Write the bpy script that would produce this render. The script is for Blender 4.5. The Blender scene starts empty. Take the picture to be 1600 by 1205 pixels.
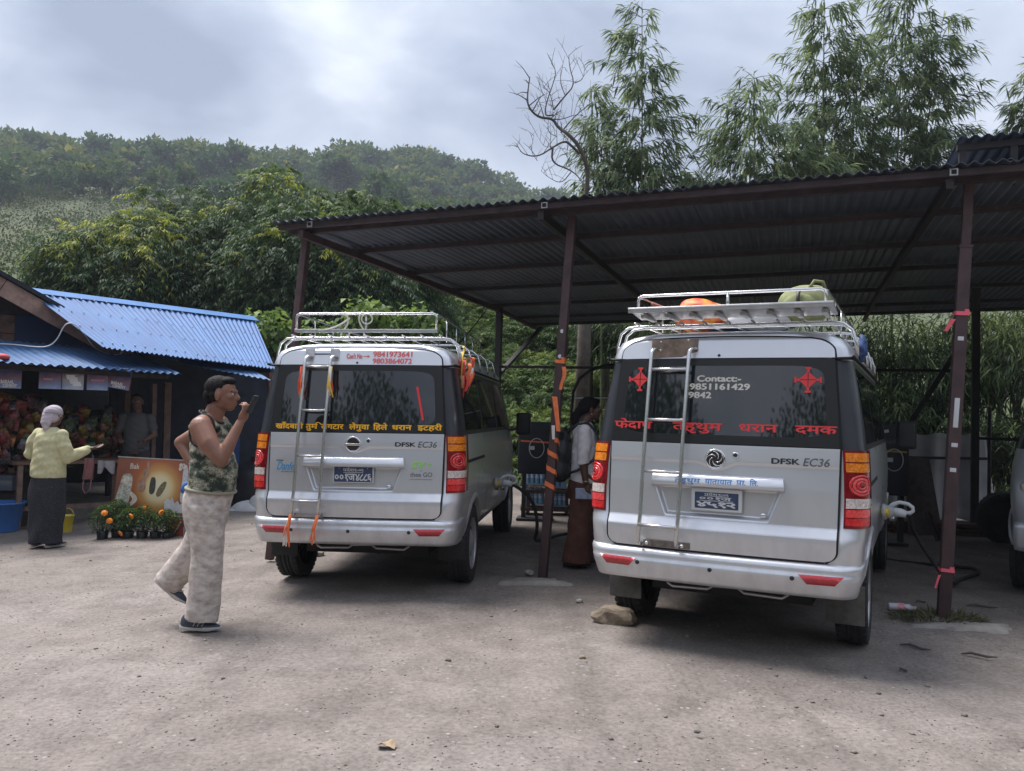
import bpy, bmesh, math, random
import numpy as np
from mathutils import Vector, Matrix, Euler

scene = bpy.context.scene
COL = scene.collection
PI = math.pi
R = math.radians

# ------------------------------------------------------------------ camera
F_PX, PITCH, ROLL, CAM_H = 1290.0, 0.0362, 0.0286, 1.396      # focal length in pixels of a 1600 px wide frame
_cp, _sp, _cr, _sr = math.cos(PITCH), math.sin(PITCH), math.cos(ROLL), math.sin(ROLL)
_right0, _up0, _fwd = Vector((1, 0, 0)), Vector((0, -_sp, _cp)), Vector((0, _cp, _sp))
_right = _right0 * _cr + _up0 * _sr
_up = _up0 * _cr - _right0 * _sr
cam_data = bpy.data.cameras.new('camera')
cam_data.sensor_width = 36.0
cam_data.lens = 36.0 * F_PX / 1600.0
cam_data.clip_start = 0.05
cam_data.clip_end = 3000.0
camera = bpy.data.objects.new('camera', cam_data)
COL.objects.link(camera)
camera.matrix_world = Matrix(((_right.x, _up.x, -_fwd.x, 0), (_right.y, _up.y, -_fwd.y, 0), (_right.z, _up.z, -_fwd.z, CAM_H), (0, 0, 0, 1)))
scene.camera = camera


def at(px, py, Y):
    """The point of the place that stands Y metres ahead and shows at pixel (px, py) of the 1600 px photograph."""
    u, v = px - 800.0, py - 602.5
    u, v = u * _cr + v * _sr, -u * _sr + v * _cr
    x, y, z = u / F_PX, 1.0, -v / F_PX
    d = Vector((x, y * _cp - z * _sp, y * _sp + z * _cp))
    return d * (Y / d.y) + Vector((0, 0, CAM_H))


# ------------------------------------------------------------------ sky and sun
SUN_EL, SUN_AZ = R(62), R(-55)           # sun high on the left, a little ahead, behind thin cloud
world = bpy.data.worlds.new('World')
scene.world = world
world.use_nodes = True
wn, wl = world.node_tree.nodes, world.node_tree.links
wn.clear()


def N(nodes, kind, **kw):
    n = nodes.new(kind)
    for k, v in kw.items():
        if k.startswith('in_'):
            n.inputs[k[3:].replace('_', ' ')].default_value = v
        elif k.startswith('i') and k[1:].isdigit():
            n.inputs[int(k[1:])].default_value = v
        else:
            setattr(n, k, v)
    return n


def ramp(nodes, stops, interp='LINEAR'):
    n = nodes.new('ShaderNodeValToRGB')
    n.color_ramp.interpolation = interp
    el = n.color_ramp.elements
    while len(el) < len(stops):
        el.new(0.5)
    for e, (p, c) in zip(el, stops):
        e.position = p
        e.color = (c[0], c[1], c[2], 1) if not isinstance(c, (int, float)) else (c, c, c, 1)
    return n


sky = N(wn, 'ShaderNodeTexSky', sky_type='NISHITA', sun_disc=False, sun_elevation=SUN_EL, sun_rotation=SUN_AZ)
wtc = N(wn, 'ShaderNodeTexCoord')
wsep = N(wn, 'ShaderNodeSeparateXYZ')
wl.new(wtc.outputs['Generated'], wsep.inputs[0])
# direction projected on a flat cloud deck
zc = N(wn, 'ShaderNodeMath', operation='MAXIMUM', i1=0.0)
wl.new(wsep.outputs[2], zc.inputs[0])
za = N(wn, 'ShaderNodeMath', operation='ADD', i1=0.22)
wl.new(zc.outputs[0], za.inputs[0])
dx = N(wn, 'ShaderNodeMath', operation='DIVIDE')
dy = N(wn, 'ShaderNodeMath', operation='DIVIDE')
wl.new(wsep.outputs[0], dx.inputs[0]); wl.new(za.outputs[0], dx.inputs[1])
wl.new(wsep.outputs[1], dy.inputs[0]); wl.new(za.outputs[0], dy.inputs[1])
wcomb = N(wn, 'ShaderNodeCombineXYZ', i2=21.3)
wl.new(dx.outputs[0], wcomb.inputs[0]); wl.new(dy.outputs[0], wcomb.inputs[1])
cn1 = N(wn, 'ShaderNodeTexNoise', in_Scale=1.15, in_Detail=7.0, in_Roughness=0.5, in_Distortion=0.5)
cn2 = N(wn, 'ShaderNodeTexNoise', in_Scale=3.1, in_Detail=8.0, in_Roughness=0.6, in_Distortion=0.5)
wl.new(wcomb.outputs[0], cn1.inputs['Vector']); wl.new(wcomb.outputs[0], cn2.inputs['Vector'])
cmix = N(wn, 'ShaderNodeMix', data_type='FLOAT', in_Factor=0.2)
wl.new(cn1.outputs[0], cmix.inputs['A']); wl.new(cn2.outputs[0], cmix.inputs['B'])
cr = ramp(wn, [(0.39, (1.38, 1.60, 2.16)), (0.46, (2.08, 2.36, 2.98)), (0.52, (2.80, 3.08, 3.70)), (0.60, (4.3, 4.55, 5.0))])
wl.new(cmix.outputs[0], cr.inputs[0])
# an overcast sky is brighter towards the zenith than at the horizon
zg = N(wn, 'ShaderNodeMath', operation='MULTIPLY_ADD', i1=0.95, i2=0.78)
wl.new(zc.outputs[0], zg.inputs[0])
zm = N(wn, 'ShaderNodeVectorMath', operation='SCALE')
wl.new(cr.outputs[0], zm.inputs[0]); wl.new(zg.outputs[0], zm.inputs['Scale'])
wmix = N(wn, 'ShaderNodeMix', data_type='RGBA', in_Factor=0.93)
wl.new(sky.outputs[0], wmix.inputs['A']); wl.new(zm.outputs[0], wmix.inputs['B'])
bg = N(wn, 'ShaderNodeBackground', in_Strength=0.10)
wl.new(wmix.outputs['Result'], bg.inputs['Color'])
wo = N(wn, 'ShaderNodeOutputWorld')
wl.new(bg.outputs[0], wo.inputs['Surface'])

sun_data = bpy.data.lights.new('sun', 'SUN')
sun_data.energy = 3.3
sun_data.angle = R(34)
sun_data.color = (1.0, 0.96, 0.93)
sun = bpy.data.objects.new('sun', sun_data)
COL.objects.link(sun)
_sd = Vector((math.sin(SUN_AZ) * math.cos(SUN_EL), math.cos(SUN_AZ) * math.cos(SUN_EL), math.sin(SUN_EL)))
sun.rotation_euler = (-_sd).to_track_quat('-Z', 'Y').to_euler()

vs = scene.view_settings
scene.display_settings.display_device = 'sRGB'
vs.view_transform = 'Standard'
vs.look = 'None'
vs.exposure = 1.12
vs.gamma = 1.0
vs.use_curve_mapping = False
scene.cycles.max_bounces = 6
scene.cycles.transparent_max_bounces = 8
scene.cycles.volume_bounces = 0
scene.cycles.use_denoising = True

# ------------------------------------------------------------------ materials
MATS = {}


def M(name, col=(.5, .5, .5), rough=.6, metal=0., var=0., vscale=8., bump=0., bscale=40., coat=0., col2=None, spec=.5, attr=None, detail=5.):
    """Procedural Principled material: base colour broken up by noise, fine bump."""
    if name in MATS:
        return MATS[name]
    m = bpy.data.materials.new(name)
    m.use_nodes = True
    nt = m.node_tree
    b = nt.nodes['Principled BSDF']
    b.inputs['Base Color'].default_value = (*col, 1)
    b.inputs['Roughness'].default_value = rough
    b.inputs['Metallic'].default_value = metal
    b.inputs['Specular IOR Level'].default_value = spec
    if coat:
        b.inputs['Coat Weight'].default_value = coat
        b.inputs['Coat Roughness'].default_value = .06
    tc = None
    if var or col2 or bump:
        tc = N(nt.nodes, 'ShaderNodeTexCoord')
    if var or col2:
        n = N(nt.nodes, 'ShaderNodeTexNoise', in_Scale=vscale, in_Detail=detail, in_Roughness=.6)
        nt.links.new(tc.outputs['Object'], n.inputs['Vector'])
        c2 = col2 if col2 else tuple(c * (1 - var) for c in col)
        c1 = col if col2 else tuple(min(1, c * (1 + var)) for c in col)
        r = ramp(nt.nodes, [(.34, c2), (.66, c1)])
        nt.links.new(n.outputs[0], r.inputs[0])
        nt.links.new(r.outputs[0], b.inputs['Base Color'])
    if bump:
        n2 = N(nt.nodes, 'ShaderNodeTexNoise', in_Scale=bscale, in_Detail=4.)
        nt.links.new(tc.outputs['Object'], n2.inputs['Vector'])
        bp = N(nt.nodes, 'ShaderNodeBump', in_Strength=bump, in_Distance=.01)
        nt.links.new(n2.outputs[0], bp.inputs['Height'])
        nt.links.new(bp.outputs[0], b.inputs['Normal'])
    MATS[name] = m
    return m


def leaf_mat(name, stops, trans=.35, rough=.5):
    """Leaf colour follows the per-leaf attribute 'tint' (young leaves high, old leaves low)."""
    m = bpy.data.materials.new(name)
    m.use_nodes = True
    nt = m.node_tree
    b = nt.nodes['Principled BSDF']
    at_ = N(nt.nodes, 'ShaderNodeAttribute', attribute_name='tint')
    r = ramp(nt.nodes, stops)
    nt.links.new(at_.outputs['Fac'], r.inputs[0])
    nt.links.new(r.outputs[0], b.inputs['Base Color'])
    b.inputs['Roughness'].default_value = rough
    b.inputs['Specular IOR Level'].default_value = .12
    tr = N(nt.nodes, 'ShaderNodeBsdfTranslucent')
    nt.links.new(r.outputs[0], tr.inputs['Color'])
    mx = N(nt.nodes, 'ShaderNodeMixShader', in_Fac=trans)
    nt.links.new(b.outputs[0], mx.inputs[1]); nt.links.new(tr.outputs[0], mx.inputs[2])
    nt.links.new(mx.outputs[0], nt.nodes['Material Output'].inputs['Surface'])
    MATS[name] = m
    return m


# ------------------------------------------------------------------ object helpers
def props(o, label=None, cat=None, group=None, kind=None):
    if label: o['label'] = label
    if cat: o['category'] = cat
    if group: o['group'] = group
    if kind: o['kind'] = kind
    return o


def thing(name, label, cat, loc=(0, 0, 0), rot=(0, 0, 0), group=None):
    o = bpy.data.objects.new(name, None)
    o.empty_display_size = .1
    COL.objects.link(o)
    o.location = loc
    o.rotation_euler = rot
    return props(o, label, cat, group)


def link(name, mesh, parent=None, loc=None, rot=None):
    o = bpy.data.objects.new(name, mesh)
    COL.objects.link(o)
    if parent is not None: o.parent = parent
    if loc is not None: o.location = loc
    if rot is not None: o.rotation_euler = rot
    return o


def copy_tree(o, parent=None):
    c = o.copy()
    COL.objects.link(c)
    if parent is not None: c.parent = parent
    for ch in list(o.children):
        copy_tree(ch, c)
    return c



class MB:
    """Collects shapes, then links them as ONE mesh object."""

    def __init__(s):
        s.v, s.f, s.m, s.sm = [], [], [], []
        s.cur, s.smooth = 0, False

    def add(s, vs, fs, smooth=None):
        k = len(s.v)
        s.v += [tuple(p) for p in vs]
        for f in fs:
            s.f.append(tuple(i + k for i in f))
            s.m.append(s.cur)
            s.sm.append(s.smooth if smooth is None else smooth)
        return s

    def box(s, c, d, rot=None, bevel=0.):
        hx, hy, hz = d[0] / 2, d[1] / 2, d[2] / 2
        mt = rot if rot is not None else Matrix.Identity(3)
        c = Vector(c)
        if bevel <= 0:
            vs = [c + mt @ Vector((x * hx, y * hy, z * hz)) for x in (-1, 1) for y in (-1, 1) for z in (-1, 1)]
            return s.add(vs, [(0, 1, 3, 2), (4, 6, 7, 5), (0, 4, 5, 1), (2, 3, 7, 6), (0, 2, 6, 4), (1, 5, 7, 3)], False)
        bm = bmesh.new()
        bmesh.ops.create_cube(bm, size=1)
        for v in bm.verts: v.co = Vector((v.co.x * d[0], v.co.y * d[1], v.co.z * d[2]))
        bmesh.ops.bevel(bm, geom=bm.edges[:], offset=bevel, segments=2, profile=.7, affect='EDGES')
        bm.verts.index_update()
        s.add([c + mt @ v.co for v in bm.verts], [[v.index for v in f.verts] for f in bm.faces], True)
        bm.free()
        return s

    def bar(s, a, b, w, h, up=(0, 0, 1), bevel=0.):
        a, b = Vector(a), Vector(b)
        d = b - a
        L = d.length
        z = d.normalized()
        x = Vector(up).cross(z)
        if x.length < 1e-4: x = Vector((1, 0, 0)).cross(z)
        if x.length < 1e-4: x = Vector((0, 1, 0)).cross(z)
        x.normalize()
        y = z.cross(x)
        rot = Matrix((x, y, z)).transposed()
        return s.box((a + b) / 2, (w, h, L), rot, bevel)

    def tube(s, pts, r, n=8, caps=True, closed=False):
        pts = [Vector(p) for p in pts]
        k = len(pts)
        rs = r if isinstance(r, (list, tuple)) else [r] * k
        vs, fs = [], []
        prev = None
        for i, p in enumerate(pts):
            if closed:
                t = (pts[(i + 1) % k] - pts[i - 1])
            else:
                t = (pts[min(i + 1, k - 1)] - pts[max(i - 1, 0)])
            if t.length < 1e-9: t = Vector((0, 0, 1))
            t.normalize()
            if prev is None:
                x = t.orthogonal().normalized()
            else:
                x = prev - t * prev.dot(t)
                x = x.normalized() if x.length > 1e-6 else t.orthogonal().normalized()
            prev = x
            y = t.cross(x)
            for j in range(n):
                a = 2 * PI * j / n
                vs.append(p + (x * math.cos(a) + y * math.sin(a)) * rs[i])
        rings = k if closed else k - 1
        for i in range(rings):
            i2 = (i + 1) % k
            for j in range(n):
                fs.append((i * n + j, i * n + (j + 1) % n, i2 * n + (j + 1) % n, i2 * n + j))
        if caps and not closed:
            fs.append(tuple(range(n - 1, -1, -1)))
            fs.append(tuple((k - 1) * n + j for j in range(n)))
        return s.add(vs, fs, True)

    def lathe(s, prof, n=24, c=(0, 0, 0), axis='z', caps=True):
        vs, fs = [], []
        c = Vector(c)
        for (r, z) in prof:
            for j in range(n):
                a = 2 * PI * j / n
                p = (r * math.cos(a), r * math.sin(a), z)
                if axis == 'x': p = (z, p[0], p[1])
                elif axis == 'y': p = (p[0], z, p[1])
                vs.append(c + Vector(p))
        k = len(prof)
        for i in range(k - 1):
            for j in range(n):
                q = (i * n + j, i * n + (j + 1) % n, (i + 1) * n + (j + 1) % n, (i + 1) * n + j)
                fs.append(q if axis != 'y' else q[::-1])
        if caps:
            fs.append(tuple(range(n))[::-1]); fs.append(tuple((k - 1) * n + j for j in range(n)))
        return s.add(vs, fs, True)

    def grid(s, P, flip=False, smooth=True, closed_u=False):
        """P[i][j] -> quads."""
        ni, nj = len(P), len(P[0])
        vs = [p for row in P for p in row]
        fs = []
        for i in range(ni - 1):
            for j in range(nj - (0 if closed_u else 1)):
                j2 = (j + 1) % nj
                q = (i * nj + j, i * nj + j2, (i + 1) * nj + j2, (i + 1) * nj + j)
                fs.append(q[::-1] if flip else q)
        return s.add(vs, fs, smooth)

    def prism(s, poly, axis_vec, depth, o=(0, 0, 0), u=(1, 0, 0), v=(0, 0, 1)):
        o, u, v, a = Vector(o), Vector(u), Vector(v), Vector(axis_vec).normalized() * depth
        n = len(poly)
        A = [o + u * p[0] + v * p[1] for p in poly]
        return s.add(A + [p + a for p in A], [tuple(range(n)), tuple(range(2 * n - 1, n - 1, -1))] + [(i, i + n, (i + 1) % n + n, (i + 1) % n) for i in range(n)], False)

    def ball(s, c, r, seg=10, rings=7, rot=None):
        c = Vector(c)
        r = r if isinstance(r, (tuple, list)) else (r, r, r)
        P = []
        for i in range(rings + 1):
            t = PI * i / rings
            row = []
            for j in range(seg):
                a = 2 * PI * j / seg
                p = Vector((r[0] * math.sin(t) * math.cos(a), r[1] * math.sin(t) * math.sin(a), r[2] * math.cos(t)))
                row.append(c + (rot @ p if rot is not None else p))
            P.append(row)
        return s.grid(P, closed_u=True, flip=True)

    def mesh(s, name, mats):
        me = bpy.data.meshes.new(name)
        me.from_pydata(s.v, [], s.f)
        for m in (mats if isinstance(mats, (list, tuple)) else [mats]):
            me.materials.append(m)
        me.polygons.foreach_set('material_index', s.m)
        me.polygons.foreach_set('use_smooth', s.sm)
        me.update()
        return me

    def build(s, name, mats, parent=None, loc=None, rot=None, weld=False):
        me = s.mesh(name, mats)
        if weld:
            bm = bmesh.new(); bm.from_mesh(me)
            bmesh.ops.remove_doubles(bm, verts=bm.verts, dist=1e-5)
            bm.to_mesh(me); bm.free()
        return link(name, me, parent, loc, rot)


def np_mesh(name, verts, quads, mat, tint=None, smooth=False, tri=False):
    """Fast mesh from numpy arrays: verts (n,3), faces (m,4) or (m,3); tint per face."""
    k = 3 if tri else 4
    me = bpy.data.meshes.new(name)
    verts = np.ascontiguousarray(verts, dtype=np.float32)
    quads = np.ascontiguousarray(quads, dtype=np.int32)
    me.vertices.add(len(verts)); me.vertices.foreach_set('co', verts.ravel())
    me.loops.add(quads.size); me.loops.foreach_set('vertex_index', quads.ravel())
    me.polygons.add(len(quads)); me.polygons.foreach_set('loop_start', np.arange(0, quads.size, k, dtype=np.int32))
    if smooth: me.polygons.foreach_set('use_smooth', np.ones(len(quads), dtype=bool))
    me.update(calc_edges=True)
    if tint is not None:
        a = me.attributes.new('tint', 'FLOAT', 'FACE')
        a.data.foreach_set('value', np.ascontiguousarray(tint, dtype=np.float32))
    me.materials.append(mat)
    return me


def smooth01(t):
    t = max(0., min(1., t))
    return t * t * (3 - 2 * t)


def lerp_tab(tab, x):
    if x <= tab[0][0]: return tab[0][1]
    for (a, va), (b, vb) in zip(tab, tab[1:]):
        if x <= b:
            return va + (vb - va) * (x - a) / (b - a)
    return tab[-1][1]


# ------------------------------------------------------------------ lettering
def glyphs(text, bold=0.):
    """Text outline as (verts (n,2), faces, island index per vertex)."""
    c = bpy.data.curves.new('lettering', 'FONT')
    c.body = text
    c.offset = bold
    c.resolution_u = 4
    o = bpy.data.objects.new('lettering', c)
    COL.objects.link(o)
    dg = bpy.context.evaluated_depsgraph_get()
    me = bpy.data.meshes.new_from_object(o.evaluated_get(dg))
    vs = [(v.co.x, v.co.y) for v in me.vertices]
    fs = [tuple(p.vertices) for p in me.polygons]
    bpy.data.objects.remove(o); bpy.data.curves.remove(c); bpy.data.meshes.remove(me)
    return vs, fs


def islands(n, fs):
    p = list(range(n))
    def find(i):
        while p[i] != i:
            p[i] = p[p[i]]; i = p[i]
        return i
    for f in fs:
        for a in f[1:]:
            ra, rb = find(f[0]), find(a)
            if ra != rb: p[rb] = ra
    ids, out = {}, []
    for i in range(n):
        out.append(ids.setdefault(find(i), len(ids)))
    return out


def clip_right(vs, fs, frac):
    """Keep the left part of a glyph (half forms of Devanagari letters)."""
    bm = bmesh.new()
    V = [bm.verts.new((x, y, 0)) for x, y in vs]
    for f in fs:
        try: bm.faces.new([V[i] for i in f])
        except ValueError: pass
    xs = [x for x, y in vs]
    cut = min(xs) + (max(xs) - min(xs)) * frac
    bmesh.ops.bisect_plane(bm, geom=bm.verts[:] + bm.edges[:] + bm.faces[:], plane_co=(cut, 0, 0), plane_no=(1, 0, 0), clear_outer=True)
    bm.verts.index_update()
    r = [(v.co.x, v.co.y) for v in bm.verts], [tuple(v.index for v in f.verts) for f in bm.faces]
    bm.free()
    return r


def lettering(text, bold=0.):
    """Heavier strokes are struck several times side by side (keeps thin joints whole)."""
    vs, fs, isl = lettering_thin(text)
    if not bold: return vs, fs, isl
    b = bold * .9
    V, F, I = [], [], []
    for k, (ox, oy) in enumerate(((0, 0), (b, 0), (-b, 0), (0, b * .8), (0, -b * .8))):
        n = len(V)
        V += [(x + ox, y + oy) for x, y in vs]
        F += [tuple(i + n for i in f) for f in fs]
        I += [i % 7 + 7 * k for i in isl]
    return V, F, I


def lettering_thin(text, bold=0.):
    """text: a string, or a list of pieces (string or (string, keep_fraction)) set side by side."""
    if isinstance(text, str):
        vs, fs = glyphs(text, bold)
    else:
        vs, fs, x = [], [], 0.
        for pc in text:
            if isinstance(pc, (int, float)):
                x += pc; continue
            s_, frac = (pc, None) if isinstance(pc, str) else pc
            a, b = glyphs(s_, bold)
            if frac: a, b = clip_right(a, b, frac)
            x0, x1 = min(p[0] for p in a), max(p[0] for p in a)
            k = len(vs)
            vs += [(p[0] - x0 + x, p[1]) for p in a]
            fs += [tuple(i + k for i in f) for f in b]
            x += x1 - x0 - bold * 1.2
    return vs, fs, islands(len(vs), fs)


def place_text(mb, text, x0, x1, z0, z1, surf, bold=0., slant=0., step=.00003, ref=None):
    """Print text into the box x0..x1, z0..z1 of the surface surf(x, z, off) -> point."""
    vs, fs, isl = lettering(text, bold)
    if not vs: return
    if slant:
        vs = [(x + y * slant, y) for x, y in vs]
    ax, bx = min(p[0] for p in vs), max(p[0] for p in vs)
    ay, by = min(p[1] for p in vs), max(p[1] for p in vs)
    if ref:                                             # z0..z1 is the height of this letter, marks stand above and below
        rv = glyphs(ref, bold)[0]
        ay, by = min(p[1] for p in rv), max(p[1] for p in rv)
    out = []
    for (x, y), k in zip(vs, isl):
        out.append(surf(x0 + (x - ax) / (bx - ax) * (x1 - x0), z0 + (y - ay) / (by - ay) * (z1 - z0), (k % 35) * step))
    mb.add(out, fs, False)

# ------------------------------------------------------------------ palette
SILVER = M('silver_paint', (.63, .645, .68), .33, .62, .03, 3., coat=.35)


def road_dust(m, zlo, zhi, amount):
    """Road dust thrown up on the lower panels, in uneven smears."""
    nt = m.node_tree; b = nt.nodes['Principled BSDF']
    src = b.inputs['Base Color'].links[0].from_socket
    tc = N(nt.nodes, 'ShaderNodeTexCoord'); sx = N(nt.nodes, 'ShaderNodeSeparateXYZ'); nt.links.new(tc.outputs['Object'], sx.inputs[0])
    mr = N(nt.nodes, 'ShaderNodeMapRange'); mr.inputs[1].default_value = zhi; mr.inputs[2].default_value = zlo; mr.inputs[4].default_value = amount
    nt.links.new(sx.outputs[2], mr.inputs[0])
    mp = N(nt.nodes, 'ShaderNodeMapping'); mp.inputs['Scale'].default_value = (5, 5, 2.2); nt.links.new(tc.outputs['Object'], mp.inputs[0])
    n = N(nt.nodes, 'ShaderNodeTexNoise', in_Scale=1.6, in_Detail=8., in_Roughness=.68); nt.links.new(mp.outputs[0], n.inputs['Vector'])
    r = ramp(nt.nodes, [(.38, 0.), (.68, 1.)]); nt.links.new(n.outputs[0], r.inputs[0])
    mu = N(nt.nodes, 'ShaderNodeMath', operation='MULTIPLY'); nt.links.new(mr.outputs[0], mu.inputs[0]); nt.links.new(r.outputs[0], mu.inputs[1])
    mx = N(nt.nodes, 'ShaderNodeMix', data_type='RGBA'); nt.links.new(mu.outputs[0], mx.inputs['Factor']); nt.links.new(src, mx.inputs['A']); mx.inputs['B'].default_value = (.30, .275, .25, 1)
    nt.links.new(mx.outputs['Result'], b.inputs['Base Color'])
    m2 = N(nt.nodes, 'ShaderNodeMath', operation='MULTIPLY_ADD', i1=.5, i2=.30); nt.links.new(mu.outputs[0], m2.inputs[0]); nt.links.new(m2.outputs[0], b.inputs['Roughness'])


road_dust(SILVER, .35, 1.1, .38)
VANBLACK = M('black_wrap', (.016, .018, .024), .34, 0, .2, 4., coat=.15)
GLASS = M('tinted_glass', (.008, .010, .014), .03, 0, spec=.85)
RUBBER = M('rubber', (.022, .022, .023), .8, 0, .25, 30., .5, 120.)
FLAP_DIRT = M('dusty_rubber', (.10, .095, .09), .9, 0, .35, 9.)
UNDER = M('underbody', (.018, .018, .02), .85, 0, .3, 6.)
GAP = M('panel_gap', (.006, .006, .007), .7)
STEEL = M('stainless_steel', (.62, .62, .62), .24, .9, .06, 12.)
DULLSTEEL = M('dull_aluminium', (.46, .46, .47), .42, .75, .15, 10.)
RIM = M('silver_rim', (.42, .42, .43), .4, .6, .15, 8.)
CHROME = M('chrome', (.75, .76, .78), .08, 1.)
BLACKPL = M('black_plastic', (.018, .018, .02), .5, 0, .15, 20.)
LENS = M('dark_red_lens', (.20, .006, .012), .12, 0, .25, 30., coat=.6)
LRED = M('red_lens', (.62, .015, .02), .10, 0, .35, 60., .15, 150., coat=.7)
LRED2 = M('pale_red_lens', (.80, .07, .07), .10, 0, .3, 80., coat=.7)
LAMBER = M('amber_lens', (.85, .22, .01), .10, 0, .35, 70., .2, 160., coat=.7)
LWHITE = M('clear_lens', (.62, .55, .52), .10, 0, .35, 60., .2, 150., coat=.7)
REFL = M('red_reflector', (.42, .03, .04), .22, 0, .25, 120., coat=.3)
PLATE = M('plate_blue', (.035, .06, .13), .45, 0, .12, 60.)
PLATEW = M('plate_white', (.62, .64, .66), .5)
WHITEV = M('white_vinyl', (.60, .58, .54), .5)
YELLOWV = M('yellow_vinyl', (.90, .46, .012), .55)
REDV = M('red_vinyl', (.66, .035, .04), .45)
PINKV = M('faded_red_vinyl', (.74, .12, .13), .5)
BLUEV = M('blue_vinyl', (.03, .16, .42), .5)
CYANV = M('sky_blue_vinyl', (.05, .30, .60), .5)
GREENV = M('green_vinyl', (.28, .62, .12), .5)
GREYV = M('grey_vinyl', (.10, .105, .12), .5)
BROWNPL = M('weathered_plywood', (.23, .17, .13), .75, 0, .35, 14., .3, 60.)
RUSTY = M('rusty_plate', (.20, .17, .15), .75, .3, .45, 18.)
ORANGE = M('orange_ribbon', (.85, .20, .06), .6, 0, .15, 20.)
RIBW = M('white_ribbon', (.72, .68, .64), .6)
RIBY = M('yellow_ribbon', (.80, .55, .10), .6)
RIBR = M('red_ribbon', (.70, .07, .05), .6)
PINK = M('pink_tape', (.90, .14, .20), .55)

# ------------------------------------------------------------------ ground and hills
def vnoise(x, y, s=1., seed=0.):
    """Smooth value noise on numpy arrays."""
    x = np.asarray(x) / s + seed * 17.3
    y = np.asarray(y) / s + seed * 9.1
    xi, yi = np.floor(x), np.floor(y)
    fx, fy = x - xi, y - yi
    fx, fy = fx * fx * (3 - 2 * fx), fy * fy * (3 - 2 * fy)
    def h(a, b):
        v = np.sin(a * 127.1 + b * 311.7) * 43758.5453
        return v - np.floor(v)
    return (h(xi, yi) * (1 - fx) + h(xi + 1, yi) * fx) * (1 - fy) + (h(xi, yi + 1) * (1 - fx) + h(xi + 1, yi + 1) * fx) * fy


def ground_z(x, y):
    x, y = np.asarray(x, float), np.asarray(y, float)
    d = -(x + 1.2)
    z = -.052 * np.log1p(np.exp(np.clip(d / .45, -40, 40))) * .45
    return np.maximum(z, -.26)


def gz(x, y): return float(ground_z(x, y))


def axis_steps(lo, hi, fine_lo, fine_hi, step, grow=1.22):
    a = list(np.arange(fine_lo, fine_hi + 1e-6, step))
    s, p = step, a[-1]
    while p < hi:
        s *= grow; p += s; a.append(p)
    s, p, b = step, a[0], []
    while p > lo:
        s *= grow; p -= s; b.append(p)
    return np.array(b[::-1] + a)


gx, gy = axis_steps(-1500, 1500, -8, 7, .06), axis_steps(-1500, 1500, 1.5, 13, .06)
GX, GY = np.meshgrid(gx, gy)
near = np.clip(1 - np.maximum(np.abs(GX) - 9, np.abs(GY - 6) - 8) / 6, 0, 1)
GZ = ground_z(GX, GY) + near * ((vnoise(GX, GY, 1.3, 1) - .5) * .035 + (vnoise(GX, GY, .35, 2) - .5) * .014 + (vnoise(GX, GY, .12, 3) - .5) * .007) - .008 * near
ny_, nx_ = GX.shape
idx = np.arange(nx_ * ny_).reshape(ny_, nx_)
quads = np.stack([idx[:-1, :-1], idx[:-1, 1:], idx[1:, 1:], idx[1:, :-1]], -1).reshape(-1, 4)


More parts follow.
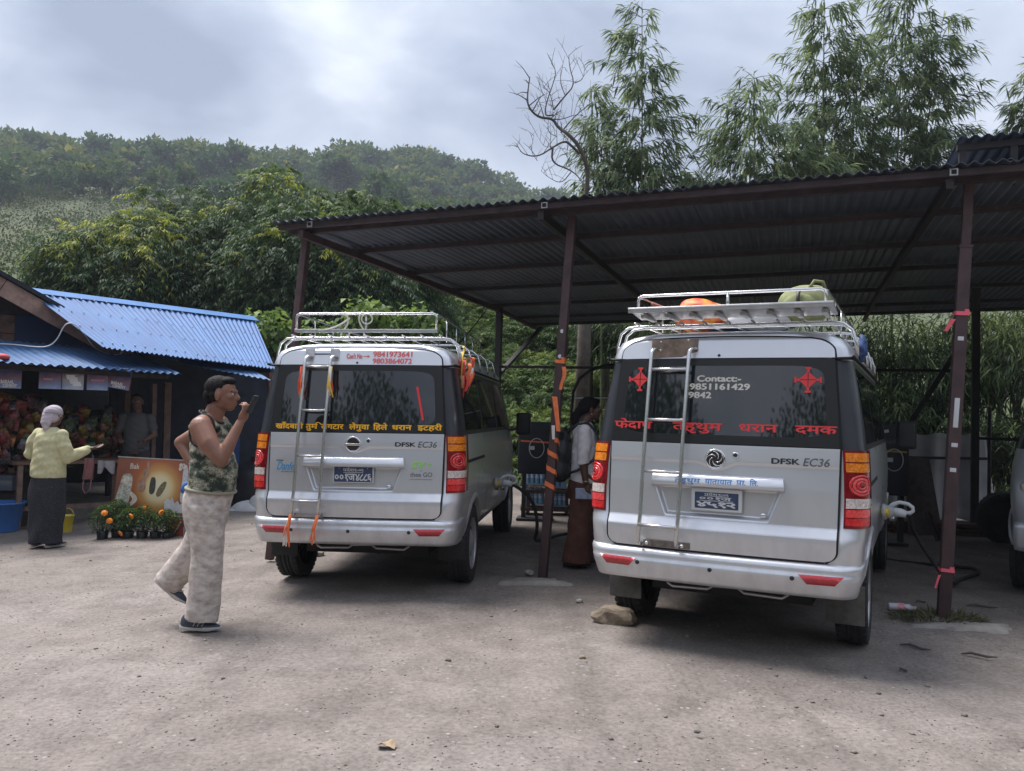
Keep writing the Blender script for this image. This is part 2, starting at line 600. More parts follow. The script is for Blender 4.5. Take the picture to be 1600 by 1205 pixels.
def ground_material():
    m = bpy.data.materials.new('packed_gravel')
    m.use_nodes = True
    nt = m.node_tree; nd, lk = nt.nodes, nt.links
    b = nd['Principled BSDF']
    tc = N(nd, 'ShaderNodeTexCoord')
    def noise(scale, detail=6., rough=.6):
        n = N(nd, 'ShaderNodeTexNoise', in_Scale=scale, in_Detail=detail, in_Roughness=rough)
        lk.new(tc.outputs['Object'], n.inputs['Vector']); return n
    big, mid, fine = noise(.55, 5.), noise(3.2, 6.), noise(42., 5., .7)
    r1 = ramp(nd, [(.30, (.160, .136, .122)), (.50, (.204, .177, .160)), (.70, (.250, .222, .204))])
    lk.new(big.outputs[0], r1.inputs[0])
    r2 = ramp(nd, [(.32, .78), (.52, 1.), (.72, 1.16)])
    lk.new(mid.outputs[0], r2.inputs[0])
    r3 = ramp(nd, [(.28, .62), (.5, 1.), (.74, 1.34)])
    lk.new(fine.outputs[0], r3.inputs[0])
    m1 = N(nd, 'ShaderNodeMix', data_type='RGBA', blend_type='MULTIPLY', in_Factor=1.)
    lk.new(r1.outputs[0], m1.inputs['A']); lk.new(r2.outputs[0], m1.inputs['B'])
    m2 = N(nd, 'ShaderNodeMix', data_type='RGBA', blend_type='MULTIPLY', in_Factor=1.)
    lk.new(m1.outputs['Result'], m2.inputs['A']); lk.new(r3.outputs[0], m2.inputs['B'])
    # faint wheel tracks running in towards the parked vans, damp and oily patches
    mpt = N(nd, 'ShaderNodeMapping'); mpt.inputs['Rotation'].default_value = (0, 0, R(18)); mpt.inputs['Scale'].default_value = (2.6, .16, 1)
    lk.new(tc.outputs['Object'], mpt.inputs[0])
    trk = N(nd, 'ShaderNodeTexNoise', in_Scale=1.3, in_Detail=3., in_Roughness=.55); lk.new(mpt.outputs[0], trk.inputs['Vector'])
    r4 = ramp(nd, [(.36, .86), (.46, 1.0), (.60, 1.0), (.70, 1.06)]); lk.new(trk.outputs[0], r4.inputs[0])
    m25 = N(nd, 'ShaderNodeMix', data_type='RGBA', blend_type='MULTIPLY', in_Factor=.8); lk.new(m2.outputs['Result'], m25.inputs['A']); lk.new(r4.outputs[0], m25.inputs['B'])
    pat = noise(.9, 9., .7)
    r5 = ramp(nd, [(.28, .76), (.40, .98), (.5, 1.)]); lk.new(pat.outputs[0], r5.inputs[0])
    m26 = N(nd, 'ShaderNodeMix', data_type='RGBA', blend_type='MULTIPLY', in_Factor=.9); lk.new(m25.outputs['Result'], m26.inputs['A']); lk.new(r5.outputs[0], m26.inputs['B'])
    m2 = m26
    # grit: small pale and dark stones pressed into the dust
    vo = N(nd, 'ShaderNodeTexVoronoi', in_Scale=34., feature='F1')
    lk.new(tc.outputs['Object'], vo.inputs['Vector'])
    sp = N(nd, 'ShaderNodeSeparateColor'); lk.new(vo.outputs['Color'], sp.inputs[0])
    pick = N(nd, 'ShaderNodeMath', operation='GREATER_THAN', i1=.86); lk.new(sp.outputs[0], pick.inputs[0])
    near_ = N(nd, 'ShaderNodeMath', operation='LESS_THAN', i1=.34); lk.new(vo.outputs['Distance'], near_.inputs[0])
    both = N(nd, 'ShaderNodeMath', operation='MULTIPLY'); lk.new(pick.outputs[0], both.inputs[0]); lk.new(near_.outputs[0], both.inputs[1])
    sc_ = ramp(nd, [(.0, (.12, .11, .105)), (.5, (.19, .17, .155)), (1., (.30, .28, .265))]); lk.new(sp.outputs[1], sc_.inputs[0])
    m3 = N(nd, 'ShaderNodeMix', data_type='RGBA'); lk.new(both.outputs[0], m3.inputs['Factor'])
    lk.new(m2.outputs['Result'], m3.inputs['A']); lk.new(sc_.outputs[0], m3.inputs['B'])
    lk.new(m3.outputs['Result'], b.inputs['Base Color'])
    b.inputs['Roughness'].default_value = .95
    b.inputs['Specular IOR Level'].default_value = .2
    h = N(nd, 'ShaderNodeMath', operation='ADD'); lk.new(fine.outputs[0], h.inputs[0])
    h2 = N(nd, 'ShaderNodeMath', operation='MULTIPLY', i1=.8); lk.new(both.outputs[0], h2.inputs[0]); lk.new(h2.outputs[0], h.inputs[1])
    bp = N(nd, 'ShaderNodeBump', in_Strength=.55, in_Distance=.012)
    lk.new(h.outputs[0], bp.inputs['Height']); lk.new(bp.outputs[0], b.inputs['Normal'])
    return m


ground = link('ground', np_mesh('ground', np.stack([GX, GY, GZ], -1).reshape(-1, 3), quads, ground_material(), smooth=True))
props(ground, 'grey brown packed gravel yard', kind='structure')


def ridge_elev(az):
    """Elevation angle of the skyline hill at azimuth az (radians, clockwise from straight ahead)."""
    return lerp_tab([(R(-180), R(7)), (R(-120), R(10)), (R(-75), R(12)), (R(-50), R(12.0)), (R(-33), R(12.2)), (R(-26), R(13.2)), (R(-22), R(14.2)), (R(-17), R(14.4)), (R(-11), R(14.5)), (R(-5), R(14.0)), (R(-2), R(13.2)), (R(3), R(12.4)),
                     (R(10), R(10.8)), (R(20), R(8)), (R(40), R(7)), (R(80), R(6)), (R(120), R(6)), (R(180), R(7))], az)


HR0, HR1 = 17., 330.


def hill_z(x, y):
    r = math.hypot(x, y)
    az = math.atan2(x, y)
    top = math.tan(ridge_elev(az)) * HR1 + 1.4
    fr = (r - HR0) / (HR1 - HR0)
    if fr <= 0: return -.8 * min(1, -fr * 40)
    prof = lerp_tab([(0, 0), (.04, .03), (.10, .10), (.25, .24), (.5, .52), (.8, .88), (1., 1.0), (1.3, .9), (2., .5)], fr)
    if abs(az) > R(95): prof *= smooth01((r - 35) / 60)
    return top * prof - .8 * (1 - smooth01(fr * 40))


def hill_mesh():
    azs = np.radians(np.concatenate([np.arange(-180, -50, 4.), np.arange(-50, 45, .8), np.arange(45, 181, 4.)]))
    rs = np.concatenate([np.arange(14, 60, 2.), np.geomspace(60, 640, 60)])
    V = np.zeros((len(azs), len(rs), 3))
    for i, a in enumerate(azs):
        for j, r in enumerate(rs):
            x, y = r * math.sin(a), r * math.cos(a)
            V[i, j] = (x, y, hill_z(x, y))
    amp = np.clip((rs - 22) / 120, 0, 1)[None, :] * 7
    V[:, :, 2] += (vnoise(V[:, :, 0], V[:, :, 1], 60, 5) - .5) * amp + (vnoise(V[:, :, 0], V[:, :, 1], 18, 6) - .5) * amp * .45
    n, k = V.shape[:2]
    idx = np.arange(n * k).reshape(n, k)
    q = np.stack([idx[:-1, :-1], idx[:-1, 1:], idx[1:, 1:], idx[1:, :-1]], -1).reshape(-1, 4)
    q = q[:, ::-1]
    return V, q


HV, HQ = hill_mesh()
HILLMAT = M('hill_scrub', (.068, .080, .022), .95, 0, vscale=.05, col2=(.034, .052, .015), bump=.9, bscale=.35, detail=10.)
hill = link('hill', np_mesh('hill', HV.reshape(-1, 3), HQ, HILLMAT, smooth=True))
props(hill, 'green hill rising behind the yard', kind='structure')

# ------------------------------------------------------------------ vans
PROF = [(.40, .755), (.47, .785), (.58, .803), (.70, .812), (.745, .818), (.80, .822), (.95, .825), (1.10, .820), (1.235, .812),
        (1.26, .806), (1.40, .789), (1.60, .758), (1.755, .732), (1.785, .735), (1.83, .722), (1.88, .69), (1.915, .625), (1.94, .52), (1.955, .34), (1.963, 0.)]
YR = [(.40, .03), (.47, -.02), (.60, -.045), (.70, -.052), (.735, -.05), (.79, -.018), (1.0, -.004), (1.235, .02), (1.764, .09), (1.88, .115),
      (1.905, .14), (1.925, .18), (1.94, .225), (1.955, .31), (1.963, .45)]
YF = [(.40, 4.38), (.60, 4.46), (.90, 4.44), (1.10, 4.36), (1.235, 4.22), (1.755, 3.66), (1.88, 3.5), (1.963, 3.2)]


def yr(z): return lerp_tab(YR, z)
def hw(z): return lerp_tab(PROF, z)
def conv(x): return .032 * (x / .7) ** 2
def rear(x, z, off=0.): return Vector((x, yr(z) + conv(x) - off, z))


STN = [(.125, 0.), (.075, .008), (.04, .025), (.016, .055), (.004, .095), (0., .14)]


def corner(z, k):
    """k-th station of the rounded rear corner at height z (right side)."""
    w = hw(z)
    ins, dy = STN[k]
    ins = min(ins, w * .35)
    return Vector((w - ins, yr(z) + conv(w - ins) * (1 if k < 3 else .9) + dy, z))


def cpath(z, s, off=0.):
    """Walk round the rear right corner at height z: s in 0..1, off outward."""
    pts = [corner(z, 0) + Vector((-.03, -.004, 0))] + [corner(z, k) for k in range(6)] + [Vector((hw(z), yr(z) + conv(hw(z)) + .24, z))]
    L = [0.]
    for a, b in zip(pts, pts[1:]): L.append(L[-1] + (b - a).length)
    t = s * L[-1]
    for i in range(len(pts) - 1):
        if t <= L[i + 1] + 1e-9:
            f = (t - L[i]) / (L[i + 1] - L[i])
            p = pts[i].lerp(pts[i + 1], f)
            d0 = (pts[min(i + 2, len(pts) - 1)] - pts[max(i - 0, 0)]).normalized()
            dm = (pts[i + 1] - pts[max(i - 1, 0)]).normalized()
            d = dm.lerp(d0, f).normalized()
            return p + Vector((d.y, -d.x, 0)) * off
    return pts[-1]


def van_body_mesh():
    mb = MB()
    zs = [p[0] for p in PROF]
    nz = len(zs)
    ts = [.10, .18, .28, .40, .52, .64, .76, .86, .93, .975, 1.]
    wf = [1, 1, 1, 1, 1, 1, 1, .99, .97, .925, .86]
    def station(side, j, k):
        z = zs[j]
        if k < 6:
            p = corner(z, k)
        else:
            t, f = ts[k - 6], wf[k - 6]
            y0 = yr(z) + conv(hw(z)) + .14
            p = Vector((hw(z) * f, y0 + (lerp_tab(YF, z) - y0) * t, z))
        return Vector((p.x * side, p.y, p.z))
    K = 6 + len(ts)
    for j in range(nz - 1):
        zm = (zs[j] + zs[j + 1]) / 2
        for k in range(K - 1):
            mb.cur = 1 if 1.235 < zm < 1.755 else 0
            a, b, c, d = station(1, j, k), station(1, j, k + 1), station(1, j + 1, k + 1), station(1, j + 1, k)
            mb.add([a, b, c, d], [(0, 1, 2, 3)], True)
            a, b, c, d = station(-1, j, k), station(-1, j, k + 1), station(-1, j + 1, k + 1), station(-1, j + 1, k)
            mb.add([a, b, c, d], [(3, 2, 1, 0)], True)
        # rear cap row, front cap row
        NC = 12
        for k, fl in ((0, False), (K - 1, True)):
            def row(jj):
                L, Rr = station(-1, jj, k), station(1, jj, k)
                out = []
                for i in range(NC + 1):
                    u = i / NC
                    x = L.x + (Rr.x - L.x) * u
                    y = L.y + (conv(x) - conv(L.x) + (.075 if .62 < zs[jj] < 1.885 and 0 < i < NC else 0.) if k == 0 else .10 * (1 - (2 * u - 1) ** 2))
                    out.append(Vector((x, y, L.z)))
                return out
            A, B = row(j), row(j + 1)
            mb.cur = 1 if 1.235 < zm < 1.755 else 0
            for i in range(NC):
                q = [A[i], A[i + 1], B[i + 1], B[i]]
                mb.add(q, [(0, 1, 2, 3) if not fl else (3, 2, 1, 0)], True)
            if j == 0:
                mb.cur = 2
                S = [station(-1, 0, k2) for k2 in range(K)], [station(1, 0, k2) for k2 in range(K)]
                if k == 0:
                    poly = A + [S[1][1], S[0][1]]
                    mb.add(poly, [tuple(range(len(poly)))[::-1]], False)
                    for k2 in range(1, K - 2):
                        mb.add([S[0][k2], S[1][k2], S[1][k2 + 1], S[0][k2 + 1]], [(3, 2, 1, 0)], False)
                else:
                    poly = A + [S[1][K - 2], S[0][K - 2]]
                    mb.add(poly, [tuple(range(len(poly)))], False)
    me = mb.mesh('van_body', [SILVER, VANBLACK, UNDER, GAP])
    bm = bmesh.new(); bm.from_mesh(me)
    bmesh.ops.remove_doubles(bm, verts=bm.verts, dist=2e-5)
    bmesh.ops.dissolve_degenerate(bm, edges=bm.edges, dist=1e-5)
    bmesh.ops.recalc_face_normals(bm, faces=bm.faces)
    bm.to_mesh(me); bm.free()
    # wheel arches cut out of the closed shell
    cut = MB(); cut.cur = 0
    for sx in (-1, 1):
        for yy in (.78, 3.83):
            cut.lathe([(.375, -.24), (.375, .24)], 40, (sx * .70, yy, .315), 'x')
    cme = cut.mesh('arch_cutter', [GAP])
    bm = bmesh.new(); bm.from_mesh(cme)
    bmesh.ops.recalc_face_normals(bm, faces=bm.faces); bm.to_mesh(cme); bm.free()
    o, c = link('tmp_body', me), link('tmp_cutter', cme)
    mod = o.modifiers.new('arches', 'BOOLEAN')
    mod.operation, mod.object, mod.solver = 'DIFFERENCE', c, 'EXACT'
    mod.material_mode = 'TRANSFER'
    dg = bpy.context.evaluated_depsgraph_get()
    res = bpy.data.meshes.new_from_object(o.evaluated_get(dg))
    bpy.data.objects.remove(o); bpy.data.objects.remove(c)
    res.name = 'van_body'
    return res


def hatch_hw(z):
    if z < 1.241:
        w = .669 + (z - .607) / (1.241 - .607) * .011
        r = .06
        if z - .607 < r:
            t = r - (z - .607)
            w += -r + math.sqrt(max(r * r - t * t, 0))
        return w
    return .680 - (z - 1.241) / (1.764 - 1.241) * .037


def hatch_top(x): return 1.900 - .022 * (x / .6) ** 2
def head_hw(v):
    """Half width of the header panel, v in 0..1 up to its rounded top corners."""
    w = .643 - .008 * v
    t = max(0., (v - .35) / .65)
    return w - .13 * (1 - math.sqrt(max(0., 1 - t * t)))


def hatch_feature(x, z):
    """How far the tailgate skin is pressed in (+) or out (-)."""
    zl = 1.142 - .040 * smooth01(1 - abs(x) / .13) if abs(x) < .13 else 1.142
    f = .006 * smooth01((zl - z) / .016)
    hwz = .305 + (z - .808) / .18 * .068
    d = min(z - .806, .992 - z, (hwz - abs(x + .005)) * .93)
    f += .034 * smooth01(d / .016)
    return f


def hatch_meshes():
    out = {}
    mb = MB()
    nx, nz = 190, 84
    P = []
    for j in range(nz + 1):
        z = .607 + (1.241 - .607) * j / nz
        w = hatch_hw(z)
        P.append([rear(w * (2 * i / nx - 1), z, .014 - hatch_feature(w * (2 * i / nx - 1), z)) for i in range(nx + 1)])
    mb.grid(P)
    rim = P[0] + [r[-1] for r in P[1:]] + P[-1][::-1][1:] + [r[0] for r in P[::-1][1:]]
    mb.grid([[p + Vector((0, .03, 0)) for p in rim], rim], closed_u=False)
    out['lower'] = mb.mesh('tailgate', [SILVER])
    mb = MB()
    P = []
    for j in range(15):
        v = j / 14
        w = head_hw(v)
        row = []
        for i in range(41):
            x = w * (2 * i / 40 - 1)
            z = 1.769 + (hatch_top(x) - 1.769) * v
            row.append(rear(x, z, .014))
        P.append(row)
    mb.grid(P)
    rim = P[0] + [r[-1] for r in P[1:]] + P[-1][::-1][1:] + [r[0] for r in P[::-1][1:]]
    mb.grid([[p + Vector((0, .03, 0)) for p in rim], rim])
    out['header'] = mb.mesh('header_panel', [SILVER])
    mb = MB()
    P = []
    for j in range(13):
        z = 1.246 + (1.764 - 1.246) * j / 12
        P.append([rear(hatch_hw(z) * (2 * i / 30 - 1), z, .013) for i in range(31)])
    mb.grid(P)
    rim = P[0] + [r[-1] for r in P[1:]] + P[-1][::-1][1:] + [r[0] for r in P[::-1][1:]]
    mb.grid([[p + Vector((0, .02, 0)) for p in rim], rim])
    out['glass'] = mb.mesh('rear_window', [GLASS])
    # black ceramic border of the window
    mb = MB()
    def gring(inset, rad):
        pts = []
        for j in range(13):
            z = 1.246 + (1.764 - 1.246) * j / 12
            pts.append((hatch_hw(z), z))
        return pts
    zc_, zh = 1.505, .259
    A = []
    for i in range(72):
        a = 2 * PI * i / 72
        c, s_ = math.cos(a), math.sin(a)
        k = 1 / max(abs(c), abs(s_))
        zo = zc_ + zh * k * s_; xo = hatch_hw(zo) * k * c
        e = (abs(c) ** 9 + abs(s_) ** 9) ** (-1 / 9.)
        zi = zc_ + .005 + (zh - .048) * e * s_; xi = (hatch_hw(zi) - .062) * e * c
        A.append([rear(xo, zo, .0136), rear(xi, zi, .0136)])
    mb.grid(A + [A[0]], flip=True)
    out['frit'] = mb.mesh('window_border', [M('black_border', (.006, .006, .007), .35)])
    # dark rubber line all round the tailgate
    mb = MB()
    g = .011
    line = []
    for j in range(40):
        z = .607 + (1.241 - .607) * j / 39
        line.append(Vector((hatch_hw(z) + g, 0, z - g * (1 if j == 0 else 0))))
    for j in range(1, 12):
        z = 1.241 + (1.764 - 1.241) * j / 11
        line.append(Vector((hatch_hw(z) + g, 0, z)))
    for j in range(1, 15):
        v = j / 14
        w = head_hw(v)
        line.append(Vector((w + g * (1 - v * .7), 0, 1.769 + (hatch_top(w) - 1.769) * v + g * v)))
    xs = [line[-1].x * i / 10 for i in range(9, -1, -1)]
    for x in xs: line.append(Vector((x, 0, hatch_top(x) + g)))
    full = [Vector((-p.x, 0, p.z)) for p in line[::-1]] + line[1:] if False else line
    for sg in (1, -1):
        A = []
        for i, p in enumerate(line):
            q = Vector((p.x * .955, 0, p.z)) if p.z < 1.86 else Vector((p.x * .97, 0, p.z - .03))
            if i == 0: q.z += .012
            A.append([rear(sg * p.x, p.z, .003), rear(sg * q.x, q.z, .003)])
        mb.grid(A, flip=(sg > 0))
    bot = [rear(hatch_hw(.607) * (2 * i / 16 - 1), .596, .003) for i in range(17)]
    mb.grid([bot, [p + Vector((0, 0, .03)) for p in bot]])
    out['gasket'] = mb.mesh('tailgate_seal', [GAP])
    return out


def patch_solid(mb, fn, s0, s1, z0, z1, off, mirror, ns=10, nz=8, depth=.02):
    """A lens piece on the rear corner between two heights, with its own thickness."""
    def P(o): return [[fn(z0 + (z1 - z0) * j / nz, s0 + (s1 - s0) * i / ns, o) for i in range(ns + 1)] for j in range(nz + 1)]
    A, B = P(off), P(off - depth)
    sg = -1 if mirror else 1
    mm = lambda G: [[Vector((p.x * sg, p.y, p.z)) for p in r] for r in G]
    A, B = mm(A), mm(B)
    mb.grid(A, flip=mirror)
    rA = A[0] + [r[-1] for r in A[1:]] + A[-1][::-1][1:] + [r[0] for r in A[::-1][1:]]
    rB = B[0] + [r[-1] for r in B[1:]] + B[-1][::-1][1:] + [r[0] for r in B[::-1][1:]]
    mb.grid([rB, rA], flip=mirror)


def lamp_pieces(mirror):
    res = []
    f = lambda z, s, o: cpath(z, s, o)
    mb = MB(); patch_solid(mb, f, .10, .97, .800, 1.235, .012, mirror, 14, 14, .03)
    res.append(('lamp', mb.mesh('tail_lamp', [LENS])))
    def cell(nm, s0, s1, z0, z1, mat, off=.0155):
        m = MB(); patch_solid(m, f, s0, s1, z0, z1, off, mirror, 10, 5, .006)
        res.append((nm, m.mesh(nm, [mat])))
    cell('amber_lens', .135, .60, 1.172, 1.222, LAMBER)
    cell('amber_lens', .135, .60, 1.114, 1.164, LAMBER)
    cell('clear_lens', .125, .66, .912, .966, LWHITE)
    cell('red_lens', .125, .62, .862, .905, LRED2)
    cell('red_lens', .125, .62, .815, .857, LRED)
    # round stop lamp with rings
    zc, sc_, r = 1.040, .37, .060
    Ls = .30
    for k, (ra, rb, mat, off) in enumerate([(.048, .060, LRED, .019), (.030, .044, LRED2, .017), (.012, .027, LRED, .019), (0., .010, LENS, .020)]):
        m = MB()
        P = []
        for rr, oo in ((ra, off - .004), (ra, off), (rb, off), (rb, off - .008)):
            row = []
            for i in range(28):
                a = 2 * PI * i / 28
                p = cpath(zc + rr * math.sin(a), sc_ + rr * math.cos(a) / Ls, oo)
                row.append(Vector((p.x * (-1 if mirror else 1), p.y, p.z)))
            P.append(row)
        m.grid(P, flip=mirror, closed_u=True)
        res.append(('red_ring', m.mesh('red_ring', [mat])))
    return res


def bumper_mesh():
    mb = MB()
    prof = [(.400, .05), (.398, -.01), (.405, -.045), (.43, -.062), (.50, -.075), (.527, -.079), (.532, -.072), (.555, -.075), (.575, -.072), (.590, -.055), (.602, -.02), (.604, .03)]
    P = []
    for z, y in prof:
        row = []
        w = hw(max(z, .42)) + .010
        def pt(x, yy): return Vector((x, yy, z))
        half = []
        o = -y
        for i in range(9):
            x = .66 * i / 8
            half.append(Vector((x, y + conv(x) * .8, z)))
        y0 = y + conv(.66) * .8
        for k in range(1, 9):
            a = PI / 2 * k / 8
            half.append(Vector((.66 + (w - .66) * math.sin(a), y0 + .16 * (1 - math.cos(a)), z)))
        half.append(Vector((w, y0 + .30, z)))
        half.append(Vector((w - .002, .44 - .03 * (z - .4) / .2, z)))
        P.append([Vector((-p.x, p.y, p.z)) for p in half[::-1][:-1]] + half)
    mb.grid(P)
    return mb.mesh('rear_bumper', [SILVER])


def bump_surf(x, z, off=0.):
    y = lerp_tab([(.43, -.062), (.50, -.075), (.527, -.079)], z)
    ax = abs(x)
    if ax <= .66: return Vector((x, y + conv(x) * .8 - off, z))
    t = min(1., (ax - .66) / (hw(.5) + .010 - .66))
    return Vector((x, y + conv(.66) * .8 + .16 * (1 - math.sqrt(max(0, 1 - t * t))) - off, z))


def wheel_meshes():
    t = MB()
    prof = [(.215, -.085), (.25, -.095), (.285, -.095), (.305, -.085), (.315, -.07), (.316, -.035), (.309, -.033), (.309, -.025), (.316, -.023), (.317, -.004),
            (.309, -.003), (.309, .005), (.317, .006), (.316, .03), (.309, .031), (.309, .039), (.316, .041), (.315, .07), (.305, .085), (.285, .095), (.25, .095), (.215, .085)]
    t.lathe(prof, 48, axis='x', caps=False)
    for i in range(40):                                        # shoulder blocks
        a = 2 * PI * i / 40
        for sx in (-1, 1):
            rot = Matrix.Rotation(a, 3, 'X')
            t.box(rot @ Vector((sx * .074, 0, .309)), (.03, .03, .016), rot)
    tyre = t.mesh('tyre', [RUBBER])
    w = MB()
    w.lathe([(.214, .088), (.218, .075), (.205, .07), (.195, .045), (.16, .040), (.12, .060), (.075, .068), (.06, .085), (.035, .092), (0.001, .093)], 32, axis='x', caps=False)
    w.cur = 1
    for i in range(8):
        a = 2 * PI * i / 8
        rot = Matrix.Rotation(a, 3, 'X')
        w.box(rot @ Vector((.052, 0, .14)), (.012, .035, .045), rot, .004)
    rim = w.mesh('rim', [RIM, UNDER])
    return tyre, rim


VAN = {}


def side_panel(mb, y0, y1, z0, z1, off, side, n=6, r=0.):
    P = []
    for j in range(n + 1):
        z = z0 + (z1 - z0) * j / n
        P.append([Vector((side * (hw(z) + off), y0 + (y1 - y0) * i / n, z)) for i in range(n + 1)])
    mb.grid(P, flip=(side < 0))
    B = [[Vector((p.x - side * .02, p.y, p.z)) for p in r_] for r_ in P]
    rA = P[0] + [r_[-1] for r_ in P[1:]] + P[-1][::-1][1:] + [r_[0] for r_ in P[::-1][1:]]
    rB = B[0] + [r_[-1] for r_ in B[1:]] + B[-1][::-1][1:] + [r_[0] for r_ in B[::-1][1:]]
    mb.grid([rB, rA], flip=(side < 0))


def disc(mb, c, r, depth, n=20, axis='y'):
    mb.lathe([(0.0005, -depth), (r * .85, -depth), (r, -depth * .6), (r, 0)], n, c, axis, False)


def make_van(label, loc, yaw, lean, which):
    t = thing('parked_van', label, 'van', loc, (0, -lean, -yaw), 'vans parked under the tin roof')
    S = VAN
    if not S:
        S['body'] = van_body_mesh()
        S.update(hatch_meshes())
        S['bumper'] = bumper_mesh()
        S['lampR'], S['lampL'] = lamp_pieces(False), lamp_pieces(True)
        S['tyre'], S['rim'] = wheel_meshes()
    body = link('body', S['body'], t)
    link('tailgate_seal', S['gasket'], t)
    gate = link('tailgate', S['lower'], t)
    link('header_panel', S['header'], t)
    rw_ = link('rear_window', S['glass'], t)
    link('window_border', S['frit'], rw_)
    bump = link('rear_bumper', S['bumper'], t)
    for key in ('lampL', 'lampR'):
        lp = None
        for nm, me in S[key]:
            if lp is None: lp = link('tail_lamp', me, t)
            else: link(nm, me, lp)
    # reflectors and parking sensors in the bumper
    for sg in (-1, 1):
        m = MB()
        poly = [(.475, .533), (.715, .536), (.668, .483), (.520, .481)]
        A = []
        for i in range(9):
            u = i / 8
            top = (poly[0][0] + (poly[1][0] - poly[0][0]) * u, poly[0][1] + (poly[1][1] - poly[0][1]) * u)
            bot = (poly[3][0] + (poly[2][0] - poly[3][0]) * u, poly[3][1] + (poly[2][1] - poly[3][1]) * u)
            A.append([bump_surf(sg * top[0], top[1], o) for o in (0., .005)] + [bump_surf(sg * bot[0], bot[1], o) for o in (.005, 0.)])
        m.grid(A, flip=(sg > 0))
        m.add(A[0], [(0, 1, 2, 3)]); m.add(A[-1], [(3, 2, 1, 0)])
        m.build('reflector', REFL, bump)
    m = MB()
    for x in (-.465, -.02, .442):
        disc(m, bump_surf(x, .507, 0), .013, .006)
    m.build('parking_sensor', BLACKPL, bump)
    # number plate lamp bar across the tailgate
    m = MB()
    P = []
    for i in range(15):
        u = -1 + 2 * i / 14
        e = 1 - max(0, (abs(u) - .93) / .07)
        w1, w2 = .385, .395
        row = []
        for (zz, dd) in ((1.060, -.004), (1.057, .022), (1.050, .030), (1.005, .046), (.993, .042), (.985, .030), (.985, -.02)):
            w = w1 + (w2 - w1) * (1.06 - zz) / .075
            row.append(rear(u * w - .005, zz, .012 + dd * (.6 + .4 * e)))
        P.append(row)
    m.grid(P, flip=True)
    m.add(P[0], [tuple(range(7))[::-1]]); m.add(P[-1], [tuple(range(7))])
    bar_ = m.build('plate_light_bar', SILVER, gate)
    bs = lambda x, z, off=0.: rear(x, z, .012 + .030 + (.046 - .030) * (1.050 - z) / .045 + .0015 + off)
    # round badge, camera, latch screw
    m = MB()
    bc = rear(-.014, 1.155, .010)
    m.lathe([(.060, .0), (.063, -.006), (.060, -.012), (.052, -.012), (.050, -.007)], 32, bc, 'y', False)
    m.cur = 1
    m.lathe([(.0005, -.0085), (.051, -.0085)], 32, bc, 'y', False)
    m.cur = 0
    if which == 0:
        m.box(bc + Vector((0, -.013, 0)), (.124, .010, .016), None, .003)
    else:
        for k in range(5):
            a0 = 2 * PI * k / 5
            pts = []
            for i in range(9):
                u = i / 8
                rr, aa = .014 + .038 * u, a0 + 1.9 * u
                pts.append(bc + Vector((rr * math.cos(aa), -.011, rr * math.sin(aa))))
            m.tube(pts, [.0045 - .003 * abs(2 * i / 8 - 1) for i in range(9)], 5)
    m.build('badge', [CHROME, BLACKPL], gate)
    m = MB(); disc(m, rear(.105, 1.184, .012), .019, .008); m.cur = 1
    disc(m, rear(.105, 1.184, .018), .013, .006)
    m.build('camera_ring', [CHROME, BLACKPL], gate)
    m = MB(); disc(m, rear(.268, .838, -.016), .016, .010); m.build('latch_bolt', CHROME, gate)
    m = MB(); disc(m, rear(-.018, 1.784, .012), .009, .005); m.build('washer_nozzle', BLACKPL, t)
    # lettering common to both
    hs = lambda x, z, off=0.: rear(x, z, .0146 - hatch_feature(x, z) + .0012 + off)
    m = MB()
    place_text(m, 'DFSK', .310, .468, 1.143, 1.177, hs, .045)
    m.build('maker_lettering', CHROME if which == 9 else BLACKPL, gate)
    m = MB()
    place_text(m, 'EC36', .484, .628, 1.137, 1.184, hs, .015, .22)
    m.build('model_lettering', GREYV, gate)
    gs = lambda x, z, off=0.: rear(x, z, .0168 + off)
    hd = lambda x, z, off=0.: rear(x, z, .0172 + off)
    pl = lambda x, z, off=0.: rear(x, z, -.004 + off)         # bottom of the plate recess
    if which == 0:
        m = MB()
        words = [(['ख', 'ाँ', 'द', 'बा', 'री'], -.645, -.417), (['तु', ('म', .72), 'ि', 'ल', 'ग', 'टा', 'र'], -.398, -.094), ('लेगुवा', -.053, .107),
                 ('ि' + 'हले', .135, .247), ('धरान', .281, .434), ('इटहरी', .476, .665)]
        words[0] = ('खाँदबारी', -.645, -.417)
        for w_, a, b in words:
            m = MB()
            place_text(m, w_, a, b, 1.268, 1.307, gs, .034, ref='म')
            m.build('route_lettering', YELLOWV, t)
        m = MB()
        place_text(m, "Con't No", -.106, .020, 1.815, 1.858, hd, .045)
        m.add([hd(.028, 1.838, 0), hd(.062, 1.838, 0), hd(.062, 1.832, 0), hd(.028, 1.832, 0)], [(0, 1, 2, 3)], False)
        m.add([hd(.060, 1.846, .0005), hd(.080, 1.835, .0005), hd(.060, 1.824, .0005)], [(0, 1, 2)], False)
        m.build('contact_lettering', PINKV, t); m = MB()
        place_text(m, '9841973641', .103, .411, 1.830, 1.874, hd, .035)
        m.build('phone_lettering', PINKV, t); m = MB()
        place_text(m, '9803864072', .103, .411, 1.778, 1.820, hd, .035)
        m.build('phone_lettering', PINKV, t)
        m = MB()
        place_text(m, 'EV', .443, .555, .980, 1.030, hs, .045, .25)
        for dx_ in (0,):
            m.box(hs(.578, 1.012, .0), (.030, .001, .009)); m.box(hs(.578, 1.012, .0006), (.008, .001, .034))
        m.build('green_lettering', GREENV, gate)
        m = MB()
        place_text(m, 'by', .508, .522, .958, .968, hs, .02)
        place_text(m, 'thee GO', .433, .600, .918, .952, hs, .008)
        m.build('grey_lettering', GREYV, gate); m = MB()
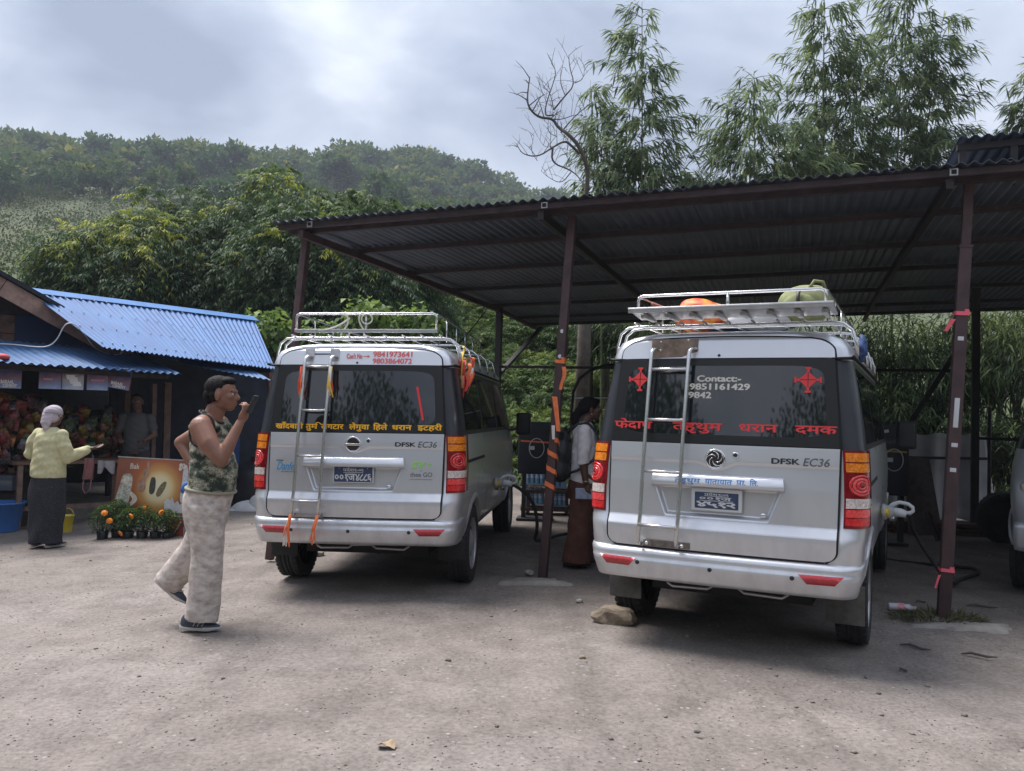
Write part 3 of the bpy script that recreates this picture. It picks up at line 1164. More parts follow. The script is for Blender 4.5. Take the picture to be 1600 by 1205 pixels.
        place_text(m, 'Automobile Investment', .433, .600, .896, .903, hs, .02)
        m.build('grey_lettering', GREYV, gate); m = MB()
        place_text(m, 'DFSK', -.621, -.560, 1.018, 1.030, hs, .05)
        m.build('grey_lettering', GREYV, gate); m = MB()
        place_text(m, 'by thee GO', -.575, -.478, .932, .945, hs, .01)
        m.build('grey_lettering', GREYV, gate)
        m = MB(); m.add([gs(.452, 1.60), gs(.470, 1.60), gs(.525, 1.345), gs(.507, 1.345)], [(3, 2, 1, 0)], False); m.build('red_strip', REDV, t)
        m = MB()
        place_text(m, 'Danfe', -.615, -.472, .952, 1.014, hs, .02, .3)
        m.build('blue_lettering', CYANV, gate)
        p = MB(); c = pl(-.005, .928, .004)
        p.box((c.x, c.y, c.z), (.315, .006, .128), None, .002)
        p.cur = 1
        p.box((c.x, c.y - .003, c.z), (.298, .006, .114), None, .002)
        plate = p.build('number_plate', [PLATEW, PLATE], t)
        ps = lambda x, z, off=0.: Vector((x, c.y - .0068 - off, z))
        m = MB()
        place_text(m, ['प', 'दे', 'श', .06, '१', .05, '-', .05, '०', '२'], -.085, .075, .950, .972, ps, .02, ref='प')
        m.box(ps(-.005, .943), (.155, .001, .0035))
        place_text(m, ['००१', .05, 'ज', .08, '४', .03, '८', .03, '८', .03, '६'], -.148, .140, .880, .934, ps, .03, ref='ज')
        for x in (-.115, .105): m.box(ps(x, .974), (.006, .001, .006))
        m.build('plate_lettering', PLATEW, plate)
    else:
        m = MB()
        for w_, a, b in ((['फे', 'दा', 'प'], -.668, -.415), (['ते', 'हृ', 'थु', 'म'], -.285, .021), ('धरान', .120, .342), ('दमक', .435, .665)):
            if isinstance(w_, list): w_ = ''.join(w_)
            m = MB()
            place_text(m, w_, a, b, 1.324, 1.370, gs, .03, ref='म')
            m.build('route_lettering', REDV, t)
        m = MB()
        place_text(m, 'Contact:-', -.146, .122, 1.622, 1.662, gs, .045)
        m.build('contact_lettering', WHITEV, t); m = MB()
        place_text(m, '9851161429', -.19, .175, 1.572, 1.612, gs, .045)
        m.build('phone_lettering', WHITEV, t); m = MB()
        place_text(m, '9842', -.195, -.052, 1.520, 1.560, gs, .045)
        m.build('phone_lettering', WHITEV, t)
        for cx in (-.512, .50):
            m = MB()
            cz, r_ = 1.637, .048
            def q(x, z, o=0.): return gs(cx + x, cz + z, o)
            # a diamond cut in four by thin lines, forked arms at its points
            g = .0022
            for sx in (-1, 1):
                for sz in (-1, 1):
                    tri = [q(sx * g, sz * g), q(sx * (r_ * 1.08 - g), sz * g), q(sx * g, sz * (r_ * 1.08 - g))]
                    m.add(tri, [(0, 1, 2) if sx * sz > 0 else (2, 1, 0)], False)
            for ax_, az_ in ((1, 0), (-1, 0), (0, 1), (0, -1)):
                for k, (d0, d1, w0) in enumerate(((.046, .068, .007), (.064, .076, .017))):
                    a = [q(ax_ * d0 - az_ * w0, az_ * d0 + ax_ * w0, .0004 * (k + 1)), q(ax_ * d1 - az_ * w0, az_ * d1 + ax_ * w0, .0004 * (k + 1)),
                         q(ax_ * d1 + az_ * w0, az_ * d1 - ax_ * w0, .0004 * (k + 1)), q(ax_ * d0 + az_ * w0, az_ * d0 - ax_ * w0, .0004 * (k + 1))]
                    m.add(a, [(0, 1, 2, 3)], False)
            m.build('cross_emblem', REDV, t)
        m = MB()
        place_text(m, 'तेहृथुम', -.245, -.090, 1.010, 1.036, bs, .012, ref='म')
        place_text(m, 'यातायात', -.062, .098, 1.010, 1.038, bs, .012, ref='म')
        place_text(m, ['प', 'ा', '.'], .122, .176, 1.012, 1.040, bs, .012, ref='म')
        m.bar(bs(.124, 1.012, .0005), bs(.138, 1.020, .0005), .003, .0006)
        place_text(m, 'ि' + 'ल.', .198, .246, 1.012, 1.040, bs, .012, ref='म')
        m.build('company_lettering', BLUEV, bar_)
        p = MB(); c = pl(-.0, .912, .004)
        p.box((c.x, c.y, c.z), (.305, .006, .138), None, .008)
        p.cur = 1
        p.box((c.x, c.y - .003, c.z - .004), (.258, .008, .096), None, .006)
        plate = p.build('number_plate', [PLATEW, PLATE], t)
        ps = lambda x, z, off=0.: Vector((x, c.y - .0078 - off, z))
        m = MB()
        place_text(m, ['प', 'दे', 'श', .1, '१', .06, ':', .06, '०', '२'], -.072, .072, .9385, .950, ps, .02, ref='प')
        m.box(ps(0, .9345), (.145, .001, .003))
        place_text(m, ['००१', .05, 'ज'], -.10, .09, .911, .930, ps, .03, ref='ज')
        m.box(ps(0, .9065), (.20, .001, .003))
        place_text(m, ['४', .06, '५', .06, '१', .06, '२'], -.118, .116, .866, .902, ps, .045)
        m.build('plate_lettering', PLATEW, plate)
    # rear ladder bolted to the tailgate
    if which == 0: xs = [(-.418, -.450), (-.213, -.240)]; rungs = [1.752, 1.414, 1.067, .731]
    else: xs = [(-.428, -.452), (-.188, -.214)]; rungs = [1.697, 1.383, 1.066, .741]
    ld = MB()
    lyo = .075
    rail = []
    def lad(u, z): return rear(xs[u][1] + (xs[u][0] - xs[u][1]) * (z - .6) / 1.2, z, lyo)
    for u in (0, 1):
        x = xs[u]
        top = rear(x[0] + .03, 1.825, .012)
        pts = [top, top + Vector((-.012, -.04, .006)), lad(u, 1.825) + Vector((.008, .012, 0)), lad(u, 1.805), lad(u, 1.77)] + [lad(u, z) for z in (1.6, 1.3, 1.0, .8, .66)] + \
              [lad(u, .635) + Vector((0, .012, 0)), rear(x[1] + .005, .622, .016)]
        ld.tube(pts, .0125, 10)
    ladder = ld.build('rear_ladder', STEEL, t)
    for z in rungs:
        m = MB()
        a, b = lad(0, z), lad(1, z)
        m.tube([a, a.lerp(b, .5) + Vector((0, 0, -.004 if which == 0 else 0)), b], .0105, 8)
        m.build('rung', STEEL, ladder)
    m = MB()
    if which == 0:
        for xa in (-.402, -.200):
            c = rear(xa, 1.843, .016); m.box(c, (.074, .004, .104), Matrix.Rotation(-R(8), 3, 'X'), .001)
            for dx_, dz_ in ((-.026, .04), (.026, .04), (-.026, -.04), (.026, -.04)):
                disc(m, rear(xa + dx_, 1.843 + dz_, .018), .005, .004, 8)
        m.cur = 1
        m.box(rear(-.30, 1.852, .017), (.13, .003, .008))
        m.build('ladder_bracket', [DULLSTEEL, GAP], ladder)
        m = MB(); m.box(rear(-.345, .612, .018), (.24, .004, .022)); m.build('ladder_foot', DULLSTEEL, ladder)
    else:
        c = rear(-.298, 1.833, .017)
        m.box(c, (.296, .006, .118), Matrix.Rotation(-R(8), 3, 'X'), .002)
        m.cur = 1
        for dx_, dz_ in ((-.09, .04), (.085, .05), (-.09, -.012), (.125, -.004)):
            disc(m, rear(-.298 + dx_, 1.833 + dz_, .021), .008, .006, 10)
        m.build('ladder_bracket', [BROWNPL, CHROME], ladder)
        m = MB(); m.box(rear(-.288, .630, .017), (.288, .004, .040), None, .001); m.cur = 1
        for x in (-.41, -.19): disc(m, rear(x, .628, .020), .012, .008, 10)
        m.build('ladder_foot', [RUSTY, CHROME], ladder)
    # roof rack
    rk = MB()
    zr = 2.010
    W = .60
    for x in [-W + 2 * W * i / 8 for i in range(9)]:
        rk.tube([(x, .22, zr), (x, 2.9, zr)], .0075, 6)
    rack = rk.build('roof_rack', STEEL, t)
    hoop = MB()
    for y in (.30, .42, .95, 1.50, 2.05, 2.6):
        pts = [(-.745, y, 1.80), (-.742, y, 1.87), (-.72, y, 1.95), (-.67, y, 1.99), (-.60, y, 1.998), (.60, y, 1.998), (.67, y, 1.99), (.72, y, 1.95), (.742, y, 1.87), (.745, y, 1.80)]
        hoop.tube(pts, .0095, 8)
    hoop.build('rack_hoop', STEEL, rack)
    rail = MB()
    xo = -.03 if which == 0 else 0.
    rl, zt = .58, 2.20 if which == 0 else 2.19
    yb = .35 if which == 0 else .22
    zb = 2.072 if which == 0 else 2.075
    L, Rr = xo - rl, xo + rl
    rail.tube([(L, yb, zb), (L, yb, zt - .03), (L + .01, yb, zt - .008), (L + .03, yb, zt), (Rr - .03, yb, zt), (Rr - .01, yb, zt - .008), (Rr, yb, zt - .03), (Rr, yb, zb)], .0105, 8)
    rail.tube([(xo, yb, zb), (xo, yb, zt)], .010, 8)
    for sx in (L, Rr):
        rail.tube([(sx, yb, zt - .012), (sx, yb + .1, zt), (sx, 2.7, zt), (sx, 2.85, zt - .02), (sx, 2.86, zb)], .008, 8)
        for y in (.8, 1.3, 1.8, 2.3): rail.tube([(sx, y, zt), (sx, y, zr)], .0065, 6)
    rail.build('guard_rail', STEEL, rack)
    tray = MB()
    if which == 0:
        tray.box((xo, yb, zb - .012), (2 * rl + .02, .05, .024), None, .003)
        for i in range(6): tray.box((-.5 + i * .2, yb - .02, zr - .01), (.02, .03, .03))
    else:
        rot = Matrix.Rotation(R(-6), 3, 'X')
        tray.box((.03, .15, 2.062), (1.22, .30, .012), rot, .002)
        tray.box((.03, .01, 2.070), (1.22, .012, .034), None, .002)
        for i in range(8): tray.box((-.50 + i * .155, .20, 2.040), (.03, .26, .022))
    tray.build('rack_tray', DULLSTEEL, rack)
    # sides
    for sg in (-1, 1):
        for (a, b) in ((.30, 1.22), (1.34, 2.30), (2.42, 3.15)):
            m = MB(); side_panel(m, a, b, 1.27, 1.715, .004, sg)
            m.build('side_window', GLASS, t)
        m = MB()
        for y in (1.29, 2.37, 3.45): side_panel(m, y - .004, y + .004, .52, 1.235, .0015, sg, 2)
        side_panel(m, .30, 1.30, 1.010, 1.035, .003, sg, 2)
        m.build('door_seam', GAP, body)
        m = MB()
        m.tube([(sg * (hw(1.775) + .008), y, 1.772 + .006 * (1 if y > .3 else 0)) for y in (.10, .25, 1., 2., 3.3)], .010, 6)
        m.tube([(sg * (hw(1.775) - .09), .115, 1.762), (sg * (hw(1.775) - .02), .125, 1.765), (sg * (hw(1.775) + .012), .15, 1.768)], .009, 6)
        m.build('rain_gutter', GAP, body)
        m = MB()
        pts = []
        for yy in (.78, 3.83):
            P = []
            for i in range(15):
                a = R(14) + (PI - R(28)) * i / 14
                row = []
                for rr, dx_ in ((.372, -.03), (.372, .012), (.40, .014), (.425, .004), (.430, -.01)):
                    z = .315 + rr * math.sin(a)
                    row.append(Vector((sg * (hw(max(z, .4)) + dx_), yy + rr * math.cos(a), z)))
                P.append(row)
            m = MB()
            m.grid(P, flip=(sg > 0))
            m.build('arch_flare', SILVER, body)
        mir = MB()
        mir.bar((sg * .80, 3.55, 1.22), (sg * .92, 3.56, 1.24), .03, .03)
        mir.box((sg * .98, 3.57, 1.30), (.17, .09, .26), None, .03)
        mir.build('wing_mirror', BLACKPL, t)
        for y in (.78, 3.83):
            w = link('wheel', S['rim'], t, (sg * .715, y, .315), (0, 0, 0 if sg > 0 else PI))
            link('tyre', S['tyre'], w)
        f = MB()
        f.box((sg * .69, .40, .33 if which == 0 else .30), (.22, .012, .20 if which == 0 else .24), Matrix.Rotation(R(6), 3, 'X'), .003)
        f.build('mud_flap', RUBBER if which == 0 else FLAP_DIRT, t)
    # front end
    m = MB()
    P = []
    for j in range(5):
        z = 1.27 + .46 * j / 4
        w = hw(z) * .86
        P.append([Vector((x * w, lerp_tab(YF, z) + .10 * (1 - x * x) + .006, z)) for x in [-.94 + 1.88 * i / 10 for i in range(11)]])
    m.grid(P, flip=True); m.build('windscreen', GLASS, t)
    for sg in (-1, 1):
        m = MB()
        m.ball((sg * .56, 4.43, .92), (.13, .05, .085)); m.build('headlight', LWHITE, t)
    m = MB(); m.box((0, 4.53, .92), (.7, .03, .09), None, .01); m.build('grille', BLACKPL, t)
    m = MB(); m.box((0, 4.48, .52), (1.44, .14, .24), None, .05); m.build('front_bumper', SILVER, t)
    # underneath
    m = MB()
    m.box((0, 2.2, .335), (1.0, 3.6, .13))
    m.tube([(-.62, .78, .31), (.62, .78, .31)], .05, 10)
    m.ball((0, .78, .31), .11)
    m.box((0, .45, .40), (1.0, .3, .06))
    m.build('underbody', UNDER, t)
    m = MB()
    m.tube([(-.35, .18, .40), (-.33, .16, .36), (-.30, .15, .345), (-.08, .15, .35), (-.05, .16, .37), (.1, .16, .375), (.14, .15, .35), (.36, .15, .345), (.39, .16, .365), (.41, .18, .40)], .010, 6)
    m.build('tow_loop', DULLSTEEL, t)
    return t


van_a = make_van('silver van with yellow route lettering and a blue sky bird sticker on its tailgate', (-1.164, 6.303, -.014), .1013, .0168, 0)
van_b = make_van('silver van with red route lettering and luggage on its roof rack', (1.246, 4.954, .014), .4578, .003, 1)
van_a['label'] = 'silver van with yellow route lettering on its rear window and a red phone number above'

# ------------------------------------------------------------------ tin roof shelter
SO, SE, SN = Vector((-1.98, 7.97, 0)), Vector((.946, -.324, 0)), Vector((.324, .946, 0))
def S(s, t, z): return SO + SE * s + SN * t + Vector((0, 0, z))
def roof_z(s, t): return 3.165 + .0225 * s - .035 * max(0., t - 5.4)


TIN = M('galvanised_tin', (.125, .145, .185), .5, .5, .25, 1.6, col2=(.075, .088, .115))
BROWNSTEEL = M('brown_painted_steel', (.060, .032, .034), .6, 0, .25, 9., .15, 50.)
DARKSTEEL = M('dark_painted_steel', (.020, .016, .018), .6, 0, .3, 9.)
shelter = thing('tin_roof_shelter', 'wide corrugated tin roof on brown steel posts over the parked vans', 'shelter', (0, 0, 0))


def corrugated(width, length, pitch, amp, n=6, thick=.004):
    """Sheet in local x (across the waves) and y (along them)."""
    mb = MB()
    k = int(width / pitch * n)
    top, bot = [], []
    for y in (0, length / 2, length):
        top.append([Vector((width * i / k, y, amp * math.sin(2 * PI * width * i / k / pitch))) for i in range(k + 1)])
    for r_ in top: bot.append([p - Vector((0, 0, thick)) for p in r_])
    mb.grid(top)
    mb.grid(bot, flip=True)
    rA = top[0] + [r_[-1] for r_ in top[1:]] + top[-1][::-1][1:] + [r_[0] for r_ in top[::-1][1:]]
    rB = bot[0] + [r_[-1] for r_ in bot[1:]] + bot[-1][::-1][1:] + [r_[0] for r_ in bot[::-1][1:]]
    mb.grid([rB, rA], smooth=False)
    return mb


def lay_sheet(name, mesh, o, u, v, parent):
    """Lay a sheet mesh (local x,y,z) with its corner at o, x along u, y along v (u and v need not be square)."""
    u, v = Vector(u).normalized(), Vector(v).normalized()
    w = u.cross(v).normalized()
    ob = link(name, mesh, parent)
    ob.matrix_local = Matrix(((u.x, v.x, w.x, o[0]), (u.y, v.y, w.y, o[1]), (u.z, v.z, w.z, o[2]), (0, 0, 0, 1)))
    return ob


sheet_me = corrugated(.81, 2.85, .09, .013, 8).mesh('roof_sheet', [TIN])
rnd = random.Random(4)
for i in range(13):
    for j in range(3):
        s0, t0 = -.26 + i * .765, -.28 + j * 2.62
        zo = .013 + j * .006 + (i % 2) * .003 + (rnd.random() - .5) * .004
        a = S(s0, t0, roof_z(s0, t0) + zo)
        b = S(s0 + .8, t0, roof_z(s0 + .8, t0) + zo)
        c = S(s0, t0 + 2.8, roof_z(s0, t0 + 2.8) + zo)
        lay_sheet('roof_sheet', sheet_me, a, b - a, c - a, shelter)
for t, h in ((-.20, .045), (.0, .055), (.975, .06), (2.31, .06), (3.72, .06), (5.30, .07), (6.6, .05), (7.4, .05)):
    m = MB()
    zt = lambda s: roof_z(s, t) - h / 2 - .006
    m.bar(S(-.24, t, zt(-.24)), S(9.6, t, zt(9.6)), .05, h, up=SN)
    m.build('purlin', M('dull_purlin', (.040, .027, .032), .65, 0, .3, 9.) if t < 3 else DARKSTEEL, shelter)
for s in (.0, 2.378, 5.51, 9.0):
    m = MB()
    m.bar(S(s, -.2, roof_z(s, 0) - .105), S(s, 5.4, roof_z(s, 5.4) - .105), .05, .07, up=(0, 0, 1))
    m.bar(S(s, 5.42, roof_z(s, 5.4) - .105), S(s, 7.6, roof_z(s, 7.6) - .105), .045, .06, up=(0, 0, 1))
    m.build('rafter', BROWNSTEEL if s < 1 else DARKSTEEL, shelter)
PB = [(at(463, 510, 7.97), at(480, 362, 7.97), .065, 'left'), (at(848, 902, 7.2), at(895, 338, 7.2), .072, 'mid'), (at(1474, 962, 6.18), at(1514, 285, 6.18), .085, 'right')]
posts = []
for lo, hi, w, nm in PB:
    d = (hi - lo) / (hi.z - lo.z)
    base = lo + d * (0 - lo.z) - d * .05
    m = MB()
    if nm == 'right':
        step = lo + d * (2.76 - lo.z)
        m.bar(base, step, w, w, up=SN, bevel=.004)
        m.bar(step, hi, w * .76, w * .76, up=SN)
        m.bar(step - d * .01, step + d * .012, w * 1.1, w * 1.1, up=SN)
    else:
        m.bar(base, hi, w, w, up=SN, bevel=.004)
    posts.append((m.build('post', BROWNSTEEL, shelter), base, d, w))
BP0, BP1 = S(0, 5.4, 0), Vector((6.14, 10.93, 0))
for b in (BP0, BP1):
    m = MB(); m.bar(b - Vector((0, 0, .05)), b + Vector((0, 0, 3.12 + (.15 if b is BP1 else 0))), .09, .09, up=SN); m.build('post', DARKSTEEL, shelter)
m = MB(); m.bar(BP0 + Vector((0, 0, 2.16)), BP1 + Vector((0, 0, 2.16)), .04, .04, up=SN); m.build('cross_bar', DARKSTEEL, shelter)
m = MB(); m.bar(BP0 + Vector((.03, 0, 2.06)), at(846, 512, 14.8), .07, .05, up=SN); m.build('brace', DARKSTEEL, shelter)
m = MB(); m.bar(at(1400, 694, 11.2), at(1512, 522, 10.95), .07, .05, up=SN); m.build('brace', DARKSTEEL, shelter)
m = MB(); m.bar(BP1 + Vector((0, .05, 1.27)), BP1 + Vector((2.6, -.85, 1.27)), .04, .04, up=SN); m.build('cross_bar', DARKSTEEL, shelter)
# square tube ends showing under the front edge
for s in (.12, 2.42, 5.53):
    m = MB(); c = S(s, -.235, roof_z(s, 0) - .03)
    m.box(c, (.055, .02, .05), Matrix.Rotation(-R(18.9), 3, 'Z')); m.cur = 1
    m.box(c - SN * .012, (.034, .01, .030), Matrix.Rotation(-R(18.9), 3, 'Z'))
    m.build('rafter_end', [DULLSTEEL, GAP], shelter)
# stickers on the right post
_, rb, rd, rw = posts[2]
for z0, z1, w in ((2.05, 2.08, .04), (1.40, 1.62, .034), (1.255, 1.285, .042), (1.07, 1.10, .042)):
    m = MB()
    c = rb + rd * ((z0 + z1) / 2 + .05)
    m.box(c - SN * (rw / 2 + .0015), (w, .003, z1 - z0), Matrix.Rotation(-R(18.9), 3, 'Z') @ Matrix.Rotation(R(3.2), 3, 'Y'), .001)
    m.build('sticker', PLATEW, posts[2][0])
_, qb, qd, qw = posts[1]
for z in (1.92, 2.14):
    m = MB(); c = qb + qd * (z + .05)
    disc(m, c - SN * (qw / 2), .018, .003, 12); m.build('sticker', PLATEW, posts[1][0])

# raised roof beside the shelter, top right
up = thing('raised_tin_roof', 'short raised corrugated tin roof standing above the front edge of the big roof', 'roof', (0, 0, 0))
for i in range(5):
    s0 = 5.66 + i * .765
    a = S(s0, .35, 3.70 + .004 * (i % 2)); b = S(s0 + .8, .35, 3.715 + .004 * (i % 2)); c = S(s0, 3.0, 3.60)
    lay_sheet('roof_sheet', sheet_me, a, b - a, c - a, up)
m = MB(); m.bar(S(5.66, .45, 3.645), S(9.3, .45, 3.70), .05, .06, up=SN); m.build('purlin', DARKSTEEL, up)
for i in range(9):
    m = MB(); s = 5.70 + i * .36
    m.bar(S(s, .45, roof_z(s, .45) + .02), S(s, .45, 3.63), .05, .05, up=SN); m.build('upright', DARKSTEEL, up)

# ------------------------------------------------------------------ ribbons and tape tied to the posts
def ribbon_wrap(label, base, d, w, z0, z1, turns, width, mat, name='ribbon'):
    m = MB()
    n = int(turns * 16) + 1
    A = []
    for i in range(n + 1):
        u = i / n
        a = 2 * PI * turns * u
        z = z0 + (z1 - z0) * u
        # square path round the post
        c, s_ = math.cos(a), math.sin(a)
        k = (w / 2 + .006) / max(abs(c), abs(s_))
        c0 = base + d * (z + .05)
        A.append([c0 + SE * (c * k) - SN * (s_ * k) + Vector((0, 0, -width / 2)), c0 + SE * (c * k) - SN * (s_ * k) + Vector((0, 0, width / 2))])
    m.grid(A, smooth=False)
    o = m.build(name, mat)
    md = o.modifiers.new('thickness', 'SOLIDIFY'); md.thickness = .002; md.offset = 1
    return props(o, label, 'ribbon')


def strip(name, pts, width, mat, label=None, cat='ribbon', parent=None, side=None, thick=.0015):
    """A ribbon hanging along a path."""
    m = MB()
    A = []
    n = len(pts)
    for i, p in enumerate(pts):
        p = Vector(p)
        sd = Vector(side) if side else Vector((1, 0, 0))
        w = width * (1 - .25 * i / max(1, n - 1))
        A.append([p - sd * w / 2, p + sd * w / 2])
    m.grid(A, smooth=True)
    B = [[q + Vector((0, thick, 0)) for q in r_] for r_ in A]
    m.grid(B, flip=True)
    rA = A[0] + [r_[-1] for r_ in A[1:]] + A[-1][::-1][1:] + [r_[0] for r_ in A[::-1][1:]]
    rB = B[0] + [r_[-1] for r_ in B[1:]] + B[-1][::-1][1:] + [r_[0] for r_ in B[::-1][1:]]
    m.grid([rA, rB])
    o = m.build(name, mat, parent)
    if label: props(o, label, cat)
    return o


ribbon_wrap('orange ribbon wound round the middle brown post at bumper to window height', qb, qd, qw, .77, 1.20, 3.2, .042, ORANGE)
ribbon_wrap('orange ribbon tied in one turn high on the middle brown post', qb, qd, qw, 1.87, 1.90, 1.2, .03, ORANGE)
strip('ribbon', [qb + qd * (1.88 - .04 * i) - SN * .05 + SE * (.045 + .012 * math.sin(i)) for i in range(6)], .035, ORANGE, 'loose orange ribbon end hanging from the upper knot on the middle post')
strip('ribbon', [qb + qd * (1.62 - .05 * i) - SN * .055 + SE * (-.012 + .010 * i) for i in range(7)], .045, ORANGE, 'pointed orange ribbon flag stuck on the middle post below a white dot')
strip('ribbon', [qb + qd * (1.37 - .04 * i) - SN * .060 + SE * (-.002 + .004 * i) for i in range(4)], .030, RIBW, 'short white ribbon under the orange flag on the middle post')
ribbon_wrap('pink tape tied round the right brown post near the roof', rb, rd, rw, 2.25, 2.27, 1.2, .03, PINK, 'tape')
strip('tape', [rb + rd * (2.26 - .03 * i) - SN * .06 + SE * (-.06 - .015 * i) for i in range(4)], .04, PINK, 'loose end of the upper pink tape on the right post')
ribbon_wrap('pink tape tied round the right brown post close to the ground', rb, rd, rw, .34, .36, 1.2, .025, PINK, 'tape')
strip('tape', [rb + rd * (.36 - .025 * i) - SN * .06 + SE * (-.05 - .006 * i) for i in range(5)], .02, PINK, 'loose end of the lower pink tape on the right post')


# ------------------------------------------------------------------ charging gear
def van_pt(v, p):
    return v.matrix_basis @ Vector(p)


def charging_station(label, c, yaw, w, h, z0, strip_mat, leg_h):
    t = thing('charging_station', label, 'charger', (c[0], c[1], gz(c[0], c[1])), (0, 0, yaw), 'chargers beside the vans')
    m = MB(); m.box((0, 0, z0 + h / 2), (w, .28, h), None, .012); m.box((0, -.145, z0 + h - .09), (w * .8, .012, .12), None, .003)
    m.build('cabinet', M('charger_case', (.016, .020, .030), .45, 0, .2, 6.), t)
    for sx in (-1, 1):
        m = MB(); m.box((sx * w * .33, 0, z0 / 2), (.05, .12, z0)); m.build('leg', DARKSTEEL, t)
    m = MB(); m.box((0, 0, .015), (w, .34, .03)); m.build('foot_plate', DARKSTEEL, t)
    m = MB(); m.box((0, -.1455, z0 + h * .62), (w * .86, .010, .022), Matrix.Rotation(R(2), 3, 'Y')); m.build('coloured_strip', strip_mat, t)
    m = MB(); m.box((-w * .12, -.143, z0 + h * .50), (.075, .008, .05)); m.build('label_plate', PLATEW, t)
    m = MB()
    m.tube([(w * .02 + .10 * math.cos(a), -.150, z0 + h * .50 + .13 * math.sin(a)) for a in [2 * PI * i / 20 for i in range(20)]], .005, 6, closed=True)
    m.build('hanging_loop', PLATEW, t)
    m = MB(); m.box((-w * .25, -.15, z0 + h * .9), (.06, .012, .035), Matrix.Rotation(R(-12), 3, 'Y')); m.build('holder_light', PLATEW, t)
    return t


charging_station('black charging cabinet with an orange strip beside the van with yellow lettering', at(836, 800, 11.2), R(-6), .48, .70, .62, ORANGE, .6)
charging_station('black charging cabinet with a yellow strip right of the van with red lettering', at(1391, 800, 9.9), R(-14), .34, .84, .58, M('yellow_strip', (.45, .30, .04), .6), .6)


def charging_plug(label, v, cable_pts):
    o = van_pt(v, (.828, 2.10, .715))
    R3 = v.matrix_basis.to_3x3()
    ax = (R3 @ Vector((1, 0, 0))).normalized()
    fw = (R3 @ Vector((0, -1, 0))).normalized()       # towards the tail of the van
    t = thing('charging_plug', label, 'plug', o, (0, 0, 0), 'charging plugs in the van sides')
    q = Matrix((ax, fw, Vector((0, 0, 1)))).transposed()
    L = lambda x, y, z: (q @ Vector((x, y, z))) * .82
    GREYP = M('grey_plastic', (.42, .43, .45), .45)
    m = MB()
    m.tube([L(.0, .0, 0), L(.03, .0, 0), L(.035, 0, 0), L(.10, 0, 0)], [.06, .06, .05, .045], 16); m.build('collar', GREYP, t)
    m = MB(); m.tube([L(.03, .055, 0), L(.03, .062, 0)], .036, 14); m.build('yellow_label', M('yellow_label', (.62, .45, .05), .5, 0, .3, 60.), t)
    for k, y in ((0, .03), (1, -.03)):
        m = MB(); m.tube([L(.02 + .07 * k, y * .2, -.03), L(.02 + .07 * k, y * .3, -.085)], [.026, .020], 10); m.build('latch', CHROME, t)
    m = MB()
    m.tube([L(.09, 0, .005), L(.17, 0, -.004), L(.21, 0, -.015)], [.034, .034, .026], 12); m.build('barrel', PLATEW, t)
    m = MB()
    pts = [L(.06, 0, .035), L(.10, 0, .075), L(.15, 0, .095), L(.22, 0, .085), L(.262, 0, .055), L(.265, 0, .02), L(.24, 0, 0.), L(.19, 0, -.004)]
    m.tube(pts, [.020, .018, .015, .015, .015, .015, .016, .02], 8)
    m.build('handle', PLATEW, t)
    m = MB()
    P = [L(.20, 0, -.012), L(.25, 0, -.03)] + [Vector(p) - o for p in cable_pts]
    # smooth the run
    for _ in range(3):
        Q = [P[0]]
        for a, b in zip(P, P[1:]): Q += [a.lerp(b, .25), a.lerp(b, .75)]
        P = Q + [P[-1]]
    m.tube(P, .017, 8)
    m.build('cable', RUBBER, t)
    return t


charging_plug('white charging plug with black cable in the side of the left van', van_a,
              [at(828, 775, 8.3), at(838, 800, 8.3), at(840, 828, 8.3), at(834, 846, 8.7), at(850, 844, 9.0), at(880, 834, 9.3), at(915, 833, 9.35), at(935, 825, 9.8)])
charging_plug('white charging plug with black cable in the side of the right van', van_b,
              [at(1425, 826, 6.9), at(1445, 860, 6.9), at(1466, 890, 6.95), at(1478, 905, 7.05), at(1490, 913, 7.35), at(1500, 905, 7.7), at(1530, 897, 7.95), at(1525, 888, 8.2), at(1480, 885, 8.35), at(1400, 877, 8.7), at(1370, 872, 8.9)])
# black conduit bowing over the gap between the vans, thin stay from the roof corner
m = MB()
m.tube([at(893, 668, 12), at(893, 640, 12), at(896, 612, 12), at(905, 592, 12), at(922, 579, 12), at(945, 571, 12), at(990, 569, 12)], .022, 8)
props(m.build('conduit', RUBBER), 'black bent conduit bowing above the standing woman behind the right van', 'pipe')
m = MB(); m.tube([at(765, 478, 13), at(742, 508, 10.8), at(718, 536, 8.6)], .008, 5)
props(m.build('stay_cable', RUBBER), 'thin dark stay cable slanting from the tin roof to the roof rack', 'cable')
m = MB(); m.bar(at(892, 622, 12.5), at(960, 622, 12.5), .02, .02)
props(m.build('pale_rod', PLATEW), 'thin pale horizontal rod behind the head of the standing woman', 'rod')

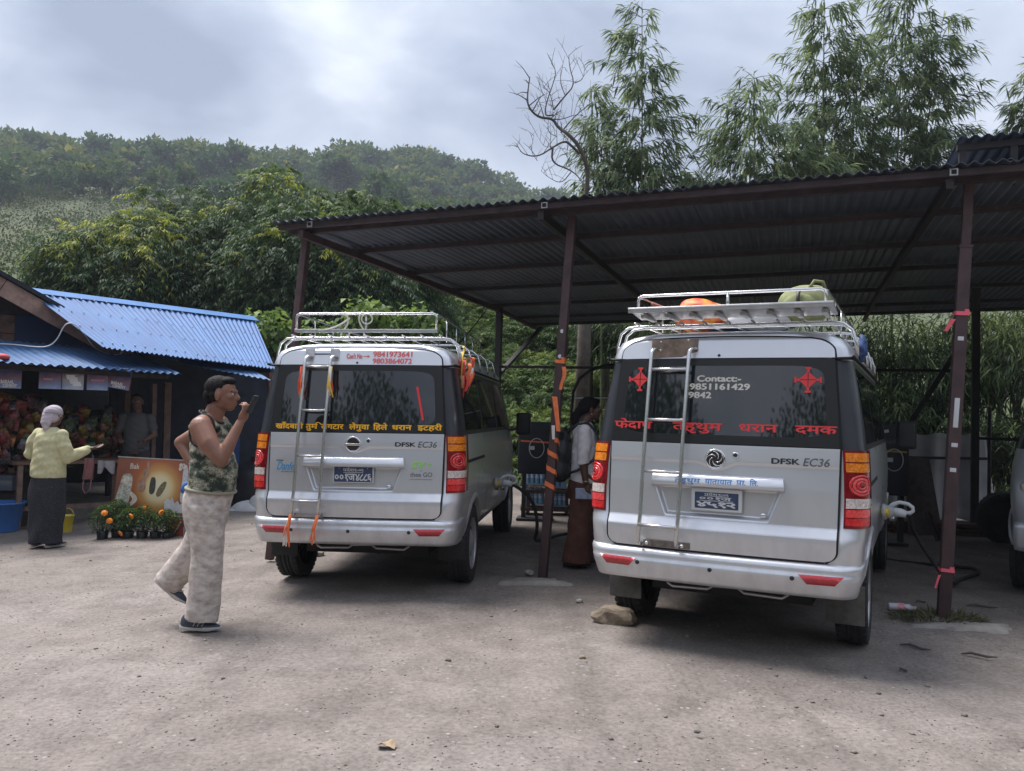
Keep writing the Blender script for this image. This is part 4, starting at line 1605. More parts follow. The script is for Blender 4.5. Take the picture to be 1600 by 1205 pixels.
# ------------------------------------------------------------------ water bottle packs
bt = MB()
bt.lathe([(.030, 0), (.033, .01), (.033, .05), (.031, .06), (.033, .07), (.033, .13), (.031, .14), (.033, .15), (.030, .175), (.014, .205), (.013, .212)], 12)
bt_me = bt.mesh('bottle', [M('clear_blue_bottle', (.18, .36, .55), .12, 0, .2, 20., spec=.6)])
lb = MB(); lb.lathe([(.0335, .072), (.034, .074), (.034, .128), (.0335, .130)], 12, caps=False)
lb_me = lb.mesh('label_band', [M('bottle_label', (.10, .26, .55), .5, 0, .4, 30., col2=(.65, .70, .75))])
cp = MB(); cp.lathe([(.015, .205), (.015, .225)], 10)
cp_me = cp.mesh('cap', [M('blue_cap', (.05, .18, .55), .4)])
for k, (px, z, lab) in enumerate(((836, .44, 'pack of blue water bottles on top of the stack behind the charging cabinet'), (868, .40, 'pack of blue water bottles stacked next to the black upright pipe'),
                                  (834, .16, 'lower pack of blue water bottles on the plank behind the charging cabinet'), (872, .14, 'lower pack of blue water bottles beside the middle post'), (905, .14, 'pack of blue water bottles low behind the standing woman'))):
    c = at(px, 800, 11.9)
    t = thing('bottle_pack', lab, 'bottle pack', (c.x, c.y, z), (0, 0, R(-12)), 'packs of drinking water')
    for i in range(4):
        for j in range(3):
            b = link('bottle', bt_me, t, ((i - 1.5) * .069, (j - 1) * .069, 0))
            if j == 0:
                link('label_band', lb_me, b); link('cap', cp_me, b)
    m = MB(); m.box((0, 0, -.012), (.30, .23, .022)); m.build('tray', M('card_tray', (.25, .28, .32), .7), t)
# the planks and bench the packs stand on
bench = thing('low_bench', 'dark low bench under the water bottle packs', 'bench', at(868, 800, 11.9).to_2d().to_3d())
for z in (.08, .335):
    m = MB(); m.box((.12, 0, z), (1.25, .36, .05)); m.build('plank', M('dark_wood', (.055, .032, .028), .75, 0, .4, 12.), bench)
for x in (-.40, .15, .68):
    m = MB(); m.box((x, -.1, .17), (.05, .05, .30)); m.build('leg', BROWNSTEEL, bench)

# ------------------------------------------------------------------ tarp, timber, fence and tyre at the back right
m = MB()
P = []
for j in range(15):
    v = j / 14
    row = []
    for i in range(41):
        u = i / 40
        a = at(1352 + 188 * u, 716, 12.3)
        z = 1.30 - (1.22) * v
        fold = .05 * math.sin(u * 19 + v * 2.5) + .03 * math.sin(u * 41 + v * 5)
        row.append(Vector((a.x + .12 * v * (u - .2), a.y - .35 * v * v + fold * (.3 + v), z + .02 * math.sin(u * 23))))
    P.append(row)
m.grid(P)
o = m.build('white_tarp', M('white_tarp', (.34, .34, .35), .7, 0, .15, 3.))
md = o.modifiers.new('thickness', 'SOLIDIFY'); md.thickness = .004
props(o, 'dirty white tarp hung in folds behind the right post', 'tarp')
m = MB(); m.bar(at(1350, 714, 12.35), at(1545, 717, 12.0), .04, .04)
props(m.build('tarp_pole', DARKSTEEL), 'dark horizontal pole that the white tarp hangs over', 'pole')
m = MB()
A = [at(1416, 712, 11.0), at(1452, 716, 11.1), at(1474, 840, 10.7), at(1420, 846, 10.6)]
m.add(A + [p + Vector((.01, .05, 0)) for p in A], [(0, 1, 2, 3), (7, 6, 5, 4), (0, 4, 5, 1), (1, 5, 6, 2), (2, 6, 7, 3), (3, 7, 4, 0)], False)
props(m.build('wooden_board', M('dark_wood')), 'dark wooden board leaning in front of the white tarp', 'board')
m = MB()
for sx in (0, 1): m.bar(at(1447 + sx * 6, 800, 10.5), at(1466 + sx * 6, 850, 10.2), .03, .03)
m.build('trestle', M('dark_wood')); props(bpy.data.objects['trestle'], 'small dark trestle beside the leaning board', 'trestle')
rnd = random.Random(9)
tim = thing('timber_pile', 'low pile of dark red planks under the white tarp', 'timber', at(1500, 850, 10.9).to_2d().to_3d())
for i in range(9):
    m = MB()
    m.box((0, 0, 0), (1.6 + rnd.random() * .5, .14, .045))
    m.build('plank', M('red_wood', (.070, .034, .030), .75, 0, .4, 10.), tim, ((i % 2) * .12 - .06 + rnd.random() * .1, (i % 3 - 1) * .16, .03 + (i // 3) * .055), (0, 0, R(-12 + rnd.random() * 8)))
fence = thing('chain_link_fence', 'rusty chain link fence in front of the bamboo at the back right', 'fence', (0, 0, 0))
fa, fb = at(1546, 690, 11.6), at(1640, 690, 11.2)
wire = MB()
W_, H_ = (fb - fa).to_2d().length, 1.45
ed = (Vector((fb.x, fb.y, 0)) - Vector((fa.x, fa.y, 0))).normalized()
f0 = Vector((fa.x, fa.y, 0))
st = .075
k = int((W_ + H_) / st)
for i in range(k):
    for sg in (1, -1):
        x0 = i * st - (H_ if sg > 0 else 0)
        x1 = x0 + sg * H_ if sg > 0 else x0 - H_
        a, b = (max(x0, 0.), 0.), None
        pa = [(x0, 0.), (x0 + H_, H_)] if sg > 0 else [(x0, 0.), (x0 - H_, H_)]
        (xa, za), (xb, zb) = pa
        def clip(x, z): return x, z
        if sg > 0:
            if xa < 0: za, xa = -xa, 0.
            if xb > W_: zb, xb = zb - (xb - W_), W_
        else:
            if xa > W_: za, xa = xa - W_, W_
            if xb < 0: zb, xb = zb + xb, 0.
        if zb - za > .02: wire.tube([f0 + ed * xa + Vector((0, 0, za + .15)), f0 + ed * xb + Vector((0, 0, zb + .15))], .0028, 3, caps=False)
w_ = wire.build('wire_mesh', M('rusty_wire', (.12, .10, .09), .7, .3), fence)
w_['kind'] = 'stuff'
for x in (0, W_):
    m = MB(); m.tube([f0 + ed * x, f0 + ed * x + Vector((0, 0, 1.7))], .025, 8); m.build('fence_post', DARKSTEEL, fence)
c = at(1570, 850, 10.2)
ty = link('tyre_ring', VAN['tyre'], None, (c.x, c.y, .31), (0, R(-6), R(70)))
hb = MB(); hb.lathe([(.002, .02), (.215, .03), (.215, -.03), (.002, -.02)], 24, axis='x', caps=False); hb.build('hub', UNDER, ty)
props(ty, 'black tyre standing in the shade beside the vehicle at the edge', 'tyre')

# silver van whose front corner shows at the edge of the picture
t = thing('parked_van', 'silver van of which only the front corner shows past the right post', 'van', (0, 0, 0), (0, 0, PI - R(40)), 'vans parked under the tin roof')
fc = at(1577, 760, 7.1)
hd_ = Vector((math.sin(R(40)), math.cos(R(40)), 0)); rt_ = Vector((hd_.y, -hd_.x, 0))
t.location = fc + rt_ * .79 + hd_ * 4.25
t.location.z = 0
for src in van_a.children:
    nm = src.name.split('.')[0]
    if nm in ('body', 'tailgate', 'tailgate_seal', 'header_panel', 'rear_window', 'rear_bumper', 'tail_lamp', 'side_window', 'wheel', 'mud_flap', 'windscreen', 'headlight', 'grille', 'front_bumper', 'underbody'):
        c = copy_tree(src, t)

# ------------------------------------------------------------------ ribbons and garland on the left van, luggage on the right van
def on_van(v, x, z, y): return van_pt(v, (x, y, z))


def tassel(label, v, x, z0, z1, cols, spread):
    t = thing('ribbon_tassel', label, 'ribbon', van_pt(v, (x, rear(x, z0).y - .09, z0)))
    r_ = random.Random(label)
    R3 = v.matrix_basis.to_3x3()
    sd = R3 @ Vector((1, 0, 0))
    L = z0 - z1
    for i in range(9):
        mat = cols[i % len(cols)]
        dx_, dy_ = (r_.random() - .5) * spread, -.012 - r_.random() * .02
        ln = L * (.75 + .25 * r_.random())
        lean = -.10 if z0 < 1 else 0.
        pts = [Vector((0, 0, 0)) + sd * (dx_ * u + lean * ln * u + .006 * math.sin(u * 6 + i)) + (R3 @ Vector((0, dy_ * math.sin(u * 3), 0))) + Vector((0, 0, -ln * u)) for u in [k / 6 for k in range(7)]]
        strip('ribbon', pts, .012, mat, parent=t, side=sd)
    return t


tassel('orange and white ribbon tassel hanging from the foot of the ladder left rail', van_a, -.450, .63, .375, [ORANGE, ORANGE, RIBW], .06)
tassel('orange and white ribbon tassel hanging from the foot of the ladder right rail', van_a, -.238, .63, .405, [RIBW, ORANGE, ORANGE], .06)
tassel('red and orange ribbons on the upper left rail of the ladder', van_a, -.435, 1.75, 1.50, [RIBR, ORANGE, RIBR, RIBW], .04)
tassel('yellow and white ribbons on the upper right rail of the ladder', van_a, -.200, 1.75, 1.51, [RIBY, RIBW, RIBY, RIBR], .04)
g = thing('ribbon_garland', 'bunch of red, orange and yellow ribbons tied to the roof rack hoop', 'garland', van_pt(van_a, (.76, .42, 1.80)))
r_ = random.Random(77)
for i in range(46):
    a, b = r_.random() * 6.28, r_.random()
    p0 = Vector((math.cos(a) * .05, math.sin(a) * .04, .06 - .16 * b))
    if i < 8: p0.z += .09; p0.x -= .03
    ln = .05 + r_.random() * .10 + (.16 if i % 9 == 0 else 0)
    sd = Vector((math.cos(a + 1), math.sin(a + 1), r_.random() - .5)).normalized()
    pts = [p0 + Vector((math.cos(a) * .07 * u * (1 - u) * 2, math.sin(a) * .07 * u * (1 - u) * 2 - .02 * u, -ln * u + .04 * u * (1 - u) * 4)) for u in [k / 5 for k in range(6)]]
    strip('ribbon', pts, .032 if ln < .18 else .012, [RIBR, ORANGE, RIBR, RIBY, RIBW, M('pale_orange', (.85, .42, .25), .6)][i % 6] if i >= 8 else RIBY, parent=g, side=sd)


def cloth_lump(name, c, r, mat, label, cat, v, seed, flat=.0, lumps=.14, n=20):
    r_ = random.Random(seed)
    ph = [(r_.random() * 6, r_.random() * 6, r_.random() * 6) for _ in range(4)]
    m = MB()
    P = []
    for i in range(n + 1):
        th = PI * i / n
        row = []
        for j in range(n * 2):
            a = PI * j / n
            d = Vector((math.sin(th) * math.cos(a), math.sin(th) * math.sin(a), math.cos(th)))
            f = 1 + lumps * (.5 * math.sin(3 * d.x + ph[0][0]) * math.sin(4 * d.y + ph[0][1]) + .35 * math.sin(7 * d.z + ph[1][0] + 3 * d.x) + .25 * math.sin(9 * d.y + ph[1][1] - 5 * d.z))
            p = Vector((d.x * r[0], d.y * r[1], max(d.z, -flat if flat else -1) * r[2])) * f
            row.append(p)
        P.append(row)
    m.grid(P, closed_u=True, flip=True)
    o = m.build(name, mat, None, van_pt(v, c), (0, 0, v.rotation_euler.z))
    return props(o, label, cat)


REDBAG = M('red_print_bag', (.62, .06, .035), .55, 0, vscale=16., col2=(.72, .30, .03), detail=1.)
cloth_lump('red_sack', (-.32, .85, 2.13), (.20, .22, .115), REDBAG, 'red and yellow printed sack on the roof rack', 'sack', van_b, 3)
cloth_lump('blue_bag', (-.10, 1.25, 2.13), (.42, .25, .12), M('blue_bag', (.035, .07, .17), .7, 0, .3, 8.), 'dark blue bag lying behind the red sack on the roof', 'bag', van_b, 4)
cloth_lump('white_sack', (.11, .80, 2.09), (.24, .20, .085), M('white_sack', (.55, .55, .56), .7, 0, .1, 6.), 'white sack lying flat on the roof rack in the middle', 'sack', van_b, 5)
bp_ = thing('backpack', 'olive green backpack on the right end of the roof rack', 'backpack', van_pt(van_b, (.40, .75, 2.05)), (0, 0, van_b.rotation_euler.z))
OLIVE = M('olive_cloth', (.20, .22, .10), .8, 0, .2, 14., .2, 60.)
m = MB(); m.ball((0, 0, .12), (.18, .16, .13), 20, 12); m.ball((.05, .02, .19), (.10, .10, .06), 14, 9); m.build('bag_body', OLIVE, bp_)
m = MB(); m.ball((-.02, -.13, .10), (.11, .05, .08), 14, 9); m.build('front_pocket', OLIVE, bp_)
m = MB(); m.tube([(-.02, -.17, .20), (-.025, -.19, .13), (-.01, -.185, .05)], .012, 6); m.build('buckle_strap', BLACKPL, bp_)
m = MB(); m.tube([(.03, -.09, .21), (.06, -.07, .265), (.11, -.04, .26), (.13, -.02, .20)], .012, 6); m.build('grab_loop', OLIVE, bp_)
m = MB(); m.tube([van_pt(van_b, p) for p in ((-.56, .45, 2.17), (-.38, .62, 2.10), (-.25, .80, 2.06))], .016, 8)
props(m.build('wooden_stick', M('red_stick', (.28, .09, .06), .7)), 'reddish stick slanting on the left end of the roof rack', 'stick')
cloth_lump('blue_bundle', (.745, .85, 1.88), (.035, .075, .075), M('blue_check', (.035, .07, .19), .7, 0, .6, 40.), 'small blue bundle tied outside the roof rack', 'bundle', van_b, 6, lumps=.3, n=12)
# cord tied on the left van's rack
m = MB()
for k, (x0, sw) in enumerate(((-.20, .03), (-.06, -.02))):
    m.tube([van_pt(van_a, (x0 + sw * math.sin(u * 5), .33 - .02 * math.sin(u * 7), 2.21 - .20 * u)) for u in [i / 10 for i in range(11)]], .007, 6)
m.tube([van_pt(van_a, (-.02 + .045 * math.cos(a), .335, 2.155 + .04 * math.sin(a))) for a in [2 * PI * i / 12 for i in range(12)]], .006, 6, closed=True)
m.tube([van_pt(van_a, (-.42 + .26 * u, .33, 2.06 + .10 * u * u)) for u in [i / 6 for i in range(7)]], .007, 6)
props(m.build('tied_rope', RIBW), 'pale rope tied in loops on the rear rail of the left roof rack', 'rope')

# ------------------------------------------------------------------ roadside shops on the left, both turned 45 degrees
B0 = Vector((-6.2, 10.0, 0))
E2, N2 = Vector((.70711, .70711, 0)), Vector((-.70711, .70711, 0))
def B(s, t, z): return B0 + E2 * s + N2 * t + Vector((0, 0, z))
ROT45 = Matrix.Rotation(R(45), 3, 'Z')
GL = -.26                                                    # ground level at the shops
BLUETIN = M('blue_tin', (.055, .155, .36), .60, .0, 0, 1.3, col2=(.036, .108, .275), detail=9., bump=.12, bscale=5., spec=.25)
BLUETIN2 = M('faded_blue_tin', (.068, .150, .31), .62, .0, 0, 2.6, col2=(.048, .105, .225), spec=.25)
WOOD = M('dark_brown_wood', (.13, .070, .050), .7, 0, .4, 9., .2, 40.)
WOOD2 = M('black_brown_wood', (.035, .024, .024), .8, 0, .4, 9., .2, 40.)
BARGE = M('weathered_bargeboard', (.30, .185, .14), .7, 0, .3, 7., .2, 30.)
CONC = M('concrete', (.25, .235, .22), .9, 0, .25, 5., .4, 40.)
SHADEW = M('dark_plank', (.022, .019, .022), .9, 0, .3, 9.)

m = MB(); m.box(B(-1.2, 3.8, GL + .07), (9.4, 5.0, .30), ROT45)
plinth = props(m.build('shop_plinth', CONC), 'low concrete plinth under the shops', kind='structure')

shop = thing('snack_shop', 'brown timber snack shop with a gable and a blue tin awning', 'shop', (0, 0, 0))
aw_me = corrugated(.80, 2.02, .105, .014, 8).mesh('awning_sheet', [BLUETIN2])
for i in range(9):
    s1 = 2.21 - i * .765
    s0 = s1 - .80
    a = B(s0, -.02, 1.868 - .012 * s0 + .006 * (i % 2)); b = B(s1, -.02, 1.868 - .012 * s1 + .006 * (i % 2)); c = B(s0, 1.95, 2.262 - .012 * s0)
    lay_sheet('awning_sheet', aw_me, a, b - a, c - a, shop)
m = MB(); m.bar(B(-4.5, .22, 1.86), B(2.12, .22, 1.79), .05, .06, up=N2); m.build('awning_beam', WOOD2, shop)
m = MB(); m.bar(B(-4.5, 1.9, 2.16), B(2.12, 1.9, 2.09), .05, .08, up=N2); m.build('awning_beam', WOOD2, shop)
for s in (-4.4, -2.6, -.8, .9, 2.08):
    m = MB(); m.bar(B(s, .1, 1.84), B(s, 1.95, 2.20), .05, .05, up=(0, 0, 1)); m.build('awning_rafter', WOOD2, shop)
# gable wall of wide planks above the awning
for k in range(6):
    z0, z1 = 2.10 + k * .27, 2.10 + (k + 1) * .27 - .012
    m = MB()
    smax = lambda z: 2.13 - (z - 2.21) * 1.90 - .12
    tt = 2.02 - (k % 2) * .012
    sr = max(-2.9, smax(z1))
    if k < 2: sr = min(sr, .62)
    A = [B(-3.2, tt, z0), B(sr + (0 if k < 2 else .3), tt, z0), B(sr, tt, z1), B(-3.2, tt, z1)]
    m.add(A + [p + N2 * .03 for p in A], [(0, 1, 2, 3), (7, 6, 5, 4), (0, 4, 5, 1), (1, 5, 6, 2), (2, 6, 7, 3), (3, 7, 4, 0)], False)
    m.build('plank', WOOD if k in (0, 1) else WOOD2, shop)
m = MB()
A = [B(.63, 2.04, 2.05), B(2.2, 2.04, 2.05), B(1.0, 2.04, 2.70), B(.63, 2.04, 2.80)]
m.add(A + [p + N2 * .02 for p in A], [(0, 1, 2, 3), (7, 6, 5, 4), (0, 4, 5, 1), (1, 5, 6, 2), (2, 6, 7, 3), (3, 7, 4, 0)], False)
m.build('blue_panel', M('navy_panel', (.018, .035, .10), .7), shop)
# bargeboard with a rounded lower end, roof above it
tb = 1.52
L0, L1 = B(-2.2, tb, 4.34), B(2.08, tb, 2.215)
dv = (L1 - L0).normalized(); nv = Vector((0, 0, 1)) - dv * dv.z; nv.normalize()
for (a, b, w, dz) in ((0., .60, .25, 0.), (.602, 1.0, .235, -.004)):
    m = MB()
    p, q = L0.lerp(L1, a), L0.lerp(L1, b)
    n = 12
    poly = [p + nv * .0 , q]
    if b == 1.0:
        for i in range(7):
            aa = PI * i / 6 / 2
            poly.append(q + dv * (.09 * math.sin(aa)) - nv * (.09 * (1 - math.cos(aa))))
        for i in range(1, 7):
            aa = PI / 2 * i / 6
            poly.append(q + dv * (.09 * math.cos(aa)) - nv * (.09 + (w - .09) * math.sin(aa)))
    else:
        poly.append(q - nv * w)
    poly.append(p - nv * w)
    poly = [v + N2 * dz for v in poly]
    k = len(poly)
    m.add(poly + [v + N2 * .03 for v in poly], [tuple(range(k)), tuple(range(2 * k - 1, k - 1, -1))] + [(i, i + k, (i + 1) % k + k, (i + 1) % k) for i in range(k)], False)
    m.build('bargeboard', BARGE, shop)
m = MB()
R0, R1 = L0 + nv * .012, L1 + nv * .012 + dv * .34
k = 20
top = []
for u in (0, 1):
    top.append([R0.lerp(R1, i / k) + nv * (.055 + .0) + N2 * (-.06 + 3.4 * u) for i in range(k + 1)])
bot = [[p - nv * .055 for p in r_] for r_ in top]
m.grid(top, flip=False, smooth=False); m.grid(bot, flip=True, smooth=False)
rA = top[0] + [top[1][-1]] + top[1][::-1][1:] + [top[0][0]]
rB = bot[0] + [bot[1][-1]] + bot[1][::-1][1:] + [bot[0][0]]
m.grid([rB, rA], smooth=False)
m.build('gable_roof', M('black_tin', (.014, .016, .022), .5, .3, .3, 5.), shop)
# walls round the dark inside
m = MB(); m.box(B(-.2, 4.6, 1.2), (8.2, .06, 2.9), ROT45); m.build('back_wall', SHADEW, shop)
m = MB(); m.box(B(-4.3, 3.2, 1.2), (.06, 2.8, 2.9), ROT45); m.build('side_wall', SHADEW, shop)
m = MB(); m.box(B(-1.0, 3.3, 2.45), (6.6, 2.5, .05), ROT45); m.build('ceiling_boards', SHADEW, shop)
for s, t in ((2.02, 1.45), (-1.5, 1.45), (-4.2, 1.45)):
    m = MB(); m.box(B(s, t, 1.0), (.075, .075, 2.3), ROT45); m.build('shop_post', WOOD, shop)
POSTW = M('pale_brown_post', (.16, .105, .085), .75, 0, .3, 8., .2, 40.)
for px0, px1, y0, y1, Y in ((236, 241, 715, 600, 12.5), (256, 262, 715, 598, 12.8)):
    m = MB(); m.bar(at(px0, 800, Y), at(px1, y1, Y), .10 if px0 > 250 else .06, .07, up=N2); m.build('shop_post', POSTW, shop)

house = thing('blue_roof_house', 'long low house with a bright blue corrugated roof behind the snack shop', 'house', (0, 0, 0))
RR, RL = at(396, 500, 14.5), at(40, 455.5, 11.9)          # ridge ends
ER, EL = at(429, 578, 13.0), at(160, 544.5, 10.9)         # eave ends
nsh = 6
for i in range(nsh):
    u0 = i / nsh
    u1 = (i + 1) / nsh + .012
    a, b = EL.lerp(ER, u0), EL.lerp(ER, min(u1, 1))
    c, d = RL.lerp(RR, u0), RL.lerp(RR, min(u1, 1))
    # corrugated panel between the four corners
    m = MB()
    k = 56
    nn = (b - a).cross(c - a).normalized()
    if nn.z < 0: nn = -nn
    top = []
    for v in (-.005, .5, 1.):
        row = []
        for j in range(k + 1):
            u = j / k
            p = a.lerp(b, u).lerp(c.lerp(d, u), v)
            row.append(p + nn * (.012 * math.sin(2 * PI * u * 7) + .002 * (i % 2) + .02))
        top.append(row)
    m.grid(top)
    m.grid([[p - nn * .004 for p in r_] for r_ in top], flip=True)
    rA = top[0]; m.grid([[p - nn * .004 for p in rA], rA], smooth=False)
    m.build('roof_sheet', BLUETIN, house)
    m = MB()
    for u_ in (.14, .43, .71):
        for v_ in (.08, .36, .64, .92):
            p = a.lerp(b, u_).lerp(c.lerp(d, u_), v_ + .01 * (i % 3)) + nn * .036
            m.ball(p, .011, 6, 4)
    o_ = m.build('roof_screw', PLATEW, house); o_['kind'] = 'stuff'
m = MB()
n_ = (RR - RL).normalized()
A = []
back = Vector((-.707, .707, 0))
for p in [RL.lerp(RR, i / 14) for i in range(15)]:
    A.append([p + (EL - RL).normalized() * .16 + Vector((0, 0, .045)), p + Vector((0, 0, .065)), p + back * .14 + Vector((0, 0, .0))])
m.grid(A, smooth=False); m.grid([[q - Vector((0, 0, .006)) for q in r_] for r_ in A], flip=True, smooth=False)
m.build('ridge_cap', M('pale_blue_tin', (.075, .19, .42), .6, 0., .1, 4., spec=.25), house)
m = MB()
A = [[RL + back * .02, RL + back * 1.9 + Vector((0, 0, -.95))], [RR + back * .02, RR + back * 1.9 + Vector((0, 0, -.95))]]
m.grid(A, smooth=False, flip=True); m.grid([[q - Vector((0, 0, .01)) for q in r_] for r_ in A], smooth=False)
m.build('rear_roof_slope', BLUETIN, house)
for i in range(3):
    m = MB()
    a0, b0 = at(288 + i * 45, 569 + i * 8.0, 12.1 + i * .14), at(288 + (i + 1) * 45, 569 + (i + 1) * 8.0, 12.1 + (i + 1) * .14)
    a1, b1 = a0 + N2 * .85 + Vector((0, 0, .26)), b0 + N2 * .85 + Vector((0, 0, .26))
    top = []
    for v in (0, 1.):
        top.append([a0.lerp(b0, j / 36).lerp(a1.lerp(b1, j / 36), v) + Vector((0, 0, .010 * math.sin(2 * PI * j / 36 * 5) - .004 * i)) for j in range(37)])
    m.grid(top); m.grid([[p - Vector((0, 0, .004)) for p in r_] for r_ in top], flip=True)
    m.grid([[p - Vector((0, 0, .004)) for p in top[0]], top[0]], smooth=False)
    m.build('eave_sheet', BLUETIN2, house)
m = MB()
wa, wb = at(215, 700, 12.6), at(428, 700, 14.6)
mid = (wa + wb) / 2
wd = Vector((wb.x - wa.x, wb.y - wa.y, 0)); ang = math.atan2(wd.y, wd.x)
m.box(Vector((mid.x, mid.y, .9)) + Vector((-.5, .5, 0)), (wd.length + .4, .06, 2.5), Matrix.Rotation(ang, 3, 'Z')); m.build('front_wall', M('navy_wall', (.020, .026, .045), .8, 0, .3, 4.), house)
m = MB(); m.bar(at(428, 700, 13.2) + Vector((0, 0, -1.5)), ER - Vector((.08, -.05, .04)), .07, .07, up=N2); m.build('house_post', WOOD, house)
A = [RR + Vector((0, 0, -.01)), ER + Vector((-.05, .05, -.04)), RR + back * 1.9 + Vector((0, 0, -.97))]
m = MB(); m.add(A + [p - (RR - RL).normalized() * .03 for p in A], [(0, 1, 2), (5, 4, 3), (0, 3, 4, 1), (1, 4, 5, 2), (2, 5, 3, 0)], False); m.build('gable_end', M('navy_wall'), house)
m = MB(); m.box(at(352, 735, 14.0), (.5, .04, 1.1), Matrix.Rotation(ang, 3, 'Z')); m.build('door', M('blue_door', (.02, .06, .20), .6, 0, .2, 5.), house)

# pale cable running over the awning and the bargeboard
m = MB()
pts = [at(-20, 537, 11.2), at(20, 538, 11.2), at(60, 543, 11.1), at(78, 541, 11.05), at(90, 530, 11.0), at(98, 512, 10.95), at(106, 504, 10.9), at(118, 507, 11.1), at(134, 524, 11.3), at(145, 542, 11.6), at(165, 553, 12.2), at(185, 555, 12.3), at(191, 551, 12.3), at(188, 545, 12.3), at(175, 536, 12.1)]
P = pts
for _ in range(2):
    Q = [P[0]]
    for a, b in zip(P, P[1:]): Q += [a.lerp(b, .25), a.lerp(b, .75)]
    P = Q + [P[-1]]
m.tube(P, .008, 6)
props(m.build('cable', RIBW), 'pale electric cable looping over the awning and the bargeboard', 'cable')
cl = MB(); cl.ball((0, 0, 0), (.10, .08, .045), 12, 8)
props(cl.build('red_cloth', M('red_cloth', (.55, .07, .07), .7), None, at(2, 558, 10.15)), 'red cloth lump lying on the left end of the awning', 'cloth')

# ------------------------------------------------------------------ printed sheets hanging under the awning
def poster_mat(name, top, mid, bot, blob):
    m = bpy.data.materials.new(name); m.use_nodes = True
    nt = m.node_tree; b = nt.nodes['Principled BSDF']
    tc = N(nt.nodes, 'ShaderNodeTexCoord'); sx = N(nt.nodes, 'ShaderNodeSeparateXYZ')
    nt.links.new(tc.outputs['Object'], sx.inputs[0])
    n = N(nt.nodes, 'ShaderNodeTexNoise', in_Scale=9., in_Detail=3.); nt.links.new(tc.outputs['Object'], n.inputs['Vector'])
    a = N(nt.nodes, 'ShaderNodeMath', operation='MULTIPLY_ADD', i1=2.6, i2=1.0); nt.links.new(sx.outputs[2], a.inputs[0])
    c = N(nt.nodes, 'ShaderNodeMath', operation='MULTIPLY_ADD', i1=.35); nt.links.new(n.outputs[0], c.inputs[0]); nt.links.new(a.outputs[0], c.inputs[2])
    r = ramp(nt.nodes, [(.18, bot), (.50, mid), (.72, blob), (.92, top)])
    nt.links.new(c.outputs[0], r.inputs[0]); nt.links.new(r.outputs[0], b.inputs['Base Color'])
    b.inputs['Roughness'].default_value = .5
    return m


PM1 = poster_mat('poster_print', (.05, .05, .16), (.20, .24, .42), (.42, .56, .78), (.22, .12, .16))
PM2 = poster_mat('poster_print_pale', (.12, .10, .14), (.34, .38, .52), (.62, .70, .82), (.42, .36, .40))
INKW = M('white_ink', (.72, .72, .74), .5)
INKP = M('pink_ink', (.50, .22, .30), .5)
for i, (x0, x1, y0, y1, Y, dx_, kind, lab) in enumerate(((-6, 35, 568, 607, 10.35, 0, 'w', 'blue printed sheet with white lettering at the left end of the row'),
        (62, 97, 570, 608, 10.6, 0, 'p', 'blue printed sheet with a pink line, left of the palest one'), (98, 132, 571, 609, 10.75, 0, 'pale', 'palest printed sheet with a white figure, in the middle of the row'),
        (137, 170, 572, 610, 10.95, 0, 'p', 'blue printed sheet with a pink line, right of the palest one'), (171, 208, 577, 608, 11.15, 4, 'w', 'slanting blue printed sheet with white lettering at the right end of the row'))):
    a, b = at(x0, y0, Y), at(x1, y0, Y + .12)
    w, h = (b - a).length, (a - at(x0, y1, Y)).length
    c = (a + b) / 2
    dirx = math.atan2(b.y - a.y, b.x - a.x)
    t = thing('poster', lab, 'poster', c, (0, R(9) if dx_ else 0, dirx), 'printed sheets hanging under the awning')
    m = MB()
    P = [[Vector((w * (u - .5), .012 * math.sin(u * 5 + i) * (v + .2), -h * v)) for u in [k / 8 for k in range(9)]] for v in [k / 6 for k in range(7)]]
    m.grid(P); m.grid([[p + Vector((0, .002, 0)) for p in r_] for r_ in P], flip=True)
    m.build('sheet', PM2 if kind == 'pale' else PM1, t)
    ps = lambda x, z, off=0.: Vector((x, .012 * math.sin((x / w + .5) * 5 + i) * (-z / h + .2) - .003 - off, z))
    m = MB()
    if kind == 'w':
        place_text(m, 'BARAAL', -w * .30, w * .22, -h * .82, -h * .66, ps, .06)
        place_text(m, 'CEMENT', -w * .22, w * .34, -h * .96, -h * .82, ps, .06)
        m.build('lettering', INKW, t)
    elif kind == 'p':
        m.box(ps(0, -h * .60, .001), (w * .62, .001, h * .07)); m.build('printed_line', INKP, t)
    else:
        for k in range(5): m.box(ps(-w * .12 + .02 * k, -h * (.45 + .09 * k), .001 + .0005 * k), (w * .4 + .02 * (k % 2), .001, h * .10))
        m.build('printed_figure', INKW, t)
m = MB(); m.tube([at(-10, 568, 10.35), at(60, 570, 10.55), at(137, 572, 10.9), at(212, 577, 11.2)], .004, 4)
props(m.build('string', RIBW), 'thin string the printed sheets hang from', 'string')

